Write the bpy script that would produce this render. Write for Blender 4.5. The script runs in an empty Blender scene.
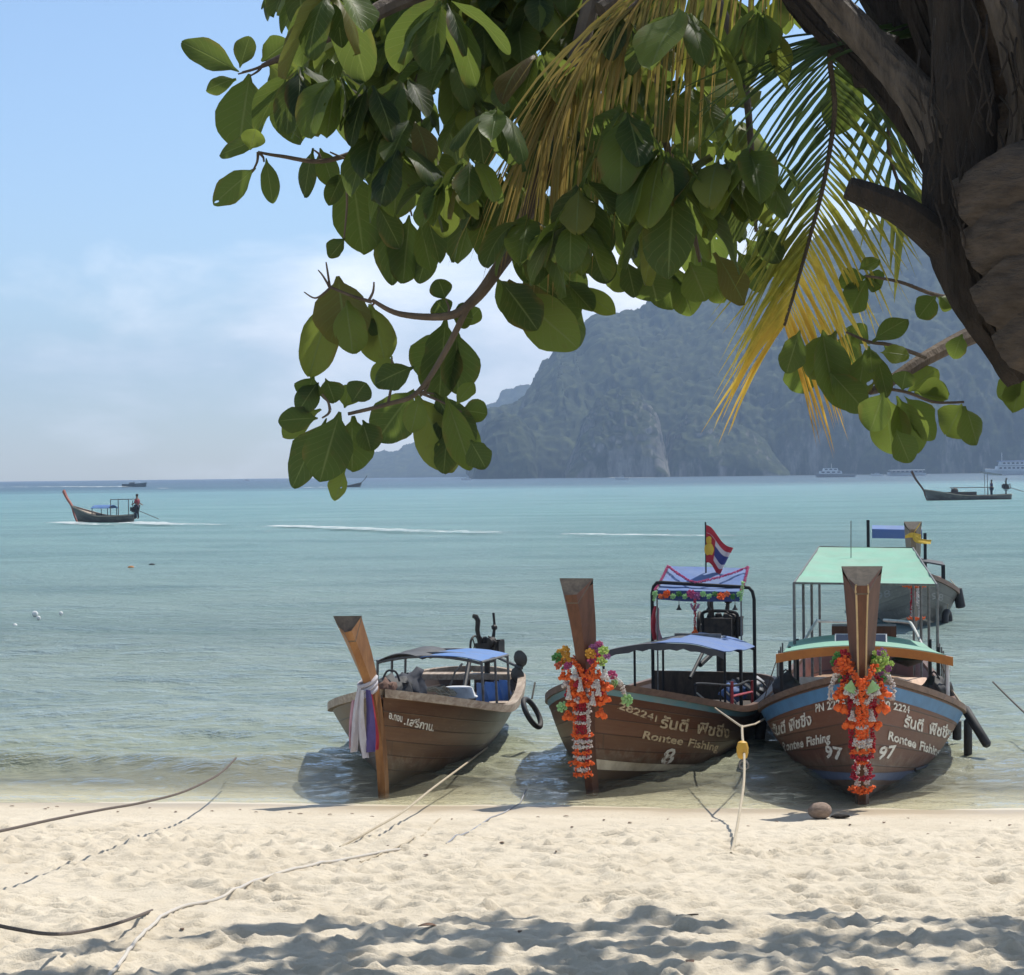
import bpy, bmesh, math, random
import numpy as np
from mathutils import Vector, Matrix, noise as mn
random.seed(7)
rng = np.random.default_rng(7)
SC = bpy.context.scene
COL = SC.collection
R = math.radians
V = Vector

# ------------------------------------------------------------------ camera
FPX, CW, CH = 2054.0, 1024.0, 975.0
CAMZ = 3.1
PITCH = math.atan(13.2 / FPX)
CM = Matrix.Translation((0, 0, CAMZ)) @ Matrix.Rotation(R(90) - PITCH, 4, 'X') @ Matrix.Rotation(-0.0112, 4, 'Z')
CMI = CM.inverted()

def ray(px, py):
    d = V(((px - CW / 2) / FPX, -(py - CH / 2) / FPX, -1.0))
    return (CM.to_3x3() @ d)

def P(px, py, d):
    """point at world depth y = d seen at a pixel"""
    r = ray(px, py)
    return V((0, 0, CAMZ)) + r * (d / r.y)

def W(px, py, z=0.0):
    """point on the horizontal plane z"""
    r = ray(px, py)
    return V((0, 0, CAMZ)) + r * ((z - CAMZ) / r.z)

def pix(p):
    q = CMI @ V(p)
    return (CW / 2 + FPX * q.x / -q.z, CH / 2 - FPX * q.y / -q.z)

def lin(r, g, b):
    f = lambda c: (c / 255 / 12.92) if c / 255 <= 0.04045 else ((c / 255 + 0.055) / 1.055) ** 2.4
    return (f(r), f(g), f(b))

# ------------------------------------------------------------------ materials
def nmat(name):
    m = bpy.data.materials.new(name); m.use_nodes = True
    nt = m.node_tree
    for n in list(nt.nodes): nt.nodes.remove(n)
    return m, nt

class NT:
    """tiny node helper"""
    def __init__(s, nt): s.nt = nt
    def n(s, typ, ins=None, **kw):
        nd = s.nt.nodes.new(typ)
        for k, v in kw.items(): setattr(nd, k, v)
        if ins:
            for k, v in ins.items():
                sock = nd.inputs[k]
                if hasattr(v, 'is_output') or isinstance(v, bpy.types.NodeSocket): s.nt.links.new(v, sock)
                else:
                    if sock.type == 'RGBA' and len(v) == 3: v = (*v, 1)
                    sock.default_value = v
        return nd
    def math(s, op, a, b=0.0, c=None, clamp=False):
        ins = {0: a, 1: b}
        if c is not None: ins[2] = c
        return s.n('ShaderNodeMath', ins, operation=op, use_clamp=clamp).outputs[0]
    def mix(s, fac, a, b, blend='MIX'):
        nd = s.n('ShaderNodeMix', data_type='RGBA', blend_type=blend)
        for idx, v in ((0, fac), (6, a), (7, b)):
            if isinstance(v, bpy.types.NodeSocket): s.nt.links.new(v, nd.inputs[idx])
            else: nd.inputs[idx].default_value = (*v, 1) if (idx > 0 and len(v) == 3) else v
        return nd.outputs[2]
    def noise(s, vec=None, scale=5.0, detail=4.0, rough=0.55, dist=0.0, dims='3D'):
        ins = {'Scale': scale, 'Detail': detail, 'Roughness': rough, 'Distortion': dist}
        if vec is not None: ins['Vector'] = vec
        return s.n('ShaderNodeTexNoise', ins, noise_dimensions=dims).outputs['Fac']
    def ramp(s, fac, stops, interp='LINEAR'):
        nd = s.n('ShaderNodeValToRGB', {'Fac': fac})
        cr = nd.color_ramp; cr.interpolation = interp
        while len(cr.elements) > 1: cr.elements.remove(cr.elements[-1])
        cr.elements[0].position = stops[0][0]
        for i, (p, c) in enumerate(stops):
            e = cr.elements[0] if i == 0 else cr.elements.new(p)
            c = (c, c, c) if isinstance(c, (int, float)) else c
            e.color = (*c, 1) if len(c) == 3 else c
        return nd.outputs['Color']
    def map(s, vec, scale=(1, 1, 1), loc=(0, 0, 0), rot=(0, 0, 0)):
        return s.n('ShaderNodeMapping', {'Vector': vec, 'Scale': scale, 'Location': loc, 'Rotation': rot}).outputs[0]
    def out(s, sh, vol=None):
        o = s.n('ShaderNodeOutputMaterial', {'Surface': sh} if sh is not None else None)
        if vol is not None: s.nt.links.new(vol, o.inputs['Volume'])

def mat(name, col, rough=0.6, col2=None, nscale=8.0, stretch=(1, 1, 1), bump=0.0, bscale=30.0, metal=0.0, spec=0.5, trans=0.0, coord='Object', contrast=(0.35, 0.7)):
    """noise mottled principled material"""
    m, nt = nmat(name); b = NT(nt)
    tc = b.n('ShaderNodeTexCoord').outputs[coord]
    vec = b.map(tc, stretch)
    col2 = col2 or tuple(c * 0.72 for c in col)
    f = b.noise(vec, nscale, 5, 0.6)
    c = b.mix(b.ramp(f, [(contrast[0], 0.0), (contrast[1], 1.0)]), col, col2)
    ins = {'Base Color': c, 'Roughness': rough, 'Metallic': metal, 'Specular IOR Level': spec}
    if bump:
        ins['Normal'] = b.n('ShaderNodeBump', {'Height': b.noise(vec, bscale, 4, 0.6), 'Strength': bump, 'Distance': 0.02}).outputs[0]
    p = b.n('ShaderNodeBsdfPrincipled', ins).outputs[0]
    if trans:
        t = b.n('ShaderNodeBsdfTranslucent', {'Color': c}).outputs[0]
        p = b.n('ShaderNodeMixShader', {0: trans, 1: p, 2: t}).outputs[0]
    b.out(p)
    return m

# ------------------------------------------------------------------ mesh builder
class MB:
    def __init__(s):
        s.v = []; s.f = []; s.uv = None; s.tint = None; s.mi = []
    def add(s, vs, fs, mi=0):
        o = len(s.v)
        s.v.extend([tuple(p) for p in vs]); s.f.extend([tuple(i + o for i in f) for f in fs]); s.mi.extend([mi] * len(fs))
        return s
    def box(s, c, size, rot=None, taper=1.0, mi=0):
        hx, hy, hz = size[0] / 2, size[1] / 2, size[2] / 2
        vs = [V((x * hx * (taper if z > 0 else 1), y * hy * (taper if z > 0 else 1), z * hz)) for z in (-1, 1) for x, y in ((-1, -1), (1, -1), (1, 1), (-1, 1))]
        if rot is not None:
            M = rot if isinstance(rot, Matrix) else Matrix.Rotation(rot[2], 3, 'Z') @ Matrix.Rotation(rot[1], 3, 'Y') @ Matrix.Rotation(rot[0], 3, 'X')
            vs = [M @ v for v in vs]
        vs = [v + V(c) for v in vs]
        return s.add(vs, [(3, 2, 1, 0), (4, 5, 6, 7), (0, 1, 5, 4), (1, 2, 6, 5), (2, 3, 7, 6), (3, 0, 4, 7)], mi)
    def beam(s, a, b, w, h=None, up=(0, 0, 1), mi=0):
        a, b = V(a), V(b); h = h or w
        x = (b - a); L = x.length; x.normalize(); u = V(up)
        y = u.cross(x)
        if y.length < 1e-4: y = V((0, 1, 0)).cross(x)
        if y.length < 1e-4: y = V((1, 0, 0)).cross(x)
        y.normalize(); z = x.cross(y)
        M = Matrix((x, y, z)).transposed()
        return s.box((a + b) / 2, (L, w, h), M, mi=mi)
    def tube(s, path, r, n=8, cap=True, flat=1.0, mi=0):
        path = [V(p) for p in path]; k = len(path)
        rs = r if isinstance(r, (list, tuple)) else [r] * k
        t0 = (path[1] - path[0]).normalized()
        u = t0.cross(V((0, 0, 1)))
        if u.length < 1e-3: u = t0.cross(V((1, 0, 0)))
        u.normalize(); vs = []; fs = []
        for i, p in enumerate(path):
            t = (path[min(i + 1, k - 1)] - path[max(i - 1, 0)])
            if t.length < 1e-9: t = t0.copy()
            t.normalize()
            u = (u - t * u.dot(t))
            if u.length < 1e-6: u = t.cross(V((0.3, 0.8, 0.5)))
            u.normalize(); w = t.cross(u)
            for j in range(n):
                a = 2 * math.pi * j / n
                vs.append(p + (u * math.cos(a) + w * math.sin(a) * flat) * rs[i])
        for i in range(k - 1):
            for j in range(n):
                fs.append((i * n + j, i * n + (j + 1) % n, (i + 1) * n + (j + 1) % n, (i + 1) * n + j))
        if cap:
            fs.append(tuple(range(n - 1, -1, -1))); fs.append(tuple((k - 1) * n + j for j in range(n)))
        return s.add(vs, fs, mi)
    def blob(s, c, r, sub=1, jit=0.0, rot=None, mi=0):
        vs, fs = ICO[sub]
        r = V(r) if not isinstance(r, (int, float)) else V((r, r, r))
        out = []
        for v in vs:
            k = 1 + (random.uniform(-jit, jit) if jit else 0)
            q = V((v[0] * r.x * k, v[1] * r.y * k, v[2] * r.z * k))
            if rot is not None: q = rot @ q
            out.append(q + V(c))
        return s.add(out, fs, mi)
    def lathe(s, prof, c=(0, 0, 0), axis=(0, 0, 1), n=14, mi=0):
        ax = V(axis).normalized(); q = V((0, 0, 1)).rotation_difference(ax)
        vs = []; fs = []; k = len(prof)
        for r, z in prof:
            for j in range(n):
                a = 2 * math.pi * j / n
                vs.append(q @ V((r * math.cos(a), r * math.sin(a), z)) + V(c))
        for i in range(k - 1):
            for j in range(n):
                fs.append((i * n + j, i * n + (j + 1) % n, (i + 1) * n + (j + 1) % n, (i + 1) * n + j))
        fs.append(tuple(range(n - 1, -1, -1))); fs.append(tuple((k - 1) * n + j for j in range(n)))
        return s.add(vs, fs, mi)
    def torus(s, c, Rr, r, axis=(0, 0, 1), n=24, m=8, sx=1.0, sy=1.0, mi=0):
        q = V((0, 0, 1)).rotation_difference(V(axis).normalized())
        pts = []
        vs = []; fs = []
        for i in range(n):
            a = 2 * math.pi * i / n
            for j in range(m):
                b = 2 * math.pi * j / m
                rr = Rr + r * math.cos(b)
                vs.append(q @ V((rr * math.cos(a) * sx, rr * math.sin(a) * sy, r * math.sin(b))) + V(c))
        for i in range(n):
            for j in range(m):
                fs.append((i * m + j, ((i + 1) % n) * m + j, ((i + 1) % n) * m + (j + 1) % m, i * m + (j + 1) % m))
        return s.add(vs, fs, mi)
    def sheet(s, rows, thick=0.0, mi=0):
        """rows: list of lists of points; optional thickness along vertex normals"""
        nu, nv = len(rows[0]), len(rows)
        top = [V(p) for r in rows for p in r]
        fs = [(i * nu + j, i * nu + j + 1, (i + 1) * nu + j + 1, (i + 1) * nu + j) for i in range(nv - 1) for j in range(nu - 1)]
        if not thick: return s.add(top, fs, mi)
        bot = []
        for i in range(nv):
            for j in range(nu):
                a = top[i * nu + min(j + 1, nu - 1)] - top[i * nu + max(j - 1, 0)]
                b = top[min(i + 1, nv - 1) * nu + j] - top[max(i - 1, 0) * nu + j]
                n = a.cross(b)
                if n.length > 1e-9: n.normalize()
                bot.append(top[i * nu + j] - n * thick)
        N = nu * nv; f2 = list(fs)
        f2 += [tuple(N + k for k in reversed(f)) for f in fs]
        edge = [j for j in range(nu)] + [i * nu + nu - 1 for i in range(1, nv)] + [(nv - 1) * nu + j for j in range(nu - 2, -1, -1)] + [i * nu for i in range(nv - 2, 0, -1)]
        for a, b in zip(edge, edge[1:] + edge[:1]): f2.append((b, a, N + a, N + b))
        return s.add(top + bot, f2, mi)
    def build(s, name, m, parent=None, smooth=True, angle=40):
        me = bpy.data.meshes.new(name)
        me.from_pydata(s.v, [], s.f); me.update()
        ms = m if isinstance(m, (list, tuple)) else [m]
        for x in ms: me.materials.append(x)
        if len(ms) > 1: me.polygons.foreach_set('material_index', s.mi)
        if s.uv is not None:
            l = me.uv_layers.new(name='UVMap')
            li = np.empty(len(me.loops), dtype=np.int32); me.loops.foreach_get('vertex_index', li)
            uv = np.array(s.uv, dtype=np.float32)[li]
            l.data.foreach_set('uv', uv.ravel())
        if s.tint is not None:
            a = me.attributes.new('tint', 'FLOAT', 'POINT')
            a.data.foreach_set('value', np.array(s.tint, dtype=np.float32))
        if smooth:
            me.polygons.foreach_set('use_smooth', [True] * len(me.polygons))
            if angle < 180:
                try: me.set_sharp_from_angle(angle=R(angle))
                except Exception: pass
        o = bpy.data.objects.new(name, me); COL.objects.link(o)
        if parent is not None: o.parent = parent
        return o

def _ico(sub):
    bm = bmesh.new(); bmesh.ops.create_icosphere(bm, subdivisions=sub, radius=1.0)
    vs = [tuple(v.co) for v in bm.verts]; fs = [tuple(v.index for v in f.verts) for f in bm.faces]
    bm.free(); return vs, fs
ICO = {1: _ico(1), 2: _ico(2), 3: _ico(3)}

def tag(o, label=None, cat=None, group=None, kind=None):
    if label: o['label'] = label
    if cat: o['category'] = cat
    if group: o['group'] = group
    if kind: o['kind'] = kind
    return o

def empty(name, M=None, label=None, cat=None, group=None):
    o = bpy.data.objects.new(name, None); COL.objects.link(o)
    o.empty_display_size = 0.2
    if M is not None: o.matrix_world = M
    return tag(o, label, cat, group)

def catmull(pts, n=8):
    pts = [V(p) for p in pts]; out = []
    for i in range(len(pts) - 1):
        p0 = pts[max(i - 1, 0)]; p1 = pts[i]; p2 = pts[i + 1]; p3 = pts[min(i + 2, len(pts) - 1)]
        for k in range(n):
            t = k / n
            out.append(0.5 * ((2 * p1) + (p2 - p0) * t + (2 * p0 - 5 * p1 + 4 * p2 - p3) * t * t + (3 * p1 - p0 - 3 * p2 + p3) * t ** 3))
    out.append(pts[-1]); return out

def lerp(a, b, t): return a + (b - a) * t
def sstep(a, b, x):
    t = min(1, max(0, (x - a) / (b - a))); return t * t * (3 - 2 * t)
# ------------------------------------------------------------------ render settings, sky, sun
SC.render.engine = 'CYCLES'
SC.view_settings.view_transform = 'Standard'; SC.view_settings.look = 'None'
SC.view_settings.gamma = 1.0; SC.view_settings.exposure = 0.60
SC.view_settings.use_curve_mapping = False
SC.cycles.use_denoising = True
SC.cycles.max_bounces = 8; SC.cycles.transparent_max_bounces = 16; SC.cycles.volume_bounces = 0
SC.cycles.sample_clamp_indirect = 5.0; SC.cycles.sample_clamp_direct = 14.0

SUN_EL, SUN_AZ = R(58), R(42)          # azimuth measured from +Y towards +X
cam_d = bpy.data.cameras.new('camera'); cam = bpy.data.objects.new('camera', cam_d); COL.objects.link(cam)
cam.matrix_world = CM
cam_d.sensor_fit = 'HORIZONTAL'; cam_d.sensor_width = 36.0; cam_d.lens = 36.0 * FPX / CW
cam_d.clip_start = 0.1; cam_d.clip_end = 30000
SC.camera = cam

wd = bpy.data.worlds.new('World'); SC.world = wd; wd.use_nodes = True
b = NT(wd.node_tree)
for n_ in list(wd.node_tree.nodes): wd.node_tree.nodes.remove(n_)
sky = b.n('ShaderNodeTexSky', sky_type='NISHITA', sun_disc=False, sun_elevation=SUN_EL, sun_rotation=SUN_AZ, air_density=1.0, dust_density=0.25, ozone_density=2.6, altitude=0)
tc = b.n('ShaderNodeTexCoord').outputs['Generated']
sx = b.n('ShaderNodeSeparateXYZ', {0: tc})
X_, Y_, Z_ = sx.outputs
# soft cumulus bank low over the sea: density from noise in direction space, thinning with height
dv = b.map(tc, (1.0, 1.0, 2.6), (0.35, 0.1, 0.02))
n1 = b.noise(dv, 10.5, 8, 0.60, 0.25)
n2 = b.noise(dv, 2.2, 3, 0.5)
bank = b.math('MULTIPLY', b.ramp(Z_, [(0.0, 0.75), (0.06, 1.0), (0.10, 0.9), (0.15, 0.2), (0.4, 0.05)]), 1.0)
side = b.ramp(b.math('ADD', b.math('MULTIPLY', X_, 2.0), 0.5), [(0.0, 0.50), (0.20, 0.66), (0.38, 0.92), (0.45, 1.0), (0.8, 1.0)])
dens = b.math('MULTIPLY', b.math('ADD', n1, b.math('MULTIPLY', n2, 0.45)), b.math('MULTIPLY', bank, side))
cl = b.ramp(dens, [(0.34, 0.0), (0.50, 0.50), (0.74, 0.95)])
cloudcol = b.mix(b.ramp(n1, [(0.3, 0.0), (0.62, 1.0)]), (6.6, 7.0, 7.8), (9.6, 9.7, 10.0))
airy = b.ramp(Z_, [(0.0, (0.78, 0.83, 0.92)), (0.08, (0.82, 0.86, 0.93)), (0.22, (0.88, 0.90, 0.93)), (0.34, (0.98, 0.94, 0.90)), (0.7, (1.30, 1.04, 0.80))])  # sky tint by height; warm overhead part added to neutralise the blue fill light
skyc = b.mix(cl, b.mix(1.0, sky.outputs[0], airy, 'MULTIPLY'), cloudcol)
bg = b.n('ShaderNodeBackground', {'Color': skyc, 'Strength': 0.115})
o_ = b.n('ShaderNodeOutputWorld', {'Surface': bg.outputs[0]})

sl = bpy.data.lights.new('sun', 'SUN'); sl.energy = 3.5; sl.angle = R(0.53); sl.color = (1.0, 0.955, 0.88)
so = bpy.data.objects.new('sun', sl); COL.objects.link(so)
sdir = V((math.sin(SUN_AZ) * math.cos(SUN_EL), math.cos(SUN_AZ) * math.cos(SUN_EL), math.sin(SUN_EL)))
so.rotation_euler = sdir.to_track_quat('Z', 'Y').to_euler()

# ------------------------------------------------------------------ haze
hz = MB(); hz.box((0, 2150, 123), (7600, 4500, 276))
hm, hnt = nmat('haze_air'); hb = NT(hnt)
pv = hb.n('ShaderNodeVolumePrincipled', {'Color': (0.53, 0.72, 1.0), 'Density': 0.00027, 'Anisotropy': 0.0})
hb.out(None, pv.outputs[0])
haze = tag(hz.build('haze', hm, smooth=False), kind='stuff')

# ------------------------------------------------------------------ beach
def shore_y(x): return 19.1 - 0.123 * x
def vnoise(x, y, seed):
    """vectorised value noise"""
    xi = np.floor(x).astype(np.int64); yi = np.floor(y).astype(np.int64)
    xf = x - xi; yf = y - yi
    def h(a, c):
        n = (a * 374761393 + c * 668265263 + seed * 1442695041) & 0x7fffffff
        n = ((n ^ (n >> 13)) * 1274126177) & 0x7fffffff
        n = (n ^ (n >> 16)) & 0xffffff
        return n / float(0xffffff)
    u = xf * xf * xf * (xf * (xf * 6 - 15) + 10); w = yf * yf * yf * (yf * (yf * 6 - 15) + 10)
    a = h(xi, yi); b_ = h(xi + 1, yi); c = h(xi, yi + 1); d = h(xi + 1, yi + 1)
    return (a * (1 - u) + b_ * u) * (1 - w) + (c * (1 - u) + d * u) * w
def fbm(x, y, seed, oct=4, g=0.5):
    t = 0; amp = 1.0; s_ = 0
    for k in range(oct):
        t = t + amp * (vnoise(x * 2 ** k + 17.3 * k, y * 2 ** k - 9.1 * k, seed + k) - 0.5); s_ += amp; amp *= g
    return t / s_
def base_z(x, y):
    d = shore_y(x) - y                       # + on the beach, - under water
    return np.where(d > 0, 0.0745 * d, np.where(d > -6, 0.062 * d, -0.372 + 0.10 * (d + 6)))
def graded(a, b_, steps):
    return np.concatenate([np.arange(p, q, st) for p, q, st in steps] + [[steps[-1][1]]])
gx = graded(0, 0, [(-90, -20, 5.0), (-20, -7, 0.8), (-7, 6.6, 0.026), (6.6, 20, 0.8), (20, 90, 5.0)])
gy = graded(0, 0, [(-40, 2, 3.0), (2, 8.6, 0.3), (8.6, 13.5, 0.022), (13.5, 20.5, 0.034), (20.5, 32, 0.4), (32, 60, 4.0)])
GX, GY = np.meshgrid(gx, gy)
D = shore_y(GX) - GY
near = np.clip((D - 0.1) / 2.6, 0, 1)        # trodden sand fades to smooth wet sand
fine = ((GX > -7.2) & (GX < 6.8) & (GY > 8.3) & (GY < 21)).astype(float)
Z = base_z(GX, GY)
rough_z = np.zeros_like(Z)
rough_z += 0.075 * fbm(GX * 0.9, GY * 0.9, 3, 3)
rid = 1 - np.abs(fbm(GX * 2.6 + 0.5 * fbm(GX * 2, GY * 2, 44, 2), GY * 3.0, 11, 3) * 2)
rough_z += 0.016 * rid ** 1.2 * near
rough_z += 0.036 * fbm(GX * 6.5, GY * 7.5, 21, 3) * near + 0.034 * fbm(GX * 13, GY * 14, 25, 2) * near + 0.018 * fbm(GX * 24, GY * 26, 28, 2) * near
# footprints: bowl shaped dents with a pushed up rim
foot = np.zeros_like(Z)
for k in range(3400):
    fx = random.uniform(-6, 6); fy = random.uniform(8.4, 18.6)
    if shore_y(fx) - fy < 0.7: continue
    a = random.uniform(0, math.pi); lx = random.uniform(0.07, 0.14); ly = lx * random.uniform(0.45, 0.7); dp = random.uniform(0.008, 0.030)
    i0, i1 = np.searchsorted(gy, [fy - 0.45, fy + 0.45]); j0, j1 = np.searchsorted(gx, [fx - 0.45, fx + 0.45])
    xx = GX[i0:i1, j0:j1] - fx; yy = GY[i0:i1, j0:j1] - fy
    u = (xx * math.cos(a) + yy * math.sin(a)) / lx; w = (-xx * math.sin(a) + yy * math.cos(a)) / ly
    r2 = u * u + w * w
    foot[i0:i1, j0:j1] += dp * (-np.exp(-r2 ** 1.5 * 0.9) + 0.55 * np.exp(-(np.sqrt(r2) - 1.45) ** 2 * 5))
# a smoother dragged track crossing on the left
trk = np.exp(-((GY - (13.9 - 0.95 * (GX + 3.6))) / 0.42) ** 2) * (GX < -1.2)
rough_z = (rough_z + foot * near) * (1 - 0.75 * trk)
Z = Z + rough_z * fine * (0.12 + 0.88 * near) + (0.010 * fbm(GX * 1.2, GY * 3.5, 71, 3) + 0.028 * fbm(GX * 0.7, GY * 0.5, 73, 3) * np.exp(-(D / 1.2) ** 2)) * fine
ZI = Z
def sand_z(x, y):
    j = int(np.clip(np.searchsorted(gx, x) - 1, 0, len(gx) - 2)); i = int(np.clip(np.searchsorted(gy, y) - 1, 0, len(gy) - 2))
    u = (x - gx[j]) / (gx[j + 1] - gx[j]); w = (y - gy[i]) / (gy[i + 1] - gy[i])
    return float((ZI[i, j] * (1 - u) + ZI[i, j + 1] * u) * (1 - w) + (ZI[i + 1, j] * (1 - u) + ZI[i + 1, j + 1] * u) * w)
def S(px, py, lift=0.0):
    """point of the sand seen at a pixel"""
    z = 0.3
    for _ in range(12):
        p = W(px, py, z); z = float(base_z(np.array(p.x), np.array(p.y)))
    p = W(px, py, z + 0.02); return V((p.x, p.y, sand_z(p.x, p.y) + lift))

def grid_mesh(name, X, Y, Zs, m, kind='structure'):
    ny, nx = X.shape
    me = bpy.data.meshes.new(name)
    co = np.stack([X, Y, Zs], -1).reshape(-1, 3).astype(np.float32)
    me.vertices.add(len(co)); me.vertices.foreach_set('co', co.ravel())
    i = np.arange(ny - 1)[:, None] * nx + np.arange(nx - 1)[None, :]
    q = np.stack([i, i + 1, i + nx + 1, i + nx], -1).reshape(-1, 4).astype(np.int32)
    me.loops.add(q.size); me.loops.foreach_set('vertex_index', q.ravel())
    me.polygons.add(len(q)); me.polygons.foreach_set('loop_start', np.arange(0, q.size, 4, dtype=np.int32)); me.polygons.foreach_set('loop_total', np.full(len(q), 4, dtype=np.int32))
    me.update(calc_edges=True); me.validate()
    me.polygons.foreach_set('use_smooth', [True] * len(me.polygons))
    me.materials.append(m)
    o = bpy.data.objects.new(name, me); COL.objects.link(o); o['kind'] = kind
    return o

sm, snt = nmat('sand'); b = NT(snt)
geo = b.n('ShaderNodeNewGeometry').outputs['Position']
px_, py_, pz_ = b.n('ShaderNodeSeparateXYZ', {0: geo}).outputs
dsh = b.math('SUBTRACT', b.math('SUBTRACT', 19.1, b.math('MULTIPLY', px_, 0.123)), py_)
wn = b.noise(geo, 0.9, 4, 0.6)
wet = b.ramp(b.math('ADD', dsh, b.math('MULTIPLY', b.math('SUBTRACT', wn, 0.5), 0.9)), [(0.0, 1.0), (0.26, 0.9), (0.75, 0.0)])
tone = b.noise(geo, 1.3, 5, 0.6)
dry = b.mix(b.ramp(tone, [(0.3, 0.0), (0.7, 1.0)]), (0.69, 0.61, 0.48), (0.60, 0.52, 0.395))
gr = b.noise(geo, 260.0, 3, 0.7)
dry = b.mix(b.ramp(gr, [(0.55, 0.0), (0.75, 0.45)]), dry, (0.36, 0.29, 0.2))
coral = b.noise(geo, 55.0, 2, 0.6)
wrack = b.ramp(dsh, [(0.15, 0.3), (0.4, 1.0), (1.4, 0.7), (3.5, 0.15)])
dry = b.mix(b.math('MULTIPLY', b.ramp(coral, [(0.58, 0.0), (0.68, 0.8)]), wrack), dry, (0.25, 0.19, 0.13))
under = b.ramp(dsh, [(0.0, 0.0), (0.001, 0.0)])
c_ = b.mix(wet, dry, b.mix(b.math('LESS_THAN', dsh, -0.05), (0.44, 0.36, 0.25), (0.64, 0.56, 0.42)))
bh = b.math('ADD', b.math('MULTIPLY', b.noise(geo, 42, 4, 0.65), 1.6), b.math('MULTIPLY', gr, 0.5))
bp = b.n('ShaderNodeBump', {'Height': bh, 'Strength': b.math('SUBTRACT', 0.55, b.math('MULTIPLY', wet, 0.45)), 'Distance': 0.02})
pr = b.n('ShaderNodeBsdfPrincipled', {'Base Color': c_, 'Roughness': b.math('SUBTRACT', 0.95, b.math('MULTIPLY', wet, 0.55)), 'Normal': bp.outputs[0], 'Specular IOR Level': 0.3})
b.out(pr.outputs[0])
sand = grid_mesh('beach', GX, GY, Z, sm)

# ------------------------------------------------------------------ sea
dist = np.concatenate([np.arange(-4.5, -1.2, 0.6), np.arange(-1.2, 14, 0.045)])     # metres past the shoreline
far = [14.0]
while far[-1] < 4060: far.append(far[-1] * 1.012 + 0.03)
dist = np.concatenate([dist, far])
ang = np.concatenate([np.linspace(-1.05, -0.30, 24)[:-1], np.linspace(-0.30, 0.30, 420), np.linspace(0.30, 1.05, 24)[1:]])
AN, DS = np.meshgrid(np.tan(ang), dist)
WY = (19.1 + DS) / (1 + 0.123 * AN * np.clip(1 - DS / 300, 0, 1))
WX = AN * WY
fade = np.clip(1 - DS / 260, 0, 1)
nearf = np.clip((DS + 0.1) / 2.5, 0, 1)
WZ = np.zeros_like(WX)
wr = np.random.default_rng(5)
for k in range(46):
    lam = 0.28 * (1.085 ** k) * wr.uniform(0.9, 1.1)
    th = wr.normal(0, 0.55) + (0.12 if k > 20 else 0.3)
    kx, ky = math.sin(th) * 2 * math.pi / lam, math.cos(th) * 2 * math.pi / lam
    amp = 0.0075 * min(lam, 5.0) ** 0.5 * wr.uniform(0.5, 1.2)
    lim = np.clip(1 - DS * 0.045 / max(lam, 0.01) * 0.55, 0, 1) if lam < 3 else 1.0
    mod = 0.55 + 0.9 * (vnoise(WX / (lam * 3.2) + k * 7.7, WY / (lam * 4.1), 100 + k))
    WZ += amp * np.sin(kx * WX + ky * WY + wr.uniform(0, 6.3)) * lim * mod
WZ *= fade * (0.10 + 0.90 * nearf)
# the low swell that runs along the shore, and a little wash on the sand
cr = 2.55 + 0.35 * np.sin(WX * 0.9 + 1.0) * 0.5 + 0.5 * fbm(WX * 0.35, WX * 0 + 3.0, 9, 2)
rs = (DS - cr)
left = 1 / (1 + np.exp((WX + 1.9) * 2.2))
WZ += (0.030 + 0.135 * left) * np.exp(-np.where(rs < 0, (rs / 0.40) ** 2, (rs / 0.95) ** 2))
WZ += 0.018 * np.exp(-((DS - 0.35 - 0.35 * fbm(WX * 0.6, WX * 0 + 8.0, 19, 3)) / 0.10) ** 2)
wm, wnt = nmat('sea_water'); b = NT(wnt)
geo = b.n('ShaderNodeNewGeometry').outputs['Position']
px_, py_, pz_ = b.n('ShaderNodeSeparateXYZ', {0: geo}).outputs
dpt = b.math('SUBTRACT', py_, b.math('SUBTRACT', 19.1, b.math('MULTIPLY', px_, 0.123)))
lg = b.math('MULTIPLY', b.math('LOGARITHM', b.math('MAXIMUM', py_, 1.0), 10.0), 0.25)   # log distance /4
wob = b.noise(b.map(geo, (0.006, 0.02, 1)), 1.0, 4, 0.6)
lgw = b.math('ADD', lg, b.math('MULTIPLY', b.math('SUBTRACT', wob, 0.5), 0.05))
body = b.ramp(lgw, [(0.325, (0.45, 0.43, 0.31)), (0.338, (0.39, 0.41, 0.27)), (0.35, (0.28, 0.335, 0.29)), (0.40, (0.25, 0.325, 0.30)), (0.47, (0.215, 0.335, 0.325)), (0.56, (0.175, 0.335, 0.33)), (0.655, (0.135, 0.285, 0.30)), (0.69, (0.035, 0.095, 0.13)), (0.80, (0.012, 0.04, 0.075))])
patch = b.noise(b.map(geo, (0.05, 0.16, 1)), 1.0, 5, 0.65)
body = b.mix(b.math('MULTIPLY', b.ramp(patch, [(0.42, 0.0), (0.62, 1.0)]), 0.30), body, (0.05, 0.12, 0.14))
bs1 = b.noise(b.map(geo, (5.0, 9.0, 3)), 1.0, 4, 0.6)
bs2 = b.math('ADD', b.noise(b.map(geo, (0.7, 1.9, 1)), 1.0, 6, 0.72), b.math('MULTIPLY', b.noise(b.map(geo, (2.4, 5.2, 1)), 1.0, 3, 0.6), 0.35))
bs3 = b.noise(b.map(geo, (0.05, 0.22, 1)), 1.0, 5, 0.7)
fa = b.ramp(lg, [(0.30, 1.0), (0.42, 0.35), (0.52, 0.0)]); fb = b.ramp(lg, [(0.335, 0.35), (0.40, 1.0), (0.60, 0.9), (0.72, 0.35)]); fc = b.ramp(lg, [(0.50, 0.0), (0.66, 1.0)])
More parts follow.
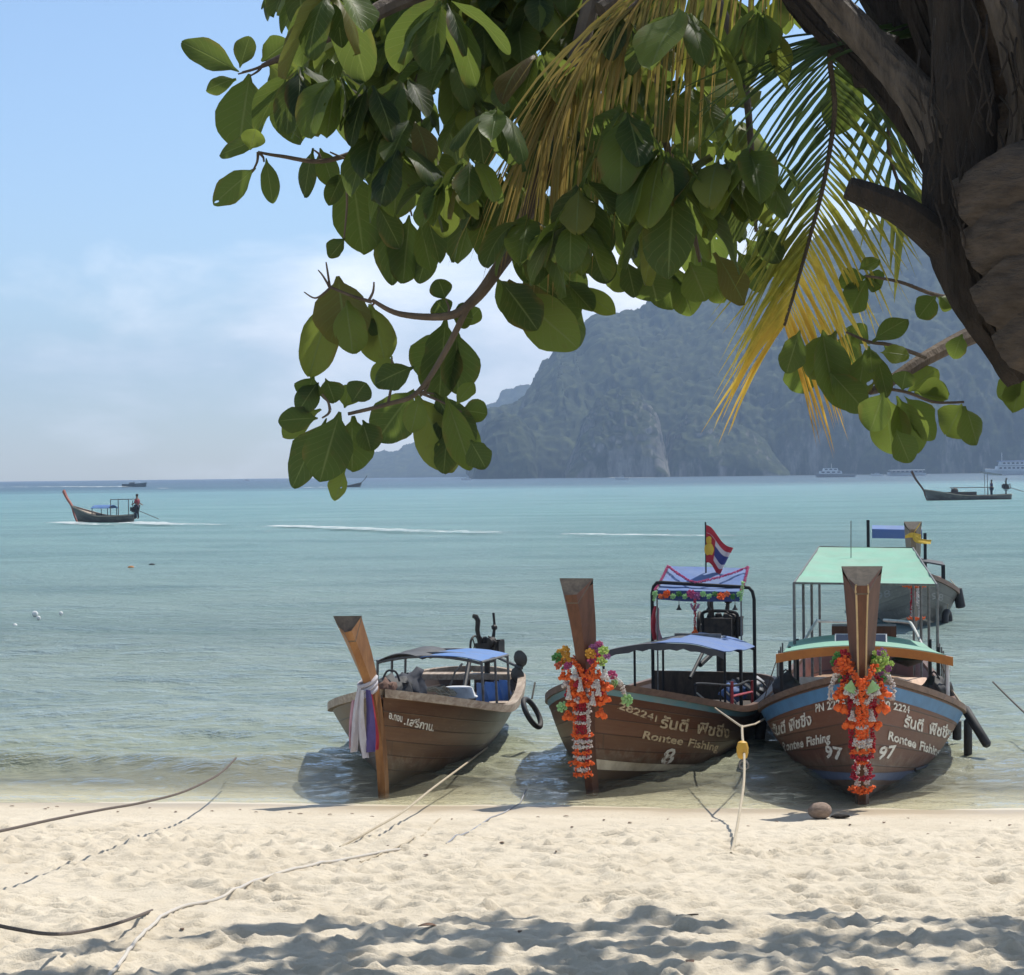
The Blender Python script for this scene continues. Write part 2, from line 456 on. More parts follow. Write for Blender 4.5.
hgt = b.math('ADD', b.math('ADD', b.math('MULTIPLY', b.math('MULTIPLY', bs1, fa), 0.016), b.math('MULTIPLY', b.math('MULTIPLY', bs2, fb), 0.42)), b.math('MULTIPLY', b.math('MULTIPLY', bs3, fc), 1.2))
bmp = b.n('ShaderNodeBump', {'Height': hgt, 'Strength': 1.0, 'Distance': 1.0}).outputs[0]
dif = b.n('ShaderNodeBsdfDiffuse', {'Color': body, 'Normal': bmp}).outputs[0]
trn = b.n('ShaderNodeBsdfTransparent', {'Color': (0.93, 0.97, 0.93, 1)}).outputs[0]
alpha = b.ramp(b.math('MULTIPLY', dpt, 0.1), [(0.0, 0.02), (0.08, 0.12), (0.17, 0.34), (0.25, 0.72), (0.5, 0.92), (0.8, 1.0)])
bod = b.n('ShaderNodeMixShader', {0: alpha, 1: trn, 2: dif}).outputs[0]
gls = b.n('ShaderNodeBsdfGlossy', {'Color': (1, 1, 1, 1), 'Roughness': b.ramp(lg, [(0.33, 0.04), (0.5, 0.13), (0.7, 0.25)]), 'Normal': bmp}).outputs[0]
fr = b.n('ShaderNodeFresnel', {'IOR': 1.333, 'Normal': bmp}).outputs[0]
fr = b.math('MINIMUM', fr, b.ramp(lg, [(0.40, 0.85), (0.55, 0.62), (0.70, 0.34)]))
b.out(b.n('ShaderNodeMixShader', {0: fr, 1: bod, 2: gls}).outputs[0])
sea = grid_mesh('sea', WX, WY, WZ, wm)

# ------------------------------------------------------------------ hills (limestone headland with jungle)
def hill_mat(name, rockiness):
    m, nt = nmat(name); b = NT(nt)
    g = b.n('ShaderNodeNewGeometry'); pos = g.outputs['Position']
    nz = b.n('ShaderNodeSeparateXYZ', {0: g.outputs['Normal']}).outputs[2]
    z = b.n('ShaderNodeSeparateXYZ', {0: pos}).outputs[2]
    f1 = b.noise(pos, 0.09, 5, 0.7)
    leaf = b.ramp(f1, [(0.3, (0.010, 0.016, 0.008)), (0.5, (0.022, 0.032, 0.013)), (0.7, (0.085, 0.10, 0.04))])
    streak = b.noise(b.map(pos, (0.05, 0.05, 0.012)), 1.0, 6, 0.65)
    rock = b.ramp(b.noise(b.map(pos, (0.16, 0.16, 0.03)), 1.0, 5, 0.7), [(0.3, (0.07, 0.062, 0.052)), (0.55, (0.22, 0.20, 0.175)), (0.75, (0.40, 0.375, 0.33))])
    steep = b.ramp(nz, [(0.25, 1.0), (0.60, 0.0)])
    low = b.ramp(b.math('DIVIDE', z, 200.0), [(0.0, 1.0), (0.34, 0.75), (0.55, 0.15), (1.0, 0.05)])
    k = b.math('MULTIPLY', b.math('MULTIPLY', b.ramp(streak, [(0.52 - rockiness, 0.0), (0.62 - rockiness, 1.0)]), steep), low)
    c = b.mix(k, leaf, rock)
    b.out(b.n('ShaderNodeBsdfPrincipled', {'Base Color': c, 'Roughness': 0.9, 'Specular IOR Level': 0.1}).outputs[0])
    return m

def hill(name, prof, dist0, depth, rocky, nu=300, nv=110, bump=(24, 9, 5), back=1.0, seed=0, power=0.75):
    """terrain ridge: prof is the skyline as (px, py) seen from the beach, stood at its own distance"""
    prof = sorted(prof)
    us = np.linspace(prof[0][0], prof[-1][0], nu)
    hy = np.interp(us, [p[0] for p in prof], [p[1] for p in prof])
    dirs = [ray(u, h) for u, h in zip(us, hy)]
    pts = np.zeros((nv, nu, 3))
    crest_d = dist0 + depth
    for j, (u, r) in enumerate(zip(us, dirs)):
        zc = max(CAMZ + r.z / r.y * crest_d, 0.5); xr = r.x / r.y
        for i in range(nv):
            t = i / (nv - 1)
            if t < 0.72:
                k = t / 0.72
                d = dist0 + depth * (k ** 1.25); z = zc * (k ** power) - 1.5 * (1 - k)
            else:
                k = (t - 0.72) / 0.28
                d = crest_d + depth * back * k; z = zc * (1 - k ** 1.6) - 2 * k
            pts[i, j] = (xr * (dist0 + (d - dist0) * 0.9), d, z)
    P0 = pts.copy()
    # noise relief along the surface normal: gullies, buttresses, tree crowns
    du = np.gradient(P0, axis=1); dv = np.gradient(P0, axis=0)
    nrm = np.cross(du, dv); nrm /= (np.linalg.norm(nrm, axis=2, keepdims=True) + 1e-9)
    a = P0[..., 0]; c = P0[..., 2] * 0.6 + P0[..., 1] * 0.35
    d1 = fbm(a / 150 + seed, c / 260, 31 + seed, 3)
    butt = 1 - np.abs(fbm(a / 70 + 3 * seed, c / 190, 57 + seed, 3)) * 3.2
    d2 = fbm(a / 26, c / 24, 83 + seed, 3)
    cell = np.abs(fbm(a / 7.0, c / 6.0, 91 + seed, 2))
    hgt_ = np.clip(P0[..., 2] / 40, 0, 1)
    amt = bump[0] * d1 * 1.6 + bump[0] * 0.55 * butt + bump[1] * d2 * 2 + bump[2] * (0.5 - cell * 2.2)
    pts = P0 + nrm * (amt * (0.15 + 0.85 * hgt_))[..., None]
    pts[..., 2] = np.maximum(pts[..., 2], -2.5)
    return grid_mesh(name, pts[..., 0], pts[..., 1], pts[..., 2], hill_mat('jungle_' + name, rocky))

main_prof = [(470, 476), (484, 450), (492, 432), (505, 420), (517, 408), (528, 390), (534, 378), (550, 367), (568, 364), (591, 350), (606, 330), (629, 320), (644, 316), (662, 303), (703, 300), (720, 303), (738, 305), (752, 300), (770, 285), (800, 274), (827, 262), (845, 254), (864, 252), (893, 245), (940, 240), (1024, 244), (1120, 262), (1280, 320), (1450, 474)]
h1 = hill('headland', main_prof, 1560, 360, 0.02, nu=520, nv=170, bump=(34, 7, 8), seed=1)
knob = [(566, 474), (578, 440), (586, 420), (600, 400), (612, 392), (628, 389), (643, 394), (654, 412), (660, 436), (670, 474)]
h2 = hill('cliff_hill', knob, 1440, 90, 0.12, nu=160, nv=110, bump=(6, 5, 6), seed=4, power=0.5)
knob2 = [(474, 475), (482, 440), (492, 424), (504, 414), (518, 420), (530, 440), (536, 474)]
h3 = hill('wooded_hill', knob2, 1480, 80, -0.3, nu=120, nv=90, bump=(6, 5, 6), seed=6, power=0.5)
knob3 = [(660, 473), (674, 430), (690, 410), (706, 414), (722, 432), (742, 428), (760, 440), (790, 472)]
h5 = hill('rocky_hill', knob3, 1490, 80, 0.08, nu=170, nv=90, bump=(6, 5, 6), seed=9, power=0.5)
farp = [(335, 476.5), (348, 470), (356, 461), (385, 455), (410, 449), (440, 444), (466, 432), (480, 420), (492, 409), (506, 398), (522, 393), (540, 396), (570, 410), (610, 440), (650, 474)]
h4 = hill('distant_hill', farp, 2950, 380, -0.05, nu=200, nv=70, bump=(26, 12, 6), seed=12)
# ------------------------------------------------------------------ boat materials
def plank_mat(name, colA, colB, rows, worn=(0.42, 0.36, 0.30), wear=0.35, weed=0.0, aft=0.0):
    """painted or oiled planked hull; UV: u = metres along, v = 0 keel .. 1 gunwale"""
    m, nt = nmat(name); b = NT(nt)
    uv = b.n('ShaderNodeTexCoord').outputs['UV']
    u, v, _ = b.n('ShaderNodeSeparateXYZ', {0: uv}).outputs
    vr = b.math('ADD', b.math('MULTIPLY', v, rows), b.math('MULTIPLY', b.noise(b.map(uv, (0.5, 0.5, 1)), 1.0, 2), 0.25))
    frv = b.math('FRACT', vr)
    seam = b.ramp(frv, [(0.0, 1.0), (0.05, 0.0), (0.95, 0.0), (1.0, 1.0)])
    idx = b.math('FLOOR', vr)
    ptone = b.n('ShaderNodeTexWhiteNoise', {'W': idx}, noise_dimensions='1D').outputs[0]
    grain = b.noise(b.map(uv, (1.2, 42, 1)), 1.0, 5, 0.65)
    blot = b.noise(b.map(uv, (1.1, 2.6, 1)), 1.0, 5, 0.65)
    drip = b.noise(b.map(uv, (9.0, 0.8, 1)), 1.0, 4, 0.6)
    c = b.mix(b.ramp(grain, [(0.3, 0.0), (0.7, 1.0)]), colA, colB)
    c = b.mix(b.math('MULTIPLY', ptone, 0.55), c, tuple(x * 0.55 for x in colA))
    c = b.mix(b.math('MULTIPLY', b.ramp(blot, [(0.44, 0.0), (0.64, 1.0)]), wear), c, worn)
    c = b.mix(b.math('MULTIPLY', b.ramp(drip, [(0.55, 0.0), (0.75, 1.0)]), 0.35), c, tuple(x * 0.5 for x in colB))
    scr = b.noise(b.map(uv, (2.2, 55, 1)), 1.0, 5, 0.75, 0.4); chip = b.noise(b.map(uv, (7, 17, 1)), 1.0, 5, 0.75)
    c = b.mix(b.math('MULTIPLY', b.ramp(scr, [(0.60, 0.0), (0.66, 1.0)]), 0.45), c, worn)
    c = b.mix(b.math('MULTIPLY', b.ramp(chip, [(0.60, 0.0), (0.63, 1.0)]), 0.5), c, tuple(x * 0.8 for x in worn))
    salt = b.math('MULTIPLY', b.ramp(b.math('ADD', v, b.math('MULTIPLY', b.math('SUBTRACT', drip, 0.5), 0.5)), [(0.25, 0.0), (0.36, 0.8), (0.42, 0.0)]), b.ramp(chip, [(0.4, 0.2), (0.6, 0.7)]))
    c = b.mix(b.math('MULTIPLY', salt, 0.6), c, (0.30, 0.27, 0.22))
    c = b.mix(b.math('MULTIPLY', seam, 0.8), c, (0.03, 0.022, 0.016))
    butt = b.ramp(b.math('FRACT', b.math('ADD', b.math('MULTIPLY', u, 0.55), b.math('MULTIPLY', ptone, 3.7))), [(0.0, 1.0), (0.008, 0.0), (0.992, 0.0), (1.0, 1.0)])
    c = b.mix(b.math('MULTIPLY', butt, 0.5), c, (0.04, 0.03, 0.02))
    if aft:
        af = b.math('MULTIPLY', b.ramp(b.math('ADD', b.math('MODULO', u, 13.7), b.math('MULTIPLY', b.math('SUBTRACT', blot, 0.5), 2.2)), [(0.0, 0.0), (1.0, 1.0)]), 1.0)
        af = b.math('MULTIPLY', b.ramp(b.math('DIVIDE', b.math('ADD', b.math('MODULO', u, 13.7), b.math('MULTIPLY', b.math('SUBTRACT', blot, 0.5), 2.4)), 6.0), [(0.18, 0.0), (0.36, 1.0)]), aft)
        c = b.mix(af, c, (0.062, 0.052, 0.045))
    if weed:
        wl = b.math('ADD', v, b.math('MULTIPLY', b.math('SUBTRACT', b.noise(b.map(uv, (4, 4, 1)), 1.0, 4), 0.5), 0.25))
        c = b.mix(b.math('MULTIPLY', b.ramp(wl, [(0.22, 1.0), (0.38, 0.0)]), weed), c, (0.055, 0.06, 0.04))
    bh = b.math('SUBTRACT', b.math('MULTIPLY', grain, 0.3), b.math('MULTIPLY', seam, 0.8))
    bp = b.n('ShaderNodeBump', {'Height': bh, 'Strength': 0.5, 'Distance': 0.008}).outputs[0]
    b.out(b.n('ShaderNodeBsdfPrincipled', {'Base Color': c, 'Roughness': b.math('ADD', 0.28, b.math('MULTIPLY', blot, 0.3)), 'Normal': bp, 'Specular IOR Level': 0.5}).outputs[0])
    return m

def wood_mat(name, a, c2, scale=(3, 3, 28), axis='Object', rough=0.5):
    m, nt = nmat(name); b = NT(nt)
    tc = b.n('ShaderNodeTexCoord').outputs[axis]
    g = b.noise(b.map(tc, scale), 1.0, 6, 0.65, 0.6)
    k = b.noise(b.map(tc, (2.5, 2.5, 2.5)), 1.0, 4, 0.6)
    c = b.mix(b.ramp(g, [(0.32, 0.0), (0.66, 1.0)]), a, c2)
    c = b.mix(b.math('MULTIPLY', b.ramp(k, [(0.5, 0.0), (0.75, 1.0)]), 0.4), c, tuple(x * 0.45 for x in c2))
    bp = b.n('ShaderNodeBump', {'Height': g, 'Strength': 0.3, 'Distance': 0.006}).outputs[0]
    b.out(b.n('ShaderNodeBsdfPrincipled', {'Base Color': c, 'Roughness': rough, 'Normal': bp, 'Specular IOR Level': 0.35}).outputs[0])
    return m

M = {}
M['hull_a'] = plank_mat('oiled_hull', (0.105, 0.042, 0.020), (0.155, 0.070, 0.033), 7, (0.24, 0.145, 0.08), 0.36, 0.7, 0.7)
M['hull_b'] = plank_mat('brown_hull', (0.13, 0.046, 0.022), (0.165, 0.066, 0.032), 7, (0.23, 0.14, 0.085), 0.26, 0.6, 0.6)  # aft darkening on this hull is mostly shade put into the colour
M['hull_c'] = plank_mat('maroon_hull', (0.14, 0.046, 0.029), (0.165, 0.062, 0.038), 6, (0.23, 0.13, 0.09), 0.26, 0.5)
M['hull_d'] = plank_mat('grey_hull', (0.075, 0.065, 0.055), (0.13, 0.115, 0.095), 6, (0.3, 0.28, 0.24), 0.35, 0.4)
M['prow_a'] = wood_mat('prow_golden', (0.34, 0.17, 0.065), (0.20, 0.085, 0.030), (10, 10, 1.5))
M['prow_b'] = wood_mat('prow_brown', (0.145, 0.062, 0.034), (0.082, 0.034, 0.02), (12, 12, 1.5))
M['prow_d'] = wood_mat('prow_grey', (0.27, 0.20, 0.14), (0.15, 0.11, 0.075), (10, 10, 1.5))
M['cap'] = wood_mat('prow_end_grain', (0.15, 0.12, 0.09), (0.07, 0.055, 0.04), (14, 14, 14))
M['inlay'] = mat('pale_inlay', (0.52, 0.38, 0.2), 0.5)
M['rail_w'] = wood_mat('worn_rail', (0.46, 0.38, 0.29), (0.24, 0.17, 0.12), (2, 22, 22), rough=0.7)
M['rail_b'] = wood_mat('brown_rail', (0.20, 0.115, 0.07), (0.11, 0.06, 0.035), (2, 22, 22))
M['deckw'] = wood_mat('deck_wood', (0.42, 0.27, 0.17), (0.27, 0.16, 0.095), (1.5, 26, 6), rough=0.65)
M['deckp'] = wood_mat('pale_deck', (0.66, 0.46, 0.34), (0.52, 0.34, 0.24), (1.5, 20, 6), rough=0.65)
M['darkin'] = wood_mat('bilge_wood', (0.085, 0.062, 0.045), (0.04, 0.03, 0.022), (1.5, 18, 6), rough=0.7)
M['blackpipe'] = mat('black_pipe', (0.022, 0.023, 0.025), 0.6, spec=0.25)
M['steel'] = mat('dull_steel', (0.20, 0.20, 0.20), 0.6, (0.12, 0.11, 0.10), 20, metal=0.2, spec=0.3)
M['whitepipe'] = mat('white_pipe', (0.72, 0.72, 0.70), 0.4)
M['redpipe'] = mat('red_pipe', (0.42, 0.04, 0.05), 0.4)
M['engine'] = mat('engine_grime', (0.02, 0.02, 0.02), 0.6, (0.06, 0.05, 0.042), 14, spec=0.3)
M['rubber'] = mat('black_rubber', (0.022, 0.022, 0.023), 0.7, (0.045, 0.043, 0.042), 9)
M['tarpdark'] = mat('dark_awning', (0.06, 0.062, 0.066), 0.7, (0.1, 0.1, 0.1), 4, trans=0.1)
M['tarpblue'] = mat('blue_awning', (0.12, 0.27, 0.60), 0.65, (0.19, 0.29, 0.50), 3, bump=0.5, bscale=7, trans=0.25)
M['tarpblue2'] = mat('violet_blue_awning', (0.12, 0.22, 0.50), 0.65, (0.18, 0.26, 0.44), 3, bump=0.5, bscale=7, trans=0.25)
M['tarpgreen'] = mat('mint_awning', (0.27, 0.55, 0.41), 0.65, (0.31, 0.48, 0.37), 2.2, bump=0.5, bscale=6, trans=0.25)
M['tarpgrey'] = mat('grey_tarp', (0.34, 0.35, 0.37), 0.7, (0.2, 0.2, 0.22), 5)
M['orangeb'] = mat('orange_fascia', (0.52, 0.20, 0.035), 0.5, (0.40, 0.14, 0.025), 6)
M['bluestripe'] = mat('blue_stripe', (0.075, 0.21, 0.40), 0.45, (0.06, 0.16, 0.31), 7)
M['tealstripe'] = mat('teal_stripe', (0.12, 0.26, 0.30), 0.5, (0.20, 0.27, 0.27), 7)
M['bootcream'] = mat('cream_boot_stripe', (0.58, 0.52, 0.40), 0.6, (0.34, 0.28, 0.2), 5)
M['bootblue'] = mat('blue_boot_stripe', (0.10, 0.13, 0.22), 0.5)
M['paintwhite'] = mat('white_lettering', (0.70, 0.68, 0.63), 0.6, (0.26, 0.17, 0.12), 22, contrast=(0.52, 0.66))
M['painttan'] = mat('faded_lettering', (0.58, 0.46, 0.30), 0.6, (0.22, 0.13, 0.08), 22, contrast=(0.48, 0.64))
M['solar'] = mat('solar_glass', (0.03, 0.04, 0.07), 0.12, (0.05, 0.06, 0.09), 3, spec=0.8)
M['whiteplastic'] = mat('white_plastic', (0.75, 0.75, 0.73), 0.4)
M['rope'] = mat('pale_rope', (0.50, 0.43, 0.31), 0.9, (0.34, 0.28, 0.2), 60)
M['ropedark'] = mat('dark_rope', (0.085, 0.065, 0.055), 0.9, (0.15, 0.12, 0.1), 60)

# ------------------------------------------------------------------ longtail hull
class Hull:
    def __init__(s, L=7.5, hb=1.0, zbow=1.0, zmid=0.47, zst=0.55, bst=0.7, keel=0.30, rake=0.34, sb=2.4, round_st=0.7, pb=0.86, pm=0.42, sl=None, pr=0.42):
        s.__dict__.update(locals()); s.__dict__.pop('self', None)
    def zg(s, x):
        t = max(0, 1 - x / (s.sl or 0.5 * s.L)); q = max(0, (x / s.L - 0.6) / 0.4)
        return s.zmid + (s.zbow - s.zmid) * t ** 1.7 + (s.zst - s.zmid) * q ** 1.5
    def zk(s, x):
        t = min(1, x / (0.4 * s.L)); e = max(0, (x / s.L - 0.7) / 0.3)
        return -0.06 - (s.keel - 0.06) * (1 - (1 - t) ** 2) + 0.14 * e * e
    def B(s, x):
        u = min(1, x / s.sb)
        b_ = 0.055 + (s.hb - 0.055) * (1 - (1 - u) ** 1.9) ** 0.92
        e = max(0, (x / s.L - 0.45) / 0.55)
        b_ *= 1 - (1 - s.bst / s.hb) * e ** 1.6
        d = s.L - x
        if d < s.round_st: b_ *= math.sqrt(max(0, 1 - ((s.round_st - d) / s.round_st) ** 2)) * 0.96 + 0.04
        return b_
    def p(s, x): return lerp(s.pb, s.pm, sstep(0, s.L * s.pr, x))
    def pt(s, x, v, side, off=0.0):
        """v 0 keel .. 1 gunwale; side +1 port"""
        z = s.zk(x) + (s.zg(x) - s.zk(x)) * v
        y = s.B(x) * (max(v, 0) ** s.p(x))
        fx = -x + s.rake * (v ** 1.3) * max(0, 1 - x / 1.5) ** 2
        q = V((fx, y * side, z))
        if off:
            e = 0.02
            a = s.pt(x + e, v, side) - s.pt(max(x - e, 0.001), v, side)
            c = s.pt(x, min(v + e, 1.05), side) - s.pt(x, max(v - e, 0.0), side)
            n = a.cross(c); n.normalize()
            if n.y * side < 0: n = -n
            q += n * off
        return q

def hull_stations(h, n=56):
    xs = [h.L * (i / n) ** 1.25 for i in range(n)]
    d = [h.L - h.round_st * (1 - math.sin(k * math.pi / 2 / 8)) for k in range(9)]
    return [x for x in xs if x < h.L - h.round_st] + d

def strip(h, x0, x1, v0f, v1f, side, off, n=40):
    """painted band lying on the hull"""
    rows = [[], []]; 
    for i in range(n + 1):
        x = lerp(x0, x1, i / n)
        rows[0].append(h.pt(x, v0f(x), side, off)); rows[1].append(h.pt(x, v1f(x), side, off))
    if side < 0: rows.reverse()
    return rows

def frame_mat(foot, theta, heel=0.0, trim=0.0):
    """boat frame: local +x forward, +y port, z up; theta = how far the stern is swung to +X, degrees"""
    return Matrix.Translation(foot) @ Matrix.Rotation(R(-90 - theta), 4, 'Z') @ Matrix.Rotation(R(heel), 4, 'X') @ Matrix.Rotation(R(trim), 4, 'Y')

def make_hull(root, h, hm, rail, deckm, railw=0.075, railh=0.06, deck_drop=0.26, foredeck=1.3, foredeckm=None, detail=True):
    xs = hull_stations(h); nv = 14
    hb_ = MB(); hb_.uv = []
    for side in (1, -1):
        rows = []
        for x in xs:
            rows.append([h.pt(x, j / (nv - 1), side) for j in range(nv)])
        if side < 0: rows = [list(reversed(r)) for r in rows]
        hb_.sheet(rows)
        for x in xs:
            vv = [(x + (0 if side > 0 else 13.7), j / (nv - 1)) for j in range(nv)]
            hb_.uv += vv if side > 0 else vv[::-1]
    # transom closing + inner lining
    o0 = len(hb_.v)
    inner = []
    for x in xs:
        x2 = min(max(x, 0.10), h.L - 0.07)
        row = []
        for side in (1, -1):
            seq = [0.45, 0.65, 0.85, 1.0] if side < 0 else [1.0, 0.85, 0.65, 0.45]
            for v in seq:
                q = h.pt(x2, v, side)
                k = max(0.0, abs(q.y) - 0.05)
                row.append(V((q.x, side * k, q.z)))
        inner.append(row)
    hb_.sheet(inner)
    for x in xs: hb_.uv += [(x, 0.5 + 0.06 * k) for k in range(8)]
    hull = hb_.build('hull', hm, root, angle=50)
    # gunwale rails
    for side in (1, -1):
        rb = MB(); rows = [[] for _ in range(5)]
        for x in [h.L * i / 70 for i in range(71)]:
            q = h.pt(x, 1.0, side)
            w = railw * min(1, 0.5 + x * 0.6)
            for k, (dy, dz) in enumerate(((-w * 0.6, -0.01), (-w * 0.6, railh), (w * 0.4, railh), (w * 0.4, -railh * 0.5), (-w * 0.1, -railh * 0.5))):
                rows[k].append(V((q.x, (max(abs(q.y) + dy, 0.0)) * side, q.z + dz)))
        rr = rows + [rows[0]]
        if side > 0: rr = rr[::-1]
        rb.sheet(rr); rb.build('gunwale', rail, hull, angle=30)
    # deck inside
    db = MB(); rows = []
    for i in range(41):
        x = lerp(foredeck, h.L - 0.10, i / 40)
        v = 1 - deck_drop / (h.zg(x) - h.zk(x)); q = h.pt(x, v, 1)
        rows.append([V((q.x, k * (q.y - 0.04), q.z)) for k in (1, 0.5, 0, -0.5, -1)])
    db.sheet(rows); db.build('deck', deckm, hull)
    if foredeckm:
        fb = MB(); rows = []
        for i in range(13):
            x = lerp(0.06, foredeck, i / 12); q = h.pt(x, 0.95, 1)
            rows.append([V((q.x, k * max(q.y - 0.03, 0.01), q.z + 0.015 * (1 - k * k))) for k in (1, 0.5, 0, -0.5, -1)])
        fb.sheet(rows); yy = h.pt(foredeck, 1 - 0.20 / (h.zg(foredeck) - h.zk(foredeck)), 1).y - 0.06; fb.box((-foredeck - 0.012, 0, h.zg(foredeck) - 0.11), (0.03, yy * 2, 0.16))
        fb.build('foredeck', foredeckm, hull)
    return hull

def make_prow(root, path, widths, m, capm, depth=0.2, inlay=None, frontw=0.32):
    """bow post: trapezoid section, wide at the back, narrow flat edge in front; path in boat space"""
    pb = MB(); n = len(path); rows = []
    pth = catmull(path, 6); ws = [np.interp(i / 6, range(n), [w[0] for w in widths]) for i in range(len(pth))]
    ds = [np.interp(i / 6, range(n), [w[1] for w in widths]) for i in range(len(pth))]
    fr = [np.interp(i / 6, range(n), [w[2] if len(w) > 2 else frontw for w in widths]) for i in range(len(pth))]
    secs = []
    for i, p in enumerate(pth):
        t = (pth[min(i + 1, len(pth) - 1)] - pth[max(i - 1, 0)]).normalized()
        fwd = V((1, 0, 0)); fwd = (fwd - t * fwd.dot(t)).normalized(); lat = t.cross(fwd)
        if lat.y < 0: lat = -lat
        w, d, fw = ws[i], ds[i], ws[i] * fr[i]
        secs.append([p + lat * (w / 2) - fwd * d * 0.5, p + lat * (fw / 2) + fwd * d * 0.5, p - lat * (fw / 2) + fwd * d * 0.5, p - lat * (w / 2) - fwd * d * 0.5])
    # slope the sawn top down towards the front
    last = secs[-1]; t = (pth[-1] - pth[-2]).normalized()
    zb = (last[0].z + last[3].z) / 2; zf = (last[1].z + last[2].z) / 2 - 0.13
    for i_, z_ in ((0, zb), (3, zb), (1, zf), (2, zf)): last[i_] = last[i_] + t * ((z_ - last[i_].z) / t.z)
    for sct in secs: rows.append(sct + [sct[0]])
    pb.sheet([[r[k] for r in rows] for k in range(5)])
    prow = pb.build('prow', m, root, angle=25)
    cb = MB(); t2 = t * 0.004
    cb.add([q + t2 for q in last] + [q - t * 0.01 for q in last], [(0, 1, 2, 3), (4, 0, 3, 7), (5, 1, 0, 4), (6, 2, 1, 5), (7, 3, 2, 6)])
    cb.build('prow_cap', capm, prow, smooth=False)
    if inlay:
        for k, (i0, i1) in enumerate(((1, 0), (2, 3))):
            ib = MB(); ib.tube([lerp(sct[i0], sct[i1], 0.03) + V((0.004, 0, 0)) for sct in secs[int(len(secs) * 0.25):]], 0.010, 5)
            ib.build('inlay_strip', inlay, prow)
    return prow, secs

def hull_table(B_, h, side, ns=260, nvv=70):
    S_ = []; PX = []
    for i in range(ns):
        x = 0.02 + (h.L * 0.8) * (i / ns) ** 1.3
        for j in range(nvv):
            v = 0.04 + 0.95 * j / (nvv - 1); q = B_.w(h.pt(x, v, side))
            n = B_.M.to_3x3() @ (h.pt(x, v, side, 0.05) - h.pt(x, v, side))
            if n.dot(V((0, 0, CAMZ)) - q) <= 0: continue
            S_.append((x, v)); PX.append(pix(q))
    return np.array(S_), np.array(PX)
def hull_text(B_, hull_o, h, txt, side, p0, p1, hpx, m, shear=0.0, bold=0.0, name='lettering', ease=1.0, t0=0.0, t1=1.0):
    """lettering painted on the planking between two baseline ends"""
    cu = bpy.data.curves.new('tmp', 'FONT'); cu.body = txt; cu.size = 1.0; cu.shear = shear; cu.resolution_u = 2; cu.offset = bold
    o = bpy.data.objects.new('tmp', cu); COL.objects.link(o)
    me = bpy.data.meshes.new_from_object(o.evaluated_get(bpy.context.evaluated_depsgraph_get()))
    bpy.data.objects.remove(o); bpy.data.curves.remove(cu)
    bm = bmesh.new(); bm.from_mesh(me); bpy.data.meshes.remove(me)
    bmesh.ops.subdivide_edges(bm, edges=[e for e in bm.edges if e.calc_length() > 0.25], cuts=2)
    w = max(v.co.x for v in bm.verts)
    if (h, side) not in TABLES: TABLES[(h, side)] = hull_table(B_, h, side)
    S_, PX = TABLES[(h, side)]
    for v in bm.verts:
        t = t0 + (t1 - t0) * v.co.x / w; t = (1 - (1 - t) ** ease) if side > 0 and t < 1 else (max(t, 0) ** ease if side < 0 else t)
        tx = lerp(p0[0], p1[0], t); ty = lerp(p0[1], p1[1], t) - v.co.y * hpx / 0.70
        d2 = (PX[:, 0] - tx) ** 2 + (PX[:, 1] - ty) ** 2
        kk = np.argsort(d2)[:6] if False else np.argpartition(d2, 6)[:6]
        A = np.c_[PX[kk] - PX[kk].mean(0)]; Bm = S_[kk] - S_[kk].mean(0)
        sol = np.linalg.lstsq(A, Bm, rcond=1e-3)[0]
        x, vv = S_[kk].mean(0) + (np.array([tx, ty]) - PX[kk].mean(0)) @ sol
        v.co = h.pt(min(max(x, 0.03), h.L - 0.1), min(max(vv, 0.02), 0.99), side, 0.006)
    me = bpy.data.meshes.new(name); bm.to_mesh(me); bm.free(); me.materials.append(m)
    t = bpy.data.objects.new(name, me); COL.objects.link(t); t.parent = hull_o
    return t
TABLES = {}

class Boat:
    def __init__(s, foot, theta, heel=0, trim=0):
        s.M = frame_mat(foot, theta, heel, trim); s.I = s.M.inverted()
    def at_s(s, px, py, st):
        """local point where the sight line meets the cross-section st metres behind the bow"""
        o = s.I @ V((0, 0, CAMZ)); d = s.I.to_3x3() @ ray(px, py)
        return o + d * ((-st - o.x) / d.x)
    def at_z(s, px, py, z):
        o = s.I @ V((0, 0, CAMZ)); d = s.I.to_3x3() @ ray(px, py)
        return o + d * ((z - o.z) / d.z)
    def w(s, p): return s.M @ V(p)
    def pix(s, p): return tuple(round(c) for c in pix(s.M @ V(p)))

def patch(c00, c10, c11, c01, nu=8, nv=6, sag=0.0, arch=0.0):
    nu, nv = nu * 3, nv * 3
    return patch_(c00, c10, c11, c01, nu, nv, sag, arch)
def patch_(c00, c10, c11, c01, nu, nv, sag, arch):
    """bilinear sheet; sag droops between the edges, arch lifts the middle across u"""
    rows = []
    for j in range(nv + 1):
        v = j / nv; r = []
        for i in range(nu + 1):
            u = i / nu
            p = lerp(lerp(V(c00), V(c10), u), lerp(V(c01), V(c11), u), v)
            p = p + V((0, 0, arch * 4 * u * (1 - u) - sag * 16 * u * (1 - u) * v * (1 - v) + 0.022 * (mn.noise(p * 2.6) + 0.5 * mn.noise(p * 6.0)) * min(1, 6 * v * (1 - v) + 0.25)))
            r.append(p)
        rows.append(r)
    return rows

